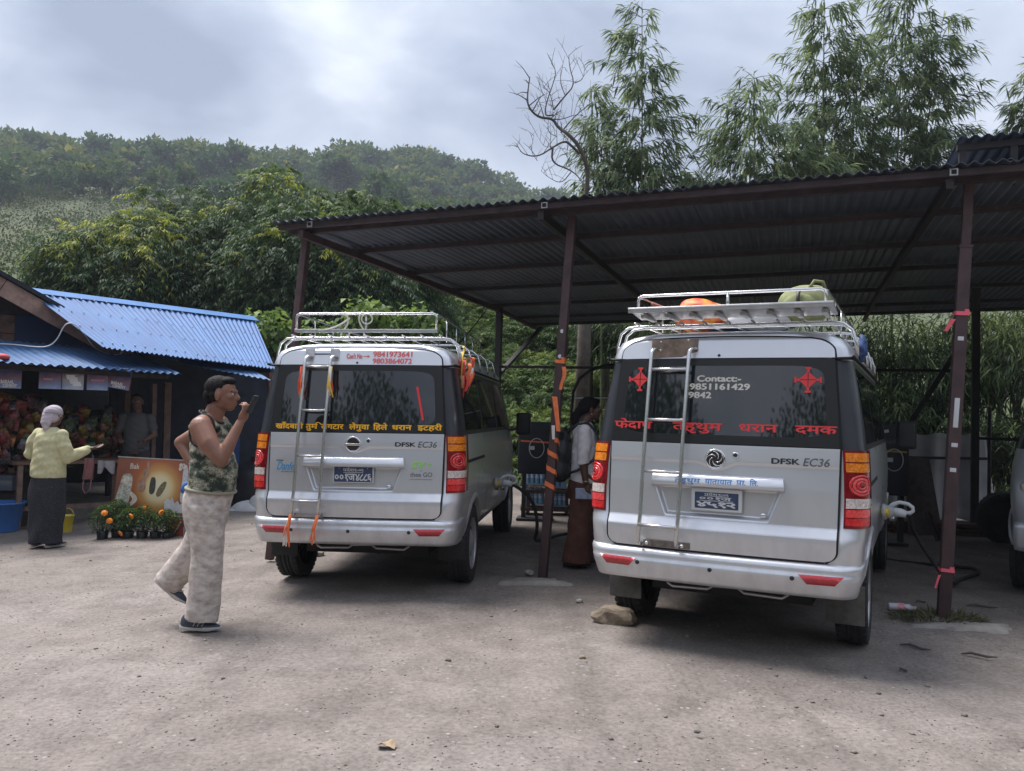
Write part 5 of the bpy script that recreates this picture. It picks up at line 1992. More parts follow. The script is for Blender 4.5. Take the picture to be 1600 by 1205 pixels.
# ------------------------------------------------------------------ stall table, snack packets and odds and ends
tb_ = thing('stall_table', 'rough wooden stall table loaded with snack packets', 'table', at(118, 800, 11.35).to_2d().to_3d())
tb_.location.z = GL + .02
tb_.rotation_euler.z = R(45)
m = MB(); m.box((-.1, 0, .84), (1.5, .5, .04)); m.build('table_top', WOOD, tb_)
for x in (-.75, .55):
    for y in (-.2, .2):
        m = MB(); m.box((x, y, .41), (.06, .06, .82)); m.build('leg', POSTW, tb_)
m = MB(); m.box((-.1, -.2, .25), (1.3, .03, .06)); m.build('stretcher', POSTW, tb_)
pk = MB()
A = []
for v in range(7):
    row = []
    for u in range(6):
        x, z = (u / 5 - .5), (v / 6 - .5)
        d = .028 * math.cos(x * 2.6) * math.cos(z * 2.9) * (1 if v not in (0, 6) else 0)
        row.append((x, z, d))
    A.append(row)
pk.grid([[Vector((x * .15, -d, z * .21)) for x, z, d in r_] for r_ in A]); pk.grid([[Vector((x * .15, d, z * .21)) for x, z, d in r_] for r_ in A], flip=True)
pkcols = [('red', (.40, .035, .03)), ('brown', (.20, .07, .03)), ('orange', (.60, .20, .03)), ('maroon', (.22, .03, .06)), ('green', (.10, .16, .05)), ('silver', (.32, .30, .32)), ('yellow', (.50, .34, .05)), ('black', (.03, .03, .04))]
pkm = [(c_, pk.mesh('snack_packet', [M('foil_' + c_, tuple(q * .27 for q in v_), .25, .3, .6, 22., .4, 30.)])) for c_, v_ in pkcols]  # foil colours dimmed, the shop's shade is mixed into them
r_ = random.Random(12)
grp = 'snack packets crowded in the shop front'
for zone, n, (xa, xb, ya, yb, Y), lab in (('right', 165, (95, 192, 640, 722, 11.3), 'foil snack packet hanging above the stall table'), ('left', 120, (-8, 68, 618, 735, 11.35), 'foil snack packet hanging on the left of the woman')):
    for i in range(n):
        px, py = xa + (xb - xa) * r_.random(), ya + (yb - ya) * r_.random()
        if zone == 'right' and py < 660 and px > 178: continue
        c_, me = pkm[int(r_.random() ** 1.3 * len(pkm))]
        o = link('snack_packet', me, None, at(px, py, Y + r_.random() * .35 + (px - 100) / 130.), ((r_.random() - .5) * .9, (r_.random() - .5) * .9, R(30) + (r_.random() - .5) * .8))
        s_ = .55 + r_.random() * .40
        o.scale = (s_, s_, s_)
        props(o, '%s %s' % (c_, lab), 'snack packet', '%s %s' % (c_, grp))
def simple(name, m, mat, label, cat, loc=None):
    return props(m.build(name, mat, None, loc), label, cat)


m = MB(); m.lathe([(.055, 0), (.075, .21), (.082, .215), (.082, .225), (.070, .22), (.05, .01)], 18, caps=False); m.cur = 0
m.tube([(.075 * math.cos(a), 0, .22 + .09 * math.sin(a)) for a in [PI * i / 10 for i in range(11)]], .004, 5)
simple('bucket', m, M('yellow_plastic', (.62, .48, .05), .45), 'small yellow bucket beside the legs of the woman in the yellow sweater', 'bucket', (at(106, 800, 10.6).x, 10.6, GL))
m = MB(); m.lathe([(.20, 0), (.26, .34), (.28, .35), (.28, .37), (.24, .36), (.19, .02)], 20, caps=False)
simple('tub', m, M('blue_plastic', (.04, .14, .40), .45), 'blue plastic tub left of the woman in the yellow sweater', 'tub', (at(2, 800, 10.6).x, 10.6, GL))
m = MB(); m.box((0, 0, .1), (.34, .26, .2), None, .01); simple('glass_box', m, M('dull_glass', (.08, .10, .13), .1), 'dull glass box standing behind the blue tub', 'box', (at(8, 745, 10.9).x, 10.9, .23))
m = MB(); m.box((0, 0, .2), (.55, .4, .86)); simple('counter', m, WOOD2, 'dark wooden counter behind the blue tub', 'counter', (at(10, 745, 11.1).x, 11.1, -.18))
m = MB(); m.lathe([(.09, 0), (.11, .12), (.07, .28), (.065, .34), (.05, .34)], 16); simple('clay_jar', m, M('clay', (.20, .07, .03), .7, 0, .3, 12.), 'brown clay jar on the plinth left of the woman in the yellow sweater', 'jar', (at(33, 800, 11.5).x, 11.5, GL + .22))
m = MB()
P = [[Vector((.10 * (u - .5) * (1 + .5 * v), .02 * math.sin(u * 7 + v * 3), -.28 * v)) for u in [k / 8 for k in range(9)]] for v in [k / 6 for k in range(7)]]
m.grid(P); m.grid([[p + Vector((0, .03, 0)) for p in q] for q in P], flip=True)
m.tube([(-.05, .01, -.27), (-.06, 0, -.40), (-.02, 0, -.47), (.04, 0, -.42), (.05, .01, -.27)], .008, 6)
simple('cloth_bag', m, M('dusty_rose_cloth', (.26, .11, .11), .8, 0, .2, 10.), 'dusty rose cloth bag hanging from the stall table', 'bag', at(138, 716, 10.95))
m = MB()
P = [[Vector((.22 * (u - .5), .03 * math.sin(u * 9), -.13 * v - .05 * math.sin(u * 8 + 1) * v)) for u in [k / 10 for k in range(11)]] for v in [k / 4 for k in range(5)]]
m.grid(P); m.grid([[p + Vector((0, .02, 0)) for p in q] for q in P], flip=True)
simple('grey_cloth', m, M('grey_cloth', (.30, .28, .30), .8, 0, .2, 10.), 'grey plastic cloth drooping off the right end of the stall table', 'cloth', at(166, 720, 11.0))
m = MB(); m.lathe([(.54, 0), (.56, .05), (.53, .12), (.56, .19), (.53, .26), (.56, .33), (.53, .40), (.56, .47), (.53, .54), (.55, .62), (.45, .72), (.22, .80), (.22, .86), (.01, .86)], 32)
simple('water_tank', m, M('black_tank', (.014, .016, .022), .45), 'black ribbed water tank behind the walking man', 'tank', (at(412, 760, 13.4).x, 13.4, GL + .02))
m = MB(); m.ball((0, 0, .10), (.32, .22, .16), 20, 12); m.ball((.12, -.05, .20), (.16, .14, .16), 14, 10); m.ball((-.2, -.04, .06), (.16, .15, .10), 14, 8)
simple('white_sack', m, M('white_sack'), 'crumpled white sack on the ground left of the van with yellow lettering', 'sack', (at(394, 790, 12.6).x, 12.6, GL))
m = MB(); m.box((0, 0, .06), (2.4, .35, .14), Matrix.Rotation(R(45), 3, 'Z')); o = m.build('kerb', CONC, None, (at(385, 795, 13.0).x, 13.0, GL - .02)); props(o, 'low concrete kerb before the black tank', kind='structure')

# ------------------------------------------------------------------ ice cream advertising board on a red stand
def ad_mat():
    m = bpy.data.materials.new('ad_print'); m.use_nodes = True
    nt = m.node_tree; nd, lk = nt.nodes, nt.links; b = nd['Principled BSDF']
    tc = N(nd, 'ShaderNodeTexCoord')
    mp = N(nd, 'ShaderNodeMapping'); mp.inputs['Location'].default_value = (-.06, 0, .02); mp.inputs['Scale'].default_value = (1., 0, .92)
    lk.new(tc.outputs['Object'], mp.inputs[0])
    ln = N(nd, 'ShaderNodeVectorMath', operation='LENGTH'); lk.new(mp.outputs[0], ln.inputs[0])
    r = ramp(nd, [(.05, (.72, .66, .50)), (.14, (.68, .56, .30)), (.21, (.50, .27, .08)), (.30, (.34, .10, .035)), (.46, (.20, .065, .04))])
    lk.new(ln.outputs['Value'], r.inputs[0]); lk.new(r.outputs[0], b.inputs['Base Color'])
    b.inputs['Roughness'].default_value = .45
    return m


c0, c1 = at(183, 716, 10.0), at(303, 715, 10.0)
bw = (c1 - c0).length
bh = (c0 - at(183, 801, 10.0)).length
bd = thing('advertising_board', 'orange advertising board with two ice cream bars in a glowing ring, torn on the right', 'sign', ((c0.x + c1.x) / 2, 10.0, c0.z - bh / 2), (R(-5), R(1.5), 0))
m = MB(); m.box((0, 0, 0), (bw, .02, bh), None, .002); m.build('panel', ad_mat(), bd)
m = MB(); m.box((0, -.002, bh / 2 + .006), (bw + .01, .03, .012)); m.box((bw / 2 + .006, -.002, -.03), (.014, .03, bh + .06)); m.build('metal_edge', DULLSTEEL, bd)
bf = lambda x, z, off=0.: Vector((x * bw, -.0125 - off, z * bh))
def flat(mb, pts, off): mb.add([bf(x, z, off) for x, z in pts], [tuple(range(len(pts)))], False)
def outline(pts, n=3):
    P = [Vector((p[0], p[1], 0)) for p in pts]
    for _ in range(n):
        Q = []
        for a, b in zip(P, P[1:] + P[:1]): Q += [a.lerp(b, .25), a.lerp(b, .75)]
        P = Q
    return [(p.x, p.y) for p in P]


INKG = M('grey_ink', (.42, .42, .36), .5, 0, .5, 40.)
INKC = M('cream_ink', (.62, .56, .48), .5, 0, .15, 20.)
INKK = M('chocolate_ink', (.06, .06, .045), .35, 0, .3, 20.)
INKN = M('nut_ink', (.17, .14, .06), .5, 0, .6, 60.)
m = MB(); flat(m, outline([(-.50, -.40), (-.48, -.22), (-.44, .0), (-.42, .18), (-.36, .22), (-.29, .19), (-.28, .0), (-.30, -.16), (-.31, -.40)]), .0006); m.build('printed_woman', INKG, bd)
m = MB(); flat(m, outline([(-.305, -.10), (-.25, -.14), (-.185, -.24), (-.23, -.34), (-.32, -.42), (-.335, -.38), (-.245, -.26), (-.305, -.17)]), .0009); m.build('printed_arm', INKC, bd)
m = MB(); flat(m, outline([(-.405, .05), (-.40, .15), (-.36, .17), (-.325, .14), (-.33, .04), (-.365, .0)]), .0012); m.build('printed_face', INKC, bd)
m = MB(); flat(m, outline([(-.06, -.12), (-.055, .12), (-.03, .18), (.02, .15), (.022, -.10), (-.02, -.16)]), .0008); m.build('printed_bar', INKK, bd)
m = MB(); flat(m, outline([(.035, -.13), (.05, -.19), (.10, -.17), (.155, .0), (.165, .10), (.12, .10), (.06, -.02)]), .0010); m.build('printed_bar', INKN, bd)
m = MB(); flat(m, outline([(-.10, .30), (-.13, .36), (-.17, .12), (-.22, .05), (-.20, -.08), (-.14, -.14), (-.10, -.05), (-.12, .10), (-.07, .22), (-.08, .45), (-.13, .46)], 1), .0011); m.build('torn_paper', M('brown_paper', (.33, .20, .14), .7, 0, .4, 20.), bd)
m = MB()
flat(m, [(.17, -.46), (.155, -.28), (.20, -.20), (.235, -.24), (.25, -.17), (.29, -.29), (.33, -.24), (.36, -.31), (.40, -.26), (.44, -.33), (.455, -.29), (.455, -.46)], .0009)
flat(m, outline([(.36, .40), (.40, .44), (.43, .30), (.43, -.1), (.38, -.30), (.35, -.20), (.36, .0)], 2), .0013)
m.build('torn_patch', M('white_paper', (.55, .55, .56), .7, 0, .15, 20.), bd)
m = MB()
place_text(m, 'go', .30 * bw, .385 * bw, .31 * bh, .45 * bh, lambda x, z, off=0.: Vector((x, -.0145 - off, z)), .07)
place_text(m, 'Bak', -.33 * bw, -.21 * bw, .30 * bh, .40 * bh, lambda x, z, off=0.: Vector((x, -.0138 - off, z)), .02)
m.build('lettering', INKC, bd)
rs_ = thing('red_stand', 'red painted metal stand under the right end of the advertising board', 'stand', (at(278, 842, 9.85).x, 9.85, GL + .01))
REDM = M('red_metal', (.34, .05, .035), .6, 0, .3, 8.)
m = MB(); m.box((-.03, 0, .155), (.24, .03, .30), Matrix.Rotation(R(4), 3, 'Y')); m.build('side_plate', REDM, rs_)
m = MB(); m.box((.14, .02, .155), (.06, .03, .31), Matrix.Rotation(R(-12), 3, 'Y')); m.build('side_plate', REDM, rs_)
for a, b in (((-.16, -.05, .0), (.22, -.04, .10)), ((.08, -.03, 0), (.09, -.03, .62)), ((-.1, -.04, .02), (.05, -.05, .28))):
    m = MB(); m.bar(a, b, .018, .018); m.build('brace', DULLSTEEL, rs_)
m = MB(); m.bar((.12, -.05, .15), (.13, -.05, .88), .035, .02); m.bar((.17, -.05, .15), (.175, -.05, .90), .02, .02); m.build('upright', DULLSTEEL, rs_)
m = MB(); m.ball((0, 0, 0), (.045, .03, .075), 12, 8, Matrix.Rotation(R(25), 3, 'Y'))
props(m.build('blue_rag', M('blue_rag', (.04, .14, .42), .7), None, at(289, 762, 9.75)), 'blue rag tucked behind the walking man at the board edge', 'rag')

# ------------------------------------------------------------------ marigolds in black grow bags
PETAL = M('marigold_petal', (.85, .26, .015), .6, 0, .2, 60.)
MGLEAF = leaf_mat('marigold_leaf', [(0., (.022, .045, .014)), (.6, (.045, .085, .022)), (1., (.10, .15, .035))])


def leaf_quads(rng, base, dirs, length, width, droop=.3, twist=1.):
    """Arrays of pointed leaves: base (n,3), dirs (n,3) unit, length (n,), width (n,). Returns verts (4n,3), quads (n,4)."""
    n = len(base)
    up = np.tile(np.array([[0., 0., 1.]]), (n, 1)) + rng.normal(0, .35 * twist, (n, 3))
    side = np.cross(dirs, up); side /= np.linalg.norm(side, axis=1, keepdims=True) + 1e-9
    mid = base + dirs * (length * .45)[:, None]
    tip = base + dirs * length[:, None]
    tip[:, 2] -= droop * length
    mid[:, 2] -= droop * length * .2
    V = np.stack([base, mid - side * width[:, None] * .5, tip, mid + side * width[:, None] * .5], 1).reshape(-1, 3)
    Q = np.arange(4 * n).reshape(n, 4)
    return V, Q


rngn = np.random.default_rng(5)
bagm = MB(); bagm.lathe([(.055, 0), (.062, .02), (.060, .09), (.068, .16), (.062, .165), (.05, .13)], 14, caps=False); bag_me = bagm.mesh('grow_bag', [M('black_polybag', (.012, .014, .020), .3, 0, .2, 30., .4, 40.)])
soil = MB(); soil.lathe([(.001, .140), (.058, .135)], 12, caps=False); soil_me = soil.mesh('soil', [M('soil', (.05, .035, .025), .95)])
fl = MB()
for ring, (nn_, rr, zz, sz) in enumerate(((11, .024, .0, .020), (9, .016, .008, .017), (6, .008, .014, .013))):
    for i in range(nn_):
        a = 2 * PI * i / nn_ + ring
        fl.ball((rr * math.cos(a), rr * math.sin(a), zz), (sz * .55, sz * .55, sz * .45), 6, 4)
fl_me = fl.mesh('flower', [PETAL])
fls = {0: [(163, 802), (171, 814)], 2: [(205, 807), (188, 834)], 3: [(226, 793)], 4: [(252, 801)]}
for i, (px, hh, lab) in enumerate(((160, .30, 'leftmost marigold plant in a black grow bag, with two orange flowers'), (175, .36, 'tall bushy marigold without flowers, second from the left'), (200, .27, 'marigold plant with an orange flower below the pale arm of the board'),
                                   (222, .30, 'thin marigold plant with a small red orange flower on a tall stem'), (243, .25, 'marigold plant with a round orange flower under the torn paper'), (262, .27, 'marigold plant without flowers next to the red stand'), (187, .30, 'low marigold squeezed between its larger neighbours'))):
    c = at(px, 838, 9.75)
    t = thing('marigold_plant', lab, 'potted plant', (c.x, c.y + (.12 if i in (1, 6) else 0), GL + .01), (0, 0, i), 'marigolds in black grow bags')
    link('grow_bag', bag_me, t); link('soil', soil_me, t)
    n = 620
    a, z = rngn.random(n) * 2 * PI, rngn.random(n) ** .8
    rad = (.03 + .13 * np.sin(PI * np.clip(z * .9 + .1, 0, 1))) * np.sqrt(rngn.random(n))
    base = np.stack([rad * np.cos(a), rad * np.sin(a), .15 + z * hh], 1)
    d = np.stack([np.cos(a), np.sin(a), rngn.normal(.3, .5, n)], 1) + rngn.normal(0, .5, (n, 3)); d /= np.linalg.norm(d, axis=1, keepdims=True)
    V, Q = leaf_quads(rngn, base, d, .035 + .03 * rngn.random(n), .009 + .006 * rngn.random(n))
    link('foliage', np_mesh('foliage', V, Q, MGLEAF, np.clip(z * .6 + rngn.random(n) * .4, 0, 1)), t)
    m = MB()
    for k in range(5):
        aa = 2 * PI * k / 5
        m.tube([(0, 0, .13), (.03 * math.cos(aa), .03 * math.sin(aa), .13 + hh * .5), (.07 * math.cos(aa), .07 * math.sin(aa), .13 + hh * .95)], .004, 5)
    m.build('stem', M('green_stem', (.06, .10, .03), .7), t)
    for (fx, fy) in fls.get(i, []):
        p = at(fx, fy, c.y - .10)
        q = Matrix.Rotation(-i, 3, 'Z') @ (p - t.location)
        link('flower', fl_me, t, q, (R(60), 0, .4)).scale = (1.1, 1.1, 1.1) if fy != 793 else (.6, .6, .6)

# ------------------------------------------------------------------ people
SKIN1 = M('brown_skin', (.225, .105, .068), .46, 0, .16, 9., .18, 260.)
SKIN2 = M('dark_brown_skin', (.105, .052, .036), .5, 0, .10, 14., .12, 180.)
HAIR = M('black_hair', (.008, .007, .008), .7, 0, .3, 40., .5, 120., spec=.15)


class Sculpt:
    """Overlapping tapered volumes fused into one continuous skin."""

    def __init__(s): s.mb = MB()

    def limb(s, pts, rs, n=14, flat=None):
        s.mb.tube(pts, rs, n)
        for p, r in ((pts[0], rs[0]), (pts[-1], rs[-1])): s.mb.ball(p, r, 12, 8)
        for p, r in list(zip(pts, rs))[1:-1]: s.mb.ball(p, r, 12, 8)
        return s

    def pipe(s, pts, rs, n=18):
        """Like limb, with smooth run and flat ends (sleeves, trouser legs)."""
        P, Q = [Vector(p) for p in pts], list(rs)
        for _ in range(2):
            P2, Q2 = [P[0]], [Q[0]]
            for a, b, ra, rb in zip(P, P[1:], Q, Q[1:]):
                P2 += [a.lerp(b, .25), a.lerp(b, .75)]; Q2 += [ra * .75 + rb * .25, ra * .25 + rb * .75]
            P, Q = P2 + [P[-1]], Q2 + [Q[-1]]
        s.mb.tube(P, Q, n)
        return s

    def loft(s, rows, n=28, sub=5):
        """Closed trunk through level ellipses (z, rx, ry, x, y)."""
        R_ = [tuple(r) + (0.,) * (5 - len(r)) for r in rows]
        out = []
        for i in range(len(R_) - 1):
            a, b, c, d = R_[max(i - 1, 0)], R_[i], R_[i + 1], R_[min(i + 2, len(R_) - 1)]
            for k in range(sub):
                t = k / sub
                out.append([.5 * (2 * b[j] + (c[j] - a[j]) * t + (2 * a[j] - 5 * b[j] + 4 * c[j] - d[j]) * t * t + (3 * b[j] - a[j] - 3 * c[j] + d[j]) * t ** 3) for j in range(5)])
        out.append(list(R_[-1]))
        P = [[Vector((r[3] + r[1] * math.cos(2 * PI * j / n), r[4] + r[2] * math.sin(2 * PI * j / n), r[0])) for j in range(n)] for r in out]
        s.mb.grid(P, closed_u=True)
        s.mb.add(P[0], [tuple(range(n))[::-1]]); s.mb.add(P[-1], [tuple(range(n))])
        return s

    def ball(s, c, r, rot=None): s.mb.ball(c, r, 16, 12, rot); return s

    def fuse(s, name, mat, voxel=.008, smooth=6, parent=None, disp=None, factor=.5, decim=1.):
        me = s.mb.mesh(name, mat)
        o = link('tmp_sculpt', me)
        r = o.modifiers.new('r', 'REMESH'); r.mode = 'VOXEL'; r.voxel_size = voxel; r.use_smooth_shade = True
        if smooth:
            k = o.modifiers.new('s', 'SMOOTH'); k.iterations = smooth; k.factor = factor
        if decim < 1:
            d = o.modifiers.new('d', 'DECIMATE'); d.ratio = decim
        dg = bpy.context.evaluated_depsgraph_get()
        res = bpy.data.meshes.new_from_object(o.evaluated_get(dg))
        bpy.data.objects.remove(o); bpy.data.meshes.remove(me)
        if disp is not None:
            n = len(res.vertices)
            co, no = np.empty(n * 3), np.empty(n * 3)
            res.vertices.foreach_get('co', co); res.vertices.foreach_get('normal', no)
            co, no = co.reshape(-1, 3), no.reshape(-1, 3)
            co += no * disp(co)[:, None]
            res.vertices.foreach_set('co', co.ravel()); res.update()
        res.polygons.foreach_set('use_smooth', [True] * len(res.polygons))
        if not res.materials: res.materials.append(mat)
        res.name = name
        return link(name, res, parent)


def folds(amp, sx, sy, sz, seed=0.):
    def f(co):
        x, y, z = co[:, 0], co[:, 1], co[:, 2]
        w = np.sin(x * sx + z * sz * .6 + seed + 1.3 * np.sin(z * sz * .35 + seed)) * .5 + np.sin(y * sy - z * sz + seed * 2 + 1.1 * np.sin(x * sx * .5)) * .5
        w2 = np.sin(z * sz * 2.3 + x * sx * 1.7 + y * sy * 1.3 + seed * 3)
        return amp * (w + .35 * w2)
    return f


def frame(fwd, up=(0, 0, 1)):
    f = Vector(fwd).normalized(); l = Vector(up).cross(f).normalized(); u = f.cross(l)
    return Matrix((f, l, u)).transposed()                    # columns: forward, left, up


def add_head(sc, c, fwd, s=1., female=False):
    """Skull, jaw, brow, nose, lips, ears; c is the middle of the head, height about .225*s."""
    q = frame(fwd)
    L = lambda x, y, z: Vector(c) + q @ Vector((x * s, y * s, z * s))
    sc.ball(L(-.012, 0, .030), (.098 * s, .075 * s, .084 * s), q)
    sc.ball(L(.022, 0, -.028), (.070 * s, .062 * s, .075 * s), q)
    sc.ball(L(.045, 0, -.078), (.036 * s, .040 * s, .026 * s), q)
    sc.ball(L(.0, 0, -.060), (.065 * s, .056 * s, .040 * s), q)
    sc.ball(L(.078, 0, .022), (.018 * s, .052 * s, .012 * s), q)            # brow
    sc.limb([L(.086, 0, .012), L(.104, 0, -.020)], [.009 * s, .013 * s], 8)   # nose
    sc.ball(L(.100, 0, -.026), (.012 * s, .019 * s, .009 * s), q)
    sc.ball(L(.084, 0, -.052), (.012 * s, .026 * s, .007 * s), q)             # lips
    sc.ball(L(.082, 0, -.064), (.012 * s, .023 * s, .007 * s), q)
    for sg in (-1, 1):
        sc.ball(L(.058, sg * .042, -.012), (.028 * s, .022 * s, .022 * s), q)
        sc.ball(L(-.008, sg * .074, -.010), (.020 * s, .010 * s, .032 * s), q)  # ear
    return L, q


def head_details(parent, L, q, s, mats):
    for sg in (-1, 1):
        m = MB(); m.ball(L(.074, sg * .032, .002), (.011 * s, .014 * s, .009 * s), 10, 7, q); m.build('eye', M('eye_white', (.55, .53, .50), .3), parent)
        m = MB(); m.ball(L(.0835, sg * .032, .002), (.003 * s, .006 * s, .006 * s), 8, 6, q); m.build('iris', M('eye_dark', (.02, .012, .01), .2), parent)
        m = MB(); m.tube([L(.083, sg * .014, .020), L(.085, sg * .032, .027), L(.072, sg * .052, .022)], [.0035 * s, .004 * s, .0025 * s], 6); m.build('eyebrow', HAIR, parent)


def add_hand(sc, wrist, d, palm_n, s=1., curl=.5, thumb_side=1, spread=.12, curls=None):
    """Palm and five fingers; d points along the hand, palm_n out of the palm."""
    d, n = Vector(d).normalized(), Vector(palm_n).normalized()
    t = d.cross(n).normalized() * thumb_side
    n = t.cross(d).normalized() * thumb_side
    w = Vector(wrist)
    q = Matrix((d, t, n)).transposed()
    sc.ball(w + d * .045 * s, (.050 * s, .040 * s, .015 * s), q)
    sc.ball(w + d * .028 * s + t * .018 * s + n * .006 * s, (.034 * s, .020 * s, .016 * s), q)
    ln = [.070, .078, .073, .058]
    for i in range(4):
        off = (1.5 - i) * .0185 * s
        c_ = curls[i] if curls else curl * (1 + .12 * i)
        p = w + d * (.085 - .004 * abs(i - 1.2)) * s + t * off
        dirv = (d + t * (1.5 - i) * spread * .35).normalized()
        pts, rr = [w + d * .045 * s + t * off * .8, p], [.010 * s, .0092 * s]
        a = 0.
        for k, f in enumerate((.45, .32, .25)):
            a += c_ * (.9 if k else .55)
            v = dirv * math.cos(a) + n * math.sin(a)
            p = p + v * ln[i] * f * s
            pts.append(p); rr.append((.0088, .0080, .0068)[k] * s)
        sc.limb(pts, rr, 8)
    p0 = w + d * .022 * s + t * .026 * s
    v1 = (d * .62 + t * .62 + n * .35).normalized()
    v2 = (d * .9 + t * .18 + n * .35).normalized()
    p1 = p0 + v1 * .036 * s; p2 = p1 + v2 * .030 * s; p3 = p2 + (v2 + n * .25).normalized() * .024 * s
    sc.limb([p0, p1, p2, p3], [.0135 * s, .0115 * s, .0098 * s, .0080 * s], 8)


def shoe(parent, c, yaw, mats, pitch=0., s=1., stripes=True, name='shoe'):
    """c: ankle point above the heel; toe along +x before turning."""
    t = Matrix.Rotation(yaw, 3, 'Z') @ Matrix.Rotation(pitch, 3, 'Y')
    c = Vector(c)
    out = []
    n = 24
    def ring(k, grow, z):
        row = []
        for i in range(n):
            a = 2 * PI * i / n
            x = .085 + .140 * math.cos(a)
            wv = (.046 if x > .10 else .037) * (1 - .10 * math.cos(a))
            row.append((x * s, math.sin(a) * (wv + grow) * s, z * s))
        return row
    sole = MB()
    rows = []
    for z, g in ((0, -.004), (.004, .001), (.020, .002), (.026, -.002)):
        rows.append([c + t @ Vector((x, y, zz + (.012 * s if x > .18 * s and z < .01 else 0) )) for x, y, zz in ring(0, g, z)])
    sole.grid(rows, closed_u=True)
    sole.add(rows[0], [tuple(range(n))[::-1]]); sole.add(rows[-1], [tuple(range(n))])
    upper = MB()
    rows = []
    for f, sh in ((0., 1.), (.35, .98), (.65, .88), (.85, .70), (1., .45)):
        row = []
        for i in range(n):
            a = 2 * PI * i / n
            x0 = .085 + .134 * math.cos(a)
            ht = .030 + (.062 if x0 < .08 else .062 - .040 * smooth01((x0 - .08) / .11))
            xx = .03 + (x0 - .03) * (sh if x0 > .03 else .5 + sh * .5)
            wv = .043 * sh
            row.append(c + t @ Vector((xx * s, math.sin(a) * wv * s, (.022 + (ht - .022) * f) * s)))
        rows.append(row)
    upper.grid(rows, closed_u=True); upper.add(rows[-1], [tuple(range(n))])
    o = upper.build(name, mats[0], parent)
    sole.build('sole', mats[1], o)
    if stripes:
        m = MB()
        for k in range(3):
            for sg in (-1, 1):
                x = .055 + .028 * k
                m.bar(c + t @ Vector((x * s, sg * .0415 * s, .032 * s)), c + t @ Vector(((x + .022) * s, sg * .033 * s, .072 * s)), .010 * s, .004 * s, up=t @ Vector((1, 0, 0)))
        m.build('stripe', mats[1], o)
    m = MB()
    for k in range(3):
        x = .095 + .022 * k
        m.bar(c + t @ Vector((x * s, -.022 * s, (.081 - .011 * k) * s)), c + t @ Vector(((x + .01) * s, .022 * s, (.081 - .011 * k) * s)), .006 * s, .005 * s)
    m.build('lace', mats[1], o)
    return o


def camo(name, stops, scale, blocky=True):
    m = bpy.data.materials.new(name); m.use_nodes = True
    nt = m.node_tree; nd, lk = nt.nodes, nt.links; b = nd['Principled BSDF']
    tc = N(nd, 'ShaderNodeTexCoord'); src = tc.outputs['Object']
    if blocky:
        sn = N(nd, 'ShaderNodeVectorMath', operation='SNAP'); sn.inputs[1].default_value = (.009, .009, .009)
        lk.new(src, sn.inputs[0]); src = sn.outputs[0]
    mp = N(nd, 'ShaderNodeMapping'); mp.inputs['Scale'].default_value = (1, 1, 1.7); lk.new(src, mp.inputs[0])
    n = N(nd, 'ShaderNodeTexNoise', in_Scale=scale, in_Detail=4., in_Roughness=.62); lk.new(mp.outputs[0], n.inputs['Vector'])
    r = ramp(nd, stops, 'CONSTANT' if blocky else 'LINEAR'); lk.new(n.outputs[0], r.inputs[0]); lk.new(r.outputs[0], b.inputs['Base Color'])
    b.inputs['Roughness'].default_value = .85
    MATS[name] = m
    return m


CAMO = camo('camouflage_knit', [(0., (.018, .026, .020)), (.43, (.060, .075, .050)), (.50, (.20, .20, .15)), (.58, (.36, .34, .27)), (.66, (.10, .11, .08))], 11.)
TROUS = camo('mottled_trousers', [(.30, (.29, .245, .22)), (.48, (.43, .375, .34)), (.64, (.55, .50, .46))], 15., False)
TRIM = M('black_trim', (.015, .015, .017), .8)
SHOEN = M('navy_shoe', (.030, .036, .060), .6, 0, .2, 20.)
SOLEW = M('pale_sole', (.46, .44, .42), .6)

# --- man in the camouflage vest, walking to the right with a phone before his face
px_, py_ = 326, 978
P0 = at(px_, py_, 5.47)
man = thing('person', 'man in camouflage vest and mottled grey trousers walking with a phone raised to his face', 'person', (P0.x, P0.y, gz(P0.x, P0.y)), (0, 0, R(-4)))
V = Vector
SHR, SHL = V((-.030, -.170, 1.305)), V((-.060, .170, 1.315))
ELR, WRR = V((.135, -.225, 1.105)), V((.218, -.150, 1.345))
ELL, WRL = V((-.350, .225, 1.185)), V((-.190, .150, 1.010))
sc = Sculpt()
L, q = add_head(sc, (.030, -.005, 1.520), (1, .10, .02), 1.03)
sc.limb([V((-.045, 0, 1.33)), V((-.025, 0, 1.385)), V((-.008, 0, 1.43))], [.075, .064, .062])
sc.limb([V((-.035, -.10, 1.335)), SHR], [.062, .072]); sc.limb([V((-.05, .10, 1.34)), SHL], [.062, .072])
sc.limb([SHR, V((.045, -.215, 1.205)), ELR], [.074, .066, .048]); sc.limb([ELR, V((.165, -.205, 1.185)), WRR], [.045, .043, .027])
sc.limb([SHL, V((-.205, .215, 1.265)), ELL], [.070, .058, .045]); sc.limb([ELL, V((-.27, .19, 1.09)), WRL], [.043, .040, .028])
sc.loft([(.76, .11, .15, -.04), (.86, .128, .165, -.03), (.96, .128, .165, -.012), (1.06, .124, .160, -.015), (1.18, .112, .160, -.035), (1.28, .098, .155, -.045), (1.345, .06, .09, -.045)])
HR_, HL_ = V((-.02, -.09, .84)), V((-.04, .09, .84))
sc.limb([HR_, V((.015, -.09, .45)), V((-.010, -.09, .08))], [.078, .058, .042])
sc.limb([HL_, V((-.155, .10, .47)), V((-.335, .10, .23))], [.078, .058, .042])
add_hand(sc, WRR, V((.24, .10, .62)), V((-.75, .3, .15)), 1.0, .55, -1, curls=[.25, .75, .8, .85])
add_hand(sc, WRL, V((.5, -.3, -.5)), V((.5, .2, .6)), 1.0, .5, 1)
body = sc.fuse('body', SKIN1, .0058, 5, man)
head_details(man, L, q, 1.03, None)
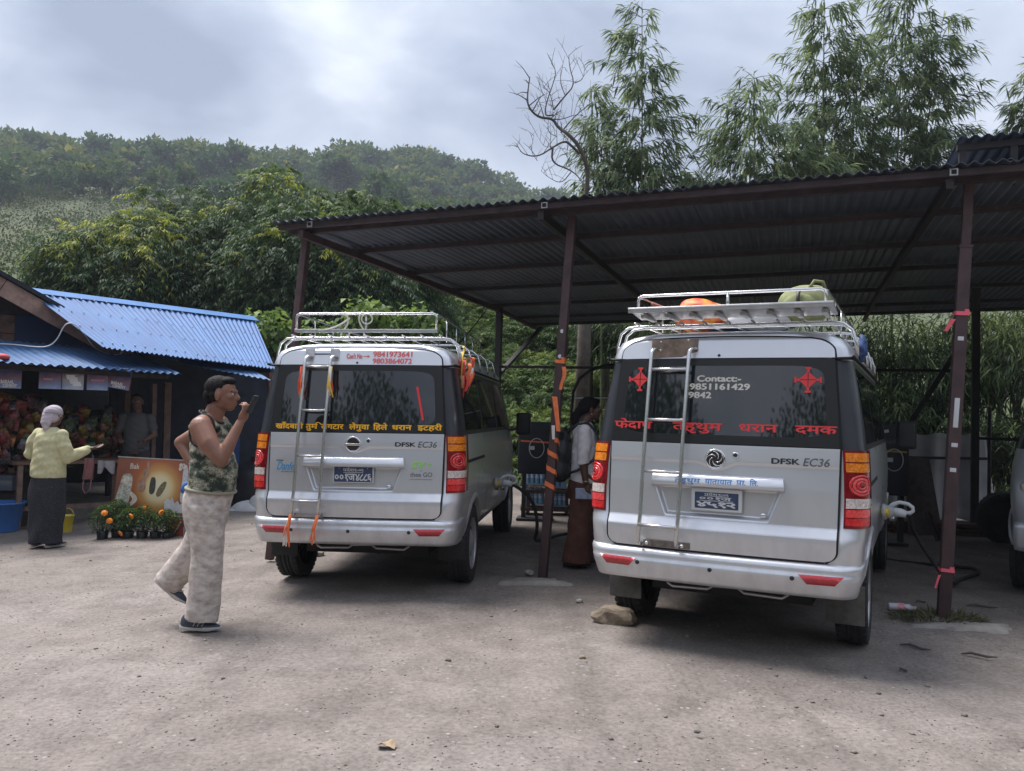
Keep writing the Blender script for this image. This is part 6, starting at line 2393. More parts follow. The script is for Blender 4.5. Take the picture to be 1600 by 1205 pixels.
hs_ = Sculpt()
hs_.ball(L(-.022, 0, .045), (.097, .079, .083), q); hs_.ball(L(-.075, 0, -.005), (.045, .066, .062), q); hs_.ball(L(.03, 0, .086), (.060, .060, .032), q)
for sg in (-1, 1): hs_.ball(L(-.035, sg * .060, -.006), (.028, .022, .040), q)
hs_.fuse('hair', HAIR, .005, 3, man, folds(.0014, 140, 140, 120))
# vest
vs_ = Sculpt()
vs_.loft([(.885, .150, .184, -.022), (.92, .150, .184, -.018), (.98, .150, .182, -.008), (1.06, .143, .176, -.010), (1.15, .130, .168, -.028), (1.24, .116, .150, -.042), (1.31, .092, .112, -.048), (1.345, .075, .085, -.048)])
vs_.limb([V((-.115, -.095, 1.30)), V((-.045, -.100, 1.395)), V((.030, -.090, 1.30))], [.030, .022, .032]); vs_.limb([V((-.125, .095, 1.31)), V((-.05, .100, 1.395)), V((.030, .090, 1.31))], [.030, .022, .032])
vest = vs_.fuse('vest', CAMO, .007, 6, man, folds(.006, 22, 26, 46, 1.))
# black trim of the right arm hole and the neck
m = MB()
c_ = V((-.034, -.128, 1.290))
m.tube([c_ + V((.082 * math.cos(a), -.026 * math.sin(a) ** 2 * (1 if a > PI else -.6) - .018, .100 * math.sin(a) - .004 + .012 * math.cos(a))) for a in [2 * PI * i / 28 for i in range(28)]], .0075, 6, closed=True)
m.build('arm_hole_trim', TRIM, vest)
m = MB(); m.tube([V((-.040 + .076 * math.cos(a), .078 * math.sin(a), 1.372 - .040 * math.cos(a))) for a in [2 * PI * i / 24 for i in range(24)]], .007, 6, closed=True); m.build('neck_trim', TRIM, vest)
tr = Sculpt()
tr.loft([(.56, .092, .150, -.040), (.65, .116, .168, -.045), (.74, .138, .180, -.048), (.82, .150, .186, -.042), (.90, .146, .180, -.026), (.935, .140, .176, -.020)])
tr.pipe([V((-.020, -.088, .80)), V((.0, -.09, .66)), V((.012, -.09, .48)), V((.008, -.09, .30)), V((-.002, -.09, .15)), V((-.012, -.09, .066))], [.112, .106, .101, .100, .103, .108])
tr.pipe([V((-.050, .092, .80)), V((-.090, .10, .66)), V((-.140, .10, .51)), V((-.220, .10, .385)), V((-.300, .10, .290)), V((-.340, .10, .245))], [.114, .110, .104, .100, .098, .100])
tr.fuse('trousers', TROUS, .009, 6, man, folds(.0045, 30, 26, 13, 2.))
m = MB(); m.tube([V((-.022 + .149 * math.cos(a), .184 * math.sin(a), .893 - .016 * math.cos(a))) for a in [2 * PI * i / 32 for i in range(32)]], .011, 8, closed=True); m.build('waistband', M('khaki_band', (.26, .24, .18), .8), man)
shoe(man, V((-.100, -.09, 0)), 0, (SHOEN, SOLEW), 0, 1.0)
shoe(man, V((-.390, .10, .235)), 0, (SHOEN, SOLEW), R(36), 1.0)
ph = MB(); ph.box(WRR + V((.072, .012, .118)), (.016, .062, .120), Matrix.Rotation(R(24), 3, 'Y'), .003)
o = ph.build('phone', BLACKPL); o.location = man.location; o.rotation_euler = man.rotation_euler
props(o, 'dark phone held up in the hand of the walking man', 'phone')

# --- woman seen from behind at the stall
KNIT = M('pale_yellow_knit', (.52, .49, .29), .9, 0, .12, 30., .6, 110.)
SKIRT = camo('dotted_navy_cloth', [(.30, (.008, .009, .015)), (.58, (.014, .015, .023)), (.64, (.085, .085, .10))], 95., False)
P0 = at(70, 858, 9.24)
wom = thing('person', 'woman in yellow sweater, dark dotted skirt and pale head cloth standing at the stall', 'person', (P0.x, P0.y, gz(P0.x, P0.y)), (0, 0, R(90 - 28 + 8)))
# local axes: +x ahead of her, +y to her left
sc = Sculpt()
L, q = add_head(sc, (.035, 0, 1.445), (1, .0, -.05), .98)
sc.limb([V((-.01, 0, 1.25)), V((.015, 0, 1.36))], [.060, .055])
sc.loft([(.70, .11, .16), (.85, .12, .165), (1.05, .11, .155), (1.20, .10, .155), (1.28, .06, .09)])
SR, SL = V((-.005, -.175, 1.235)), V((-.005, .175, 1.235))
ER_, WR_ = V((.03, -.235, .985)), V((.235, -.330, 1.090))
EL_, WL_ = V((-.01, .265, 1.02)), V((.20, .20, .99))
sc.limb([SR, ER_], [.06, .045]); sc.limb([ER_, WR_], [.045, .026]); sc.limb([SL, EL_], [.06, .045]); sc.limb([EL_, WL_], [.045, .026])
for sg in (-1, 1): sc.limb([V((0, sg * .08, .78)), V((.01, sg * .08, .42)), V((.0, sg * .085, .06))], [.10, .065, .045])
add_hand(sc, WR_, V((.16, -.105, .03)), V((-.1, .0, 1)), .96, .28, 1)
add_hand(sc, WL_, V((.8, -.3, -.1)), V((-.1, 0, 1)), .95, .5, -1)
sc.fuse('body', SKIN2, .0062, 4, wom)
head_details(wom, L, q, .98, None)
sw = Sculpt()
sw.loft([(.765, .150, .205), (.79, .156, .210), (.90, .152, .204), (1.02, .146, .192), (1.14, .138, .186), (1.23, .118, .172), (1.295, .085, .115), (1.325, .062, .075)])
sw.limb([SR, V((.0, -.220, 1.11)), ER_], [.072, .074, .068]); sw.limb([ER_, V((.14, -.285, 1.04)), WR_ - V((.02, -.012, .008))], [.068, .060, .046])
sw.limb([SL, V((-.01, .240, 1.12)), EL_], [.072, .074, .070]); sw.limb([EL_, V((.11, .235, 1.0)), WL_ - V((.03, 0, 0))], [.074, .066, .050])
sw.fuse('sweater', KNIT, .008, 6, wom, folds(.0065, 18, 20, 30, .5))
sk = Sculpt()
sk.loft([(.045, .150, .205), (.12, .150, .203), (.28, .148, .198), (.45, .152, .200), (.62, .156, .202), (.74, .146, .192), (.82, .13, .178)])
sk.fuse('skirt', SKIRT, .009, 6, wom, lambda co: .010 * np.sin(co[:, 1] * 22 + co[:, 2] * 7 + 2 * np.sin(co[:, 2] * 5)) + .006 * np.sin(co[:, 1] * 30 - co[:, 2] * 16))
SCARF = M('pale_lilac_cloth', (.44, .38, .42), .85, 0, .10, 30., .3, 60.)
sf = Sculpt()
sf.ball(L(-.012, 0, .045), (.106, .088, .082), q); sf.ball(L(-.035, 0, -.01), (.092, .086, .075), q)
sf.limb([L(-.085, .01, .01), L(-.105, 0, -.07), L(-.100, -.005, -.135)], [.050, .048, .030]); sf.limb([L(-.08, -.045, .0), L(-.095, -.035, -.09), L(-.095, -.015, -.165)], [.036, .030, .014])
sf.limb([L(-.08, .045, .0), L(-.095, .04, -.08), L(-.10, .02, -.12)], [.036, .032, .018])
sf.fuse('head_cloth', SCARF, .006, 4, wom, folds(.0045, 40, 45, 50, 3.))
m = MB()
m.tube([L(.012 + .105 * math.cos(a) - .03, .090 * math.sin(a), .030 - .01 * math.cos(a)) for a in [2 * PI * i / 24 for i in range(24)]], .006, 6, closed=True)
m.build('tied_fold', M('grey_lace', (.28, .26, .29), .8, 0, .4, 90.), wom)
SHB, = (M('black_white_shoe', (.03, .03, .032), .6, 0, .3, 30.),)
shoe(wom, V((-.06, .095, 0)), R(28), (SHB, SOLEW), 0, .95)
shoe(wom, V((-.03, -.10, 0)), R(-6), (SHB, SOLEW), 0, .95)

# --- woman with a black backpack between the vans, facing right
SHIRT = M('pale_shirt', (.74, .70, .71), .85, 0, .08, 20., .25, 70.)
BROWNC = M('brown_cloth', (.105, .040, .026), .85, 0, .25, 12., .2, 60.)
P0 = at(908, 879, 7.9)
wo2 = thing('person', 'woman with black backpack, pale shirt and brown trousers standing between the vans', 'person', (P0.x, P0.y, gz(P0.x, P0.y)), (0, 0, R(2)))
sc = Sculpt()
L, q = add_head(sc, (.055, 0, 1.475), (1, .05, .0), .98)
sc.limb([V((-.02, 0, 1.27)), V((.02, 0, 1.38))], [.060, .054])
sc.loft([(.74, .12, .16), (.86, .125, .165), (1.0, .105, .145), (1.14, .105, .15), (1.26, .095, .15), (1.32, .06, .09)])
SR, ER_, WR_ = V((-.02, -.175, 1.265)), V((-.035, -.215, .995)), V((.0, -.215, .79))
SL, EL_, WL_ = V((-.02, .175, 1.265)), V((.03, .21, 1.01)), V((.20, .16, .98))
sc.limb([SR, ER_], [.058, .044]); sc.limb([ER_, WR_], [.044, .027]); sc.limb([SL, EL_], [.058, .044]); sc.limb([EL_, WL_], [.044, .027])
for sg in (-1, 1): sc.limb([V((0, sg * .08, .80)), V((.01, sg * .08, .44)), V((-.02, sg * .08, .06))], [.10, .065, .045])
add_hand(sc, WR_, V((.15, .0, -1)), V((.4, .9, 0)), .98, .75, 1)
add_hand(sc, WL_, V((.9, -.1, .1)), V((0, -.4, 1)), .95, .5, -1)
sc.fuse('body', SKIN2, .0062, 4, wo2)
head_details(wo2, L, q, .98, None)
sh = Sculpt()
sh.loft([(.775, .140, .188), (.83, .138, .186), (.95, .128, .175), (1.08, .124, .168), (1.18, .120, .168), (1.27, .102, .158), (1.325, .075, .10), (1.355, .060, .070)])
sh.ball(SR, (.066, .066, .066)); sh.ball(SL, (.066, .066, .066))
sh.pipe([SR, SR.lerp(ER_, .5) + V((.006, -.004, 0)), ER_, ER_ + (WR_ - ER_) * .16], [.066, .064, .060, .056]); sh.pipe([SL, SL.lerp(EL_, .5), EL_, EL_ + (WL_ - EL_) * .2], [.066, .064, .062, .056])
sh.fuse('shirt', SHIRT, .0075, 5, wo2, folds(.005, 20, 24, 34, 4.))
tr = Sculpt()
tr.loft([(.62, .125, .165, -.012), (.72, .138, .182, -.012), (.80, .138, .182, -.004), (.88, .128, .172)])
for sg in (-1, 1): tr.pipe([V((-.005, sg * .085, .78)), V((-.008 + .015 * sg, sg * .088, .60)), V((-.012 + .02 * sg, sg * .088, .42)), V((-.02 + .03 * sg, sg * .09, .22)), V((-.025 + .035 * sg, sg * .09, .035))], [.112, .106, .106, .116, .132])
tr.fuse('trousers', BROWNC, .009, 5, wo2, folds(.008, 20, 16, 14, 5.))
hs_ = Sculpt()
hs_.ball(L(-.020, 0, .042), (.100, .082, .084), q); hs_.ball(L(-.080, 0, .010), (.050, .064, .062), q); hs_.ball(L(.035, 0, .082), (.056, .060, .030), q)
hs_.limb([L(-.10, 0, -.01), L(-.145, 0, -.06), L(-.150, .0, -.13)], [.046, .045, .035])
for sg in (-1, 1): hs_.ball(L(-.045, sg * .062, .0), (.032, .022, .038), q)
hs_.fuse('hair', HAIR, .005, 3, wo2, folds(.0016, 140, 140, 60))
m = MB(); m.ball(L(-.004, -.083, -.045), .008); m.build('earring', M('gold', (.75, .55, .25), .3, 1.), wo2)
m = MB(); m.tube([WR_ + V((.030 * math.cos(a), .030 * math.sin(a), .015)) for a in [2 * PI * i / 14 for i in range(14)]], .005, 6, closed=True); m.build('bangle', M('gold'), wo2)
for sg in (-1, 1): shoe(wo2, V((-.09 + .04 * sg, sg * .09, 0)), 0, (BLACKPL, BLACKPL), 0, .96, False)
bk = thing('backpack', 'slack black backpack on the back of the woman between the vans', 'backpack', wo2.location, wo2.rotation_euler)
bkm = M('black_nylon', (.018, .018, .022), .5, 0, .2, 10., .3, 50.)
b_ = Sculpt(); b_.ball(V((-.215, 0, 1.02)), (.095, .155, .20)); b_.ball(V((-.225, 0, .90)), (.115, .165, .13)); b_.ball(V((-.19, 0, 1.20)), (.060, .12, .10))
b_.fuse('bag_body', bkm, .008, 6, bk, folds(.008, 22, 20, 24, 6.))
for sg in (-1, 1):
    m = MB(); m.tube([V((-.16, sg * .10, 1.25)), V((-.08, sg * .115, 1.335)), V((.02, sg * .115, 1.345)), V((.095, sg * .125, 1.27)), V((.125, sg * .135, 1.15)), V((.07, sg * .165, 1.00)), V((-.08, sg * .175, .90)), V((-.18, sg * .14, .86))], .013, 8); m.build('shoulder_strap', bkm, bk)
m = MB(); m.box(WR_ + V((.055, .01, -.10)), (.30, .03, .10), None, .006)
o = m.build('folded_papers', M('pale_blue_paper', (.33, .38, .50), .6, 0, .3, 18.)); o.location = wo2.location; o.rotation_euler = wo2.rotation_euler
props(o, 'folded pale blue papers in the lowered hand of the woman with the backpack', 'papers')

# --- shopkeeper in the shade
P0 = at(208, 800, 12.0)
mk = thing('person', 'man in white shirt with shade in its colour standing inside the dark shop beside the snack packets', 'person', (P0.x, P0.y, -.06), (0, 0, R(-80)))
sc = Sculpt()
L, q = add_head(sc, (.03, 0, 1.50), (1, 0, 0), 1.)
sc.limb([V((-.02, 0, 1.30)), V((.0, 0, 1.41))], [.062, .056])
sc.loft([(.74, .12, .16), (.86, .125, .165), (1.1, .105, .15), (1.26, .095, .15), (1.33, .06, .09)])
for sg in (-1, 1):
    a, b, c = V((0, sg * .18, 1.27)), V((.02, sg * .25, 1.02)), V((.20, sg * .16, .95))
    sc.limb([a, b], [.058, .045]); sc.limb([b, c], [.045, .028]); add_hand(sc, c, V((.8, -.3 * sg, 0)), V((0, 0, -1)), 1., .4, sg)
    sc.limb([V((0, sg * .08, .80)), V((.01, sg * .08, .44)), V((0, sg * .08, .06))], [.10, .065, .045])
sc.fuse('body', SKIN2, .0075, 4, mk); head_details(mk, L, q, 1., None)
sh = Sculpt()
sh.loft([(.78, .138, .185), (.95, .130, .178), (1.12, .125, .172), (1.26, .105, .160), (1.33, .075, .10)])
for sg in (-1, 1): sh.limb([V((0, sg * .175, 1.265)), V((.01, sg * .22, 1.13))], [.070, .068])
sh.fuse('shirt', M('shade_toned_white_shirt', (.075, .075, .08), .85), .009, 5, mk, folds(.006, 20, 24, 30, 7.))  # white shirt, darkened to put the shop's shade into its colour
tr = Sculpt(); tr.ball(V((0, 0, .82)), (.135, .18, .10))
for sg in (-1, 1): tr.limb([V((0, sg * .085, .76)), V((.0, sg * .088, .42)), V((0, sg * .09, .07))], [.115, .10, .09])
tr.fuse('trousers', M('dark_cloth', (.03, .03, .04), .85), .010, 4, mk)
hs_ = Sculpt(); hs_.ball(L(-.022, 0, .045), (.097, .079, .083), q); hs_.ball(L(-.075, 0, -.005), (.045, .066, .062), q); hs_.fuse('hair', HAIR, .008, 2, mk)
for sg in (-1, 1): shoe(mk, V((-.09, sg * .09, 0)), 0, (BLACKPL, BLACKPL), 0, 1., False)

# ------------------------------------------------------------------ vegetation
rng = np.random.default_rng(21)
BARK = M('grey_bark', (.10, .085, .07), .9, 0, .35, 6., .5, 20.)
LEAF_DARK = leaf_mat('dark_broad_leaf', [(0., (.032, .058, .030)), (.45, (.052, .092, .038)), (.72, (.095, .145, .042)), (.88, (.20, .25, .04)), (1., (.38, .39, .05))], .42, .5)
LEAF_MID = leaf_mat('mid_green_leaf', [(0., (.045, .078, .028)), (.5, (.080, .130, .038)), (1., (.19, .24, .055))], .42)
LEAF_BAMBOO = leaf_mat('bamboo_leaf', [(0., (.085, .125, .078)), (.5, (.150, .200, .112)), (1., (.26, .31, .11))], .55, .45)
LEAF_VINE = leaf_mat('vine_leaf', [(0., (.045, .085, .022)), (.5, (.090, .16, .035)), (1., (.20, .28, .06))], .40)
LEAF_HILL = leaf_mat('hill_leaf', [(0., (.030, .066, .028)), (.5, (.055, .105, .036)), (.8, (.118, .138, .030)), (1., (.22, .21, .045))], .38, .7)

LEAF_SCRUB = leaf_mat('olive_scrub_leaf', [(0., (.022, .042, .012)), (.45, (.046, .070, .017)), (.75, (.076, .096, .025)), (1., (.12, .125, .032))], .15, .8)
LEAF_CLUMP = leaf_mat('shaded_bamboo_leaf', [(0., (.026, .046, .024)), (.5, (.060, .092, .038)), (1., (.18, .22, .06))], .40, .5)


def unit(v): return v / (np.linalg.norm(v, axis=-1, keepdims=True) + 1e-9)


def compound_sprays(cent, out, fronds=7, pairs=7, flen=.60, llen=.130, lwid=.035, droop=.55, tint=None):
    """Clumps of feather leaves: a few drooping stalks per clump with leaflets hung on both sides."""
    n = len(cent)
    c = np.repeat(cent, fronds, 0); o = np.repeat(out, fronds, 0)
    d = unit(o * .75 + rng.normal(0, .62, c.shape) + np.array([0, 0, .18]))
    L = flen * (.7 + .6 * rng.random(len(c)))
    t = np.linspace(.22, 1., pairs)
    P, D = [], []
    for k in t:
        P.append(c + d * (L * k)[:, None] - np.array([0, 0, 1.]) * (droop * L * k * k)[:, None])
        D.append(unit(d - np.array([0, 0, 1.]) * (2 * droop * k)))
    base, dirs, ks = [], [], []
    for p, dd, k in zip(P, D, t):
        side = unit(np.cross(dd, np.array([0, 0, 1.]) + rng.normal(0, .15, dd.shape)))
        for sg in (-1, 1):
            base.append(p); dirs.append(unit(side * sg * .75 + dd * .65 + np.array([0, 0, -.35]) + rng.normal(0, .12, p.shape))); ks.append(np.full(len(p), k))
    base.append(P[-1]); dirs.append(D[-1]); ks.append(np.full(len(P[-1]), 1.))
    B_, D_ = np.concatenate(base), np.concatenate(dirs)
    m = len(B_)
    V, Q = leaf_quads(rng, B_, D_, llen * (.7 + .5 * rng.random(m)), lwid * (.8 + .4 * rng.random(m)), .25, .6)
    tt = None
    if tint is not None:
        tt = np.tile(np.repeat(tint, fronds), len(base)) + rng.normal(0, .05, m)
        tt = np.clip(tt, 0, 1)
    return V, Q, tt


def limbs(mb, base, top, r, tips, rr=.35):
    """Tapered trunk and limbs reaching the given points."""
    base, top = Vector(base), Vector(top)
    k = 7
    pts = [base.lerp(top, i / k) + Vector((math.sin(i * 1.7) * r * .5, math.cos(i * 2.3) * r * .5, 0)) * (0 < i < k) for i in range(k + 1)]
    mb.tube(pts, [r * (1.15 - .85 * i / k) for i in range(k + 1)], 8)
    for j, tp in enumerate(tips):
        u = .35 + .5 * ((j * .37) % 1)
        a = base.lerp(top, u)
        tp = Vector(tp)
        mid = a.lerp(tp, .5) + Vector((0, 0, .12 * (tp - a).length))
        mb.tube([a, a.lerp(mid, .5), mid, mid.lerp(tp, .6), tp], [r * rr * (1 - u * .4), r * rr * .8, r * rr * .6, r * rr * .4, r * rr * .15], 6)


def hill_floor(x, y): return max(hill_z(x, y), gz(x, y)) if math.hypot(x, y) > HR0 else gz(x, y)


def broad_tree(name, label, blobs, n, mat, trunk, young=.25, cat='tree', group=None, **kw):
    """blobs: list of (centre, (rx,ry,rz)) making up the crown."""
    tb0 = Vector((trunk[0], trunk[1], hill_floor(trunk[0], trunk[1]) - .05))
    t = thing(name, label, cat, tb0, (0, 0, 0), group)
    vol = np.array([b[1][0] * b[1][1] * b[1][2] for b in blobs]) ** (2 / 3.)
    cs, os_, zs = [], [], []
    zmax = max(b[0][2] + b[1][2] for b in blobs); zmin = min(b[0][2] - b[1][2] for b in blobs)
    for b, v in zip(blobs, vol):
        k = max(8, int(n * v / vol.sum()))
        u = unit(rng.normal(0, 1, (k, 3)))
        rad = .55 + .45 * rng.random((k, 1)) ** .5
        lump = 1 + .16 * np.sin(5 * u[:, :1] + b[0][0]) * np.sin(4 * u[:, 2:] + 2 + b[0][1])
        p = np.array(b[0]) + u * rad * lump * np.array(b[1])
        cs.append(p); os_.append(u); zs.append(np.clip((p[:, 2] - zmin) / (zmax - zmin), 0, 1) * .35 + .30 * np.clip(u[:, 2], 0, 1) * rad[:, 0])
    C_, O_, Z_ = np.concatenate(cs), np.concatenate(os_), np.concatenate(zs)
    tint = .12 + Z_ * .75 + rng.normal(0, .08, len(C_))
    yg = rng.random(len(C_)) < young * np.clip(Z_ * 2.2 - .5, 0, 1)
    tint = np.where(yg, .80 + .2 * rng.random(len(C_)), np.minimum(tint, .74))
    V, Q, T = compound_sprays(C_ - np.array(tb0), O_, tint=tint, **kw)
    link('crown', np_mesh('crown', V, Q, mat, T), t)
    m = MB()
    top = Vector(blobs[0][0]) - tb0
    tips = [Vector(b[0]) - tb0 for b in blobs] + [Vector(C_[i]) - tb0 for i in range(0, len(C_), max(1, len(C_) // 14))]
    limbs(m, (0, 0, 0), top, max(.07, .022 * (top.z + 1)), tips)
    m.build('trunk', BARK, t)
    return t


def blob(px, py, Y, rx, rz, ry=None):
    c = at(px, py, Y); s = Y / F_PX
    return (tuple(c), (rx * s, (ry if ry else rx) * s, rz * s))


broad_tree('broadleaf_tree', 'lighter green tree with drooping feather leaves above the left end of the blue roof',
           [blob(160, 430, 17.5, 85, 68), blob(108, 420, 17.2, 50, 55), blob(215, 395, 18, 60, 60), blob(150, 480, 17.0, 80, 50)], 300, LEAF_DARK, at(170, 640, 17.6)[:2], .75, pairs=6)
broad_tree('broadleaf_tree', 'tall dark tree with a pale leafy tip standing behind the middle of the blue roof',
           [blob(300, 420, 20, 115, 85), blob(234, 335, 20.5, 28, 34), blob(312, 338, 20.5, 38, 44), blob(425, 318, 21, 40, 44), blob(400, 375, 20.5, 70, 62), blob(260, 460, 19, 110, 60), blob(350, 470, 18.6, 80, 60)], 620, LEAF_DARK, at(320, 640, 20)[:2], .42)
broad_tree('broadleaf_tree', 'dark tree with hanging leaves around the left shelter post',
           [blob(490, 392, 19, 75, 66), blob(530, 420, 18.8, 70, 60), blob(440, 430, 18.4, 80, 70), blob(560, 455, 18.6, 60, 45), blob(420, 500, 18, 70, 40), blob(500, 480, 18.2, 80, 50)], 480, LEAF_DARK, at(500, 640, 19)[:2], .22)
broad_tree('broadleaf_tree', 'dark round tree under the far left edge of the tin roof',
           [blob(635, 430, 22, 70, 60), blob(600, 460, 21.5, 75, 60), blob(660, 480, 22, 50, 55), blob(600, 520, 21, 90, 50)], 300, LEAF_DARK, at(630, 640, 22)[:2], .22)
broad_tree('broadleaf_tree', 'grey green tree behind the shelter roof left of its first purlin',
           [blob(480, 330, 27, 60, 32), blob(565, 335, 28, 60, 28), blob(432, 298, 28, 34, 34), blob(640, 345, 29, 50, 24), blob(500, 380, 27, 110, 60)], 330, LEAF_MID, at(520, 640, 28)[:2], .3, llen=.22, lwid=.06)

# large leaved climbing plants behind the left roof rack
def leafy_bush(name, label, c, r, n, leaf, wid, mat, cat='bush', group=None, droop=.6, up=.3, tint0=.25, trunk=True):
    t = thing(name, label, cat, (c[0], c[1], hill_floor(c[0], c[1]) - .05), (0, 0, 0), group)
    u = unit(rng.normal(0, 1, (n, 3)))
    rad = rng.random((n, 1)) ** .38
    lump = 1 + .22 * np.sin(4 * u[:, :1] + c[0] * 3) * np.sin(3 * u[:, 1:2] + c[1]) + .12 * np.sin(9 * u[:, 2:] + c[0])
    p = u * rad * lump * np.array(r) + np.array(c) - np.array(t.location)
    k = n
    d = unit(u * .6 + rng.normal(0, .6, (k, 3)) + np.array([0, 0, up]))
    V, Q = leaf_quads(rng, p, d, leaf * (.6 + .7 * rng.random(k)), wid * (.7 + .5 * rng.random(k)), droop, .8)
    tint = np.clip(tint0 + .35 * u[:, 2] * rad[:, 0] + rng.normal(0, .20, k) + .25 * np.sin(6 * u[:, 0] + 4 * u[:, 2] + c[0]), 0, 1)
    link('foliage', np_mesh('foliage', V, Q, mat, tint), t)
    if trunk:
        m = MB()
        tips = [Vector(p[i]) for i in range(0, n, max(1, n // 10))]
        limbs(m, (0, 0, 0), Vector((c[0] - t.location.x, c[1] - t.location.y, c[2] - t.location.z)), .04 + .012 * r[2], tips, .5)
        m.build('stem', BARK, t)
    return t


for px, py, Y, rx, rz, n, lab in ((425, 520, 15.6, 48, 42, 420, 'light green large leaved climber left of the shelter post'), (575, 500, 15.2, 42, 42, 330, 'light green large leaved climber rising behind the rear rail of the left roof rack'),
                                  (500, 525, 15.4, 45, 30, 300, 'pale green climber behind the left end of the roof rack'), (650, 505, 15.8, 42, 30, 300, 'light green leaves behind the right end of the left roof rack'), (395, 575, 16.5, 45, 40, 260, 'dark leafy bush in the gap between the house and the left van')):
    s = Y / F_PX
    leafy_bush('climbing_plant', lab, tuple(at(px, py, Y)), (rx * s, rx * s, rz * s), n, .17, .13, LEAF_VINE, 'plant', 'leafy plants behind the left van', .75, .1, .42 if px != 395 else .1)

# feathery shrubs on the slope behind the shelter
grp = 'shrubs on the slope behind the shelter'
labs = {}
for i, (px, py, Y, rx, rz) in enumerate(((730, 520, 26, 70, 60), (800, 545, 24, 75, 55), (870, 540, 25, 80, 60), (940, 555, 24, 80, 60), (760, 600, 22, 75, 50), (840, 620, 21, 85, 50), (920, 640, 20, 80, 50),
                                         (780, 690, 19, 80, 50), (870, 700, 18.5, 85, 50), (720, 470, 32, 80, 60), (800, 480, 34, 90, 50), (690, 640, 20, 70, 60), (640, 600, 20, 70, 60), (560, 620, 19, 80, 60), (960, 700, 18.5, 70, 60), (1010, 600, 20, 80, 70), (700, 720, 19, 80, 50), (790, 765, 17.5, 75, 40), (880, 770, 17.5, 75, 40), (970, 780, 17, 75, 40), (620, 700, 18, 80, 50))):
    s = Y / F_PX
    c = at(px, py, Y)
    n = 230
    broad_tree('slope_shrub', 'feathery mid green shrub on the slope behind the tin roof shelter', [(tuple(c), (rx * s, rx * s, rz * s)), (tuple(c + Vector((.5 * rx * s, .2, .3 * rz * s))), (rx * s * .6, rx * s * .6, rz * s * .6))], n, LEAF_MID,
               (c.x, c.y), .5, 'shrub', grp, fronds=6, pairs=6, flen=.5, llen=.13, lwid=.04, droop=.35)

# ------------------------------------------------------------------ bamboo
def bamboo(label, px, ytop, Y, wlow, n_culms=1, ybot=560, lean=0., name='bamboo', group='bamboos behind the shelter', dens=1., leaf=.31):
    top = at(px, ytop, Y)
    b0 = at(px + lean, 640, Y)
    base = Vector((b0.x, b0.y, hill_floor(b0.x, b0.y) - .05))
    t = thing(name, label, 'bamboo', base, (0, 0, 0), group)
    m = MB()
    H = top.z - base.z
    Pb, Pd, tt = [], [], []
    for c in range(n_culms):
        off = Vector((((c + 1) % 3 - 1) * .30, (c // 3) * .4, 0))
        ht = H * (1 - .13 * c)
        k = 16
        bend = Vector((top.x - base.x, .4 * (c % 2), 0)) + Vector((((c + 1) % 3 - 1) * .75, 0, 0))
        pts = [off + Vector((bend.x * (i / k) ** 2, bend.y * (i / k) ** 2, ht * i / k)) for i in range(k + 1)]
        m.tube(pts, [.035 * (1 - .92 * i / k) + .004 for i in range(k + 1)], 7)
        nn = int(ht / .40)
        z0 = min(.85, max(.15, (at(px, ybot, Y).z - base.z) / ht))
        for i in range(nn):
            u = z0 + (1 - z0) * i / nn
            q = off + Vector((bend.x * u * u, bend.y * u * u, ht * u))
            reach = wlow * (1 - u) ** .5 * 1.15 + .16
            for b in range(int((5 if u < .9 else 3) * dens)):
                a = rng.random() * 2 * PI
                ln = reach * (.45 + .75 * rng.random())
                dv = np.array([math.cos(a), math.sin(a), .28 + .40 * rng.random()])
                dv /= np.linalg.norm(dv)
                bp = []
                for k2 in range(7):
                    w = k2 / 6
                    bp.append(Vector(q) + Vector(dv * ln * w) + Vector((0, 0, -.25 * ln * w * w)))
                if b < 3: m.tube(bp, [.008 * (1 - .8 * k2 / 6) + .0015 for k2 in range(7)], 3, caps=False)
                nf = max(2, int(ln / .17))
                for f in range(nf):
                    w = .22 + .80 * (f + rng.random()) / nf
                    p = Vector(q) + Vector(dv * ln * min(w, 1)) + Vector((0, 0, -.25 * ln * w * w))
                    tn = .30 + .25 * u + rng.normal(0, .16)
                    for l in range(6):
                        hd = rng.normal(0, .38, 3) + np.array([dv[0], dv[1], -.30]) * .9
                        Pb.append(np.array(p) + rng.normal(0, .035, 3)); Pd.append(hd); tt.append(tn)
    Pb, Pd = np.array(Pb), unit(np.array(Pd))
    k = len(Pb)
    V, Q = leaf_quads(rng, Pb, Pd, leaf * (.6 + .6 * rng.random(k)), .040 * (.7 + .6 * rng.random(k)), .40, .7)
    link('foliage', np_mesh('foliage', V, Q, LEAF_BAMBOO, np.clip(np.array(tt) + rng.normal(0, .08, k), 0, 1)), t)
    m.build('culm', M('bamboo_culm', (.10, .12, .05), .6, 0, .3, 4.), t)
    return t


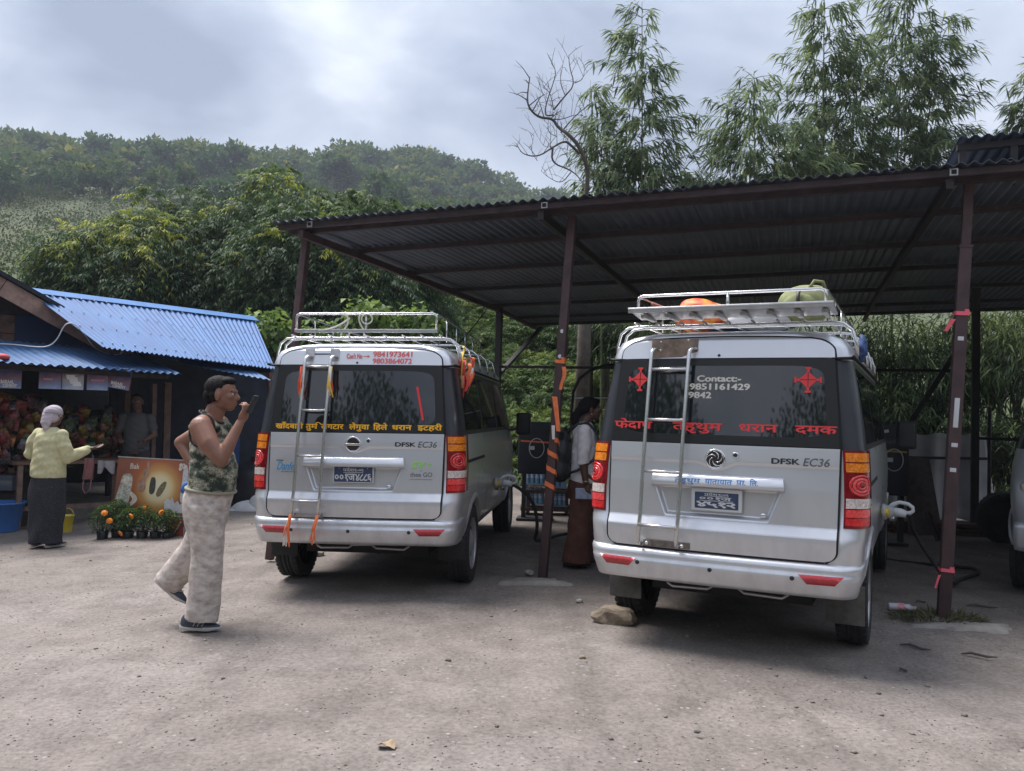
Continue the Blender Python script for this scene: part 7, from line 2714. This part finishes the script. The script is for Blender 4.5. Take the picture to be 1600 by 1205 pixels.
bamboo('slender pointed bamboo rising above the middle of the tin roof beside the bare tree', 1003, 2, 17.0, 1.75, 1, 330, -4)
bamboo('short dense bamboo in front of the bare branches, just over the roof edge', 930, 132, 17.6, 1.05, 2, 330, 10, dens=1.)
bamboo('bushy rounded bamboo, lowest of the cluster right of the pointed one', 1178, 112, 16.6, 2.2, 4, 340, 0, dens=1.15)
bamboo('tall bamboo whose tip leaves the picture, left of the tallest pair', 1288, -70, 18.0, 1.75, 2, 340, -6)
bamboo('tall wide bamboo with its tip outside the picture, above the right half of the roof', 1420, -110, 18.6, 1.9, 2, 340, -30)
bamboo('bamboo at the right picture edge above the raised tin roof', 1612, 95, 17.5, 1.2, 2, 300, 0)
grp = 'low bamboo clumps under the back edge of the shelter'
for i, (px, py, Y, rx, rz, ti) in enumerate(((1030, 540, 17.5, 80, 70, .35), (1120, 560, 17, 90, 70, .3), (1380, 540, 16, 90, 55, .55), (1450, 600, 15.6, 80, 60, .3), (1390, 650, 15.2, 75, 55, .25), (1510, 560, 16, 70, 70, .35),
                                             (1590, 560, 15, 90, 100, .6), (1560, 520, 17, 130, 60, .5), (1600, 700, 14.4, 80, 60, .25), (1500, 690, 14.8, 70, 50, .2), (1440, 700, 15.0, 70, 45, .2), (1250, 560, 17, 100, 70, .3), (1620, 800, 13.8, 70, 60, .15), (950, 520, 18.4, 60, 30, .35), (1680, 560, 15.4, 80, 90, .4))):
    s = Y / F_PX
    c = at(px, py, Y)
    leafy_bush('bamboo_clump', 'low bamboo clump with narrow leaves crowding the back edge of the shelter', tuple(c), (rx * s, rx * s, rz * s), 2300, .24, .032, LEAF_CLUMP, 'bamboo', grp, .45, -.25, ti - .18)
m = MB()
a = at(915, 520, 19); m.tube([Vector((a.x, a.y, hill_floor(a.x, a.y))), a + Vector((0, 0, -.2)), a + Vector((.03, 0, .9))], [.22, .20, .17], 10)
props(m.build('old_tree', BARK), 'thick grey trunk seen under the back edge of the roof above the standing woman', 'trunk')

# bare tree above the roof edge
zz = lambda x, y: at(800 + x / 3.765, y / 3.765, 15.9)
branches = [([(430, 1190), (455, 1000), (400, 880), (330, 800), (270, 740), (240, 690), (160, 690), (95, 640), (90, 560), (105, 450)], .085),
            ([(240, 690), (190, 685), (205, 590), (245, 480), (262, 405), (232, 365)], .030), ([(245, 640), (310, 570), (370, 500), (340, 380), (335, 320)], .035),
            ([(400, 900), (350, 845), (310, 825), (240, 860), (150, 935), (60, 910), (35, 850)], .05), ([(240, 865), (232, 960), (340, 1005), (400, 1035), (425, 1110)], .04), ([(345, 1020), (290, 1085), (210, 1048), (170, 1010)], .022),
            ([(245, 640), (230, 560), (215, 540), (180, 520)], .018), ([(310, 570), (280, 480), (300, 380)], .018), ([(370, 500), (420, 470), (425, 400)], .018), ([(290, 770), (350, 700), (420, 640), (480, 590)], .03), ([(240, 690), (300, 690), (380, 660), (440, 690)], .022),
            ([(265, 800), (210, 770), (215, 700)], .015), ([(150, 935), (110, 880), (130, 800)], .012), ([(95, 640), (140, 660), (165, 600)], .012), ([(240, 860), (190, 860), (150, 790)], .012), ([(330, 800), (320, 940), (350, 900)], .012), ([(205, 590), (170, 520)], .010)]
bt_ = thing('bare_tree', 'leafless crooked tree reaching left above the tin roof', 'tree', Vector((zz(430, 1190).x, 15.9, hill_floor(zz(430, 1190).x, 15.9))))
m = MB()
b0 = bt_.location
q = zz(430, 1190) - b0
m.tube([Vector((0, 0, 0)), Vector((.05, 0, q.z * .5)), q], [.16, .13, .09], 8)
m.build('trunk', BARK, bt_)
rr_ = random.Random(2)
for pts, r in branches:
    m = MB()
    P = [zz(*p) - b0 + Vector((0, (rr_.random() - .5) * .25, 0)) for p in pts]
    for _ in range(2):
        Q_ = [P[0]]
        for a, b in zip(P, P[1:]): Q_ += [a.lerp(b, .25), a.lerp(b, .75)]
        P = Q_ + [P[-1]]
    k = len(P)
    r *= .58
    m.tube(P, [r * (1 - .8 * i / (k - 1)) for i in range(k)], 6)
    for i in range(2, k, 2):
        d = Vector((rr_.random() - .5, rr_.random() - .5, rr_.random() * .8)).normalized() * (.15 + .38 * rr_.random())
        m.tube([P[i] + d * .55, P[i] + d * .7 + Vector((rr_.random() - .5, 0, rr_.random() - .3)) * .3], [.004, .002], 3)
        m.tube([P[i], P[i] + d * .5 + Vector((0, 0, .03)), P[i] + d], [max(.005, r * .25), max(.004, r * .18), .0025], 4)
    m.build('branch', BARK, bt_)

# ------------------------------------------------------------------ trees on the hill
def hill_tree_arrays(kind, seed):
    g = np.random.default_rng(seed)
    n = 150
    u = unit(g.normal(0, 1, (n, 3)))
    if kind == 0:    # round headed pine with a clear trunk
        p = u * (g.random((n, 1)) ** .4) * np.array([.30, .30, .24]) + np.array([0, 0, .72]); tint = .25 + .3 * u[:, 2]
    elif kind == 1:  # full round tree
        p = u * (g.random((n, 1)) ** .4) * np.array([.38, .38, .42]) + np.array([0, 0, .52]); tint = .35 + .3 * u[:, 2]
    else:            # spreading layered tree
        p = u * (g.random((n, 1)) ** .5) * np.array([.46, .46, .20]) + np.array([0, 0, .62]); tint = .3 + .35 * u[:, 2]
    d = unit(u + g.normal(0, .5, (n, 3)))
    base = p - d * .06
    V, Q = leaf_quads(g, base, d, .11 + .10 * g.random(n), .07 + .05 * g.random(n), .1)
    return V, Q, np.clip(tint + g.normal(0, .10, n), 0, 1)


HT = [hill_tree_arrays(k % 3, 100 + k) for k in range(9)]
HT = [(V, Q, np.clip(T + (-.16, .0, .16)[k // 3], 0, 1)) for k, (V, Q, T) in enumerate(HT)]
trunk_me = None
tm = MB(); tm.tube([(0, 0, -.05), (.01, 0, .3), (0, .01, .75)], [.028, .022, .010], 5); trunk_me = tm.mesh('trunk', [BARK])
ht_me = [np_mesh('crown', V, Q, LEAF_HILL, T) for V, Q, T in HT]
spots = []
hv = {}
def hill_surface(x, y):
    r = math.hypot(x, y); az = math.atan2(x, y)
    amp = min(1, max(0, (r - 22) / 120)) * 7
    X_, Y_ = np.array(x), np.array(y)
    return hill_z(x, y) + float((vnoise(X_, Y_, 60, 5) - .5) * amp + (vnoise(X_, Y_, 18, 6) - .5) * amp * .45)


g2 = np.random.default_rng(77)
for i in range(9000):
    az = R(-40) + R(52) * g2.random()
    fr = .32 + .73 * g2.random() ** .8
    r = HR0 + fr * (HR1 - HR0)
    x, y = r * math.sin(az), r * math.cos(az)
    wood = float(vnoise(np.array(x), np.array(y), 45, 11)) * .6 + float(vnoise(np.array(x), np.array(y), 14, 12)) * .4
    lim = .70 if fr < .42 else (.52 if fr < .58 else .30)
    if fr > .62: lim = .16
    if wood < lim: continue
    h = (4.0 + 7.5 * g2.random() ** 1.4) * (1. if fr > .5 else .75)
    spots.append((h / r, x, y, h, int(g2.integers(0, 9)), g2.random() * 6.28, fr))
    if len(spots) > 2900: break
# skyline trees
for i in range(64):
    az = R(-39) + R(46) * (i + g2.random() * .9) / 64
    r = HR0 + (HR1 - HR0) * (.975 + .04 * g2.random())
    h = (8.5 if az > R(-15) else 6.5) + 6 * g2.random() ** 1.5
    spots.append((.05, r * math.sin(az), r * math.cos(az), h, int(g2.choice([0, 3, 0, 1, 2])), g2.random() * 6, 1.))
spots.sort(reverse=True)
kinds = ['round headed pine with a clear trunk', 'full round dark tree', 'spreading layered tree']
for (_, x, y, h, k, a, fr) in spots[:290]:
    lab = '%s on the %s of the hill' % (kinds[k % 3], 'crest' if fr > .9 else 'wooded slope')
    t = thing('hill_tree', lab, 'tree', (x, y, hill_surface(x, y) - .1), (0, 0, a), lab + ' among others')
    t.scale = (h, h, h)
    link('crown', ht_me[k], t); link('trunk', trunk_me, t)
VV, QQ, TT, o = [], [], [], 0
for (_, x, y, h, k, a, fr) in spots[290:]:
    V, Q, T = HT[k]
    V, Q, T = V[:360], Q[:90], np.clip(T[:90] + g2.normal(0, .10), 0, 1)
    c, s = math.cos(a), math.sin(a)
    W = np.stack([V[:, 0] * c - V[:, 1] * s, V[:, 0] * s + V[:, 1] * c, V[:, 2]], 1) * h + np.array([x, y, hill_surface(x, y) - .1])
    VV.append(W); QQ.append(Q + o); TT.append(T); o += len(V)
ff = link('hill_forest', np_mesh('hill_forest', np.concatenate(VV), np.concatenate(QQ), LEAF_HILL, np.concatenate(TT)))
props(ff, 'dense pine wood covering the upper hill', kind='stuff')
# low scrub on the open slopes
n = 5200
az = R(-40) + R(56) * g2.random(n); fr = .05 + .85 * g2.random(n) ** .9
VV, QQ, TT, o = [], [], [], 0
for a_, f_ in zip(az, fr):
    r = HR0 + f_ * (HR1 - HR0)
    x, y = r * math.sin(a_), r * math.cos(a_)
    k = 46
    u = unit(g2.normal(0, 1, (k, 3))); u[:, 2] = np.abs(u[:, 2])
    s = (.8 + 1.5 * g2.random()) * (1 + f_)
    p = u * (g2.random((k, 1)) ** .4) * np.array([1.3, 1.3, .8]) * s
    V, Q = leaf_quads(g2, p, unit(u + g2.normal(0, .5, (k, 3))), (.6 + .5 * g2.random(k)) * (.16 + .0022 * r), (.35 + .25 * g2.random(k)) * (.16 + .0022 * r), .1)
    VV.append(V + np.array([x, y, hill_surface(x, y) - .15])); QQ.append(Q + o); o += len(V)
    TT.append(np.clip((.12 + .66 * g2.random()) + .2 * u[:, 2] + g2.normal(0, .08, k), 0, 1))
ff = link('hill_undergrowth', np_mesh('hill_undergrowth', np.concatenate(VV), np.concatenate(QQ), LEAF_SCRUB, np.concatenate(TT)))
props(ff, 'olive green scrub on the open slopes of the hill', kind='stuff')
# wood behind the viewer, it shows in the rear windows
VV, QQ, TT, o = [], [], [], 0
for i in range(85):
    a_ = R(180) + R(170) * (g2.random() - .5)
    r = 32 + 22 * g2.random()
    h = r * math.tan(R(12.0 + 7.5 * (1 - math.cos((math.degrees(a_) - 218) / 15 * PI)) / 2 + 2 * g2.random())) + 1.4
    x, y = r * math.sin(a_), r * math.cos(a_)
    k = 1500
    u = unit(g2.normal(0, 1, (k, 3)))
    p = u * (g2.random((k, 1)) ** .4) * np.array([h * .36, h * .36, h * .45]) + np.array([0, 0, h * .54])
    V, Q = leaf_quads(g2, p, unit(u + g2.normal(0, .5, (k, 3))), .4 + .35 * g2.random(k), .28 + .2 * g2.random(k), .1)
    VV.append(V + np.array([x, y, gz(x, y)])); QQ.append(Q + o); o += len(V); TT.append(np.clip(.3 + .3 * u[:, 2] + g2.normal(0, .1, k), 0, 1))
ff = link('far_woods', np_mesh('far_woods', np.concatenate(VV), np.concatenate(QQ), LEAF_HILL, np.concatenate(TT)))
props(ff, 'wood behind the viewer', kind='stuff')

# ------------------------------------------------------------------ stones, litter, grass and gravel on the yard
STONE = M('tan_stone', (.24, .19, .14), .9, 0, .3, 14., .6, 30.)
STONE2 = M('grey_stone', (.33, .31, .29), .9, 0, .25, 20., .5, 40.)


def rock(name, label, p, r, mat, seed, cat='stone', n=3):
    bm = bmesh.new(); bmesh.ops.create_icosphere(bm, subdivisions=n, radius=1)
    rr = random.Random(seed); ph = [rr.random() * 6 for _ in range(6)]
    for v in bm.verts:
        c = v.co
        f = 1 + .14 * math.sin(2.3 * c.x + ph[0]) * math.sin(2.9 * c.y + ph[1]) + .10 * math.sin(5 * c.z + 4 * c.x + ph[2]) + .05 * math.sin(9 * c.y + ph[3])
        v.co = Vector((max(-.86, min(.86, c.x)) * r[0], max(-.80, min(.80, c.y)) * r[1], max(-.62, min(.72, c.z)) * r[2])) * f
    me = bpy.data.meshes.new(name); bm.to_mesh(me); bm.free(); me.materials.append(mat)
    o = link(name, me, None, (p[0], p[1], gz(p[0], p[1]) + r[2] * .5), (0, 0, rr.random() * .8 - .4))
    return props(o, label, cat)


p = at(959, 962, 5.70); rock('wheel_stone', 'large tan stone wedged against the left rear tyre of the right van', (p.x, p.y), (.155, .10, .085), STONE, 5)
for px, py, Y, r, lab, mt in ((827, 893, 7.35, .05, 'pale stone lump left of the foot of the middle post', STONE2), (865, 907, 7.1, .025, 'small pale stone just right of the middle post foot', STONE2), 
                              (905, 935, 6.3, .03, 'grey pebble left of the large tan stone', STONE2), (910, 1024, 4.85, .022, 'tan pebble in front of the right van', STONE), (700, 1032, 4.72, .02, 'dark little stone in the middle of the yard', M('dark_stone', (.11, .10, .09), .9)),
                              (1090, 1125, 3.75, .016, 'flat dark shard lying in the near gravel', M('dark_stone')), (498, 865, 8.2, .06, 'pale stone behind the front shoe of the walking man', STONE2)):
    p = at(px, py, Y); rock('stone', lab, (p.x, p.y), (r, r * .8, r * .6), mt, px, n=2)
m = MB()
P_ = [[Vector((x, y, .008 + .01 * math.sin(x * 60 + y * 20) * math.sin(y * 55) + .006 * abs(math.sin(x * 90)))) for x in [(-.5 + i / 8) * .075 for i in range(9)]] for y in [(-.5 + j / 6) * .045 for j in range(7)]]
m.grid(P_); m.grid([[q + Vector((0, 0, -.002)) for q in r_] for r_ in P_], flip=True)
p = at(604, 1163, 3.5); props(m.build('dry_leaf', M('dry_leaf', (.30, .22, .14), .8, 0, .3, 30.), None, (p.x, p.y, gz(p.x, p.y) + .004)), 'crumpled dry leaf lying in the near gravel', 'leaf')
m = MB(); m.tube([(-.09, 0, .03), (-.085, 0, .03), (-.02, 0, .03), (.03, 0, .03), (.06, 0, .03), (.075, 0, .03), (.09, 0, .03)], [.028, .030, .031, .029, .030, .016, .013], 12); m.cur = 1
m.tube([(-.03, 0, .03), (.02, 0, .03)], [.0322, .0322], 12, caps=False); m.cur = 2; m.tube([(.088, 0, .03), (.105, 0, .03)], .016, 10)
p = at(1408, 946, 6.3); props(m.build('plastic_bottle', [M('clear_plastic', (.50, .48, .52), .15, 0, .1, 20.), M('pink_label', (.60, .25, .30), .5, 0, .4, 50.), M('white_cap', (.6, .6, .6), .4)], None, (p.x, p.y, gz(p.x, p.y)), (0, 0, R(-14))), 'empty plastic bottle with a pink label on the ground right of the van', 'bottle')
for px, py, Y, L_, rot, lab in ((1440, 944, 6.6, .10, .2, 'thin dark twig left of the right post foot'), (1535, 942, 6.5, .22, -.3, 'dark dry twig right of the right post'), (1240 + 290, 1022, 5.1, .20, -.35, 'dark driftwood twig in front of the grass tuft'), (1430, 1005, 5.25, .18, -.7, 'thin brown twig below the grass tuft'), (1412, 1042, 4.75, .05, .3, 'small curled brown leaf below the right tyre')):
    m = MB(); m.tube([(-L_ / 2, 0, .010), (-L_ / 5, .02, .018), (L_ / 5, -.01, .012), (L_ / 2, .015, .010)], [.004, .010 if L_ > .15 else .006, .008, .003], 6)
    p = at(px, py, Y); props(m.build('twig', M('dark_twig', (.085, .07, .06), .9), None, (p.x, p.y, gz(p.x, p.y)), (0, 0, rot)), lab, 'twig')
# grass tuft at the right post
n = 900
p = at(1466, 968, 6.08)
a, r = g2.random(n) * 6.28, np.sqrt(g2.random(n))
base = np.stack([p.x + r * np.cos(a) * .32, p.y + r * np.sin(a) * .20, np.full(n, .0)], 1)
d = unit(np.stack([np.cos(a) * .9, np.sin(a) * .9, .45 + .5 * g2.random(n)], 1) + g2.normal(0, .35, (n, 3)))
V, Q = leaf_quads(g2, base, d, .05 + .08 * g2.random(n), .005 + .003 * g2.random(n), .3)
GRASS = leaf_mat('dry_grass', [(0., (.030, .050, .016)), (.5, (.070, .090, .030)), (1., (.22, .19, .10))], .3)
props(link('grass_tuft', np_mesh('grass', V, Q, GRASS, g2.random(n))), 'dull green grass tuft at the foot of the right post', 'grass')
# worn concrete patches round the post feet
def patch(name, px, py, Y, rx, ry, lab, seed):
    c = at(px, py, Y); m = MB(); rr = random.Random(seed)
    ring = []
    for i in range(28):
        a_ = 2 * PI * i / 28
        f = 1 + .25 * math.sin(3 * a_ + seed) + .15 * math.sin(7 * a_ + seed * 2)
        ring.append((math.cos(a_) * rx * f, math.sin(a_) * ry * f))
    out = [Vector((x, y, -.03)) for x, y in ring]; mid_ = [Vector((x * .9, y * .9, .014)) for x, y in ring]; inn = [Vector((x * .5, y * .5, .022)) for x, y in ring]
    m.grid([out, mid_, inn], closed_u=True); m.add(inn, [tuple(range(28))], True)
    o = m.build(name, M('worn_concrete', (.27, .25, .23), .9, 0, .2, 8., .5, 50.), None, (c.x, c.y, gz(c.x, c.y)))
    return props(o, lab, kind='structure')
patch('concrete_footing', 835, 912, 7.0, .30, .13, 'worn concrete round the foot of the middle post', 3)
patch('concrete_footing', 1515, 985, 5.85, .34, .12, 'broken concrete edge by the right post', 5)
# loose gravel
n = 15000
yy = 1.9 + 9.5 * g2.random(n) ** 1.5
xx = (g2.random(n) - .5) * 2 * (.72 * yy + .4)
keep = vnoise(xx, yy, 1.1, 31) * .7 + vnoise(xx, yy, .3, 32) * .5 > .38
xx, yy = xx[keep], yy[keep]
n = len(xx)
sz = .0022 + .0048 * g2.random(n) ** 2.6 + .010 * (g2.random(n) > .992)
oct_v = np.array([[1, 0, 0], [-1, 0, 0], [0, 1, 0], [0, -1, 0], [0, 0, 1], [0, 0, -1.]])
oct_f = np.array([[0, 2, 4], [2, 1, 4], [1, 3, 4], [3, 0, 4], [2, 0, 5], [1, 2, 5], [3, 1, 5], [0, 3, 5]])
V = oct_v[None] * (sz[:, None, None] * (.7 + .6 * g2.random((n, 6, 1)))) * np.array([1.15, 1., .65])
ang = g2.random(n) * 6.28
c, s = np.cos(ang)[:, None], np.sin(ang)[:, None]
V = np.stack([V[:, :, 0] * c - V[:, :, 1] * s, V[:, :, 0] * s + V[:, :, 1] * c, V[:, :, 2]], 2)
gzv = ground_z(xx, yy) + (vnoise(xx, yy, 1.3, 1) - .5) * .035 + (vnoise(xx, yy, .35, 2) - .5) * .014 + (vnoise(xx, yy, .12, 3) - .5) * .007 - .008
V += np.stack([xx, yy, gzv + sz * .25], 1)[:, None, :]
Fq = (oct_f[None] + (np.arange(n) * 6)[:, None, None]).reshape(-1, 3)
PEB = leaf_mat('loose_pebble', [(0., (.14, .125, .115)), (.6, (.23, .205, .185)), (1., (.36, .335, .31))], 0., .9)
props(link('loose_gravel', np_mesh('loose_gravel', V.reshape(-1, 3), Fq, PEB, np.repeat(g2.random(n), 8), tri=True)), 'loose gravel scattered over the yard', kind='stuff')
HAZE_D = .0007

# ------------------------------------------------------------------ air
hz = bpy.data.materials.new('pale_air'); hz.use_nodes = True
hn = hz.node_tree; hn.nodes.clear()
pv = N(hn.nodes, 'ShaderNodeVolumePrincipled')
pv.inputs['Color'].default_value = (.80, .88, 1.0, 1)
pv.inputs['Density'].default_value = HAZE_D
ho = N(hn.nodes, 'ShaderNodeOutputMaterial'); hn.links.new(pv.outputs[0], ho.inputs['Volume'])
m = MB(); m.box((0, 0, 100), (1400, 1400, 204))
props(m.build('haze', hz), 'thin pale haze over the valley', kind='stuff')
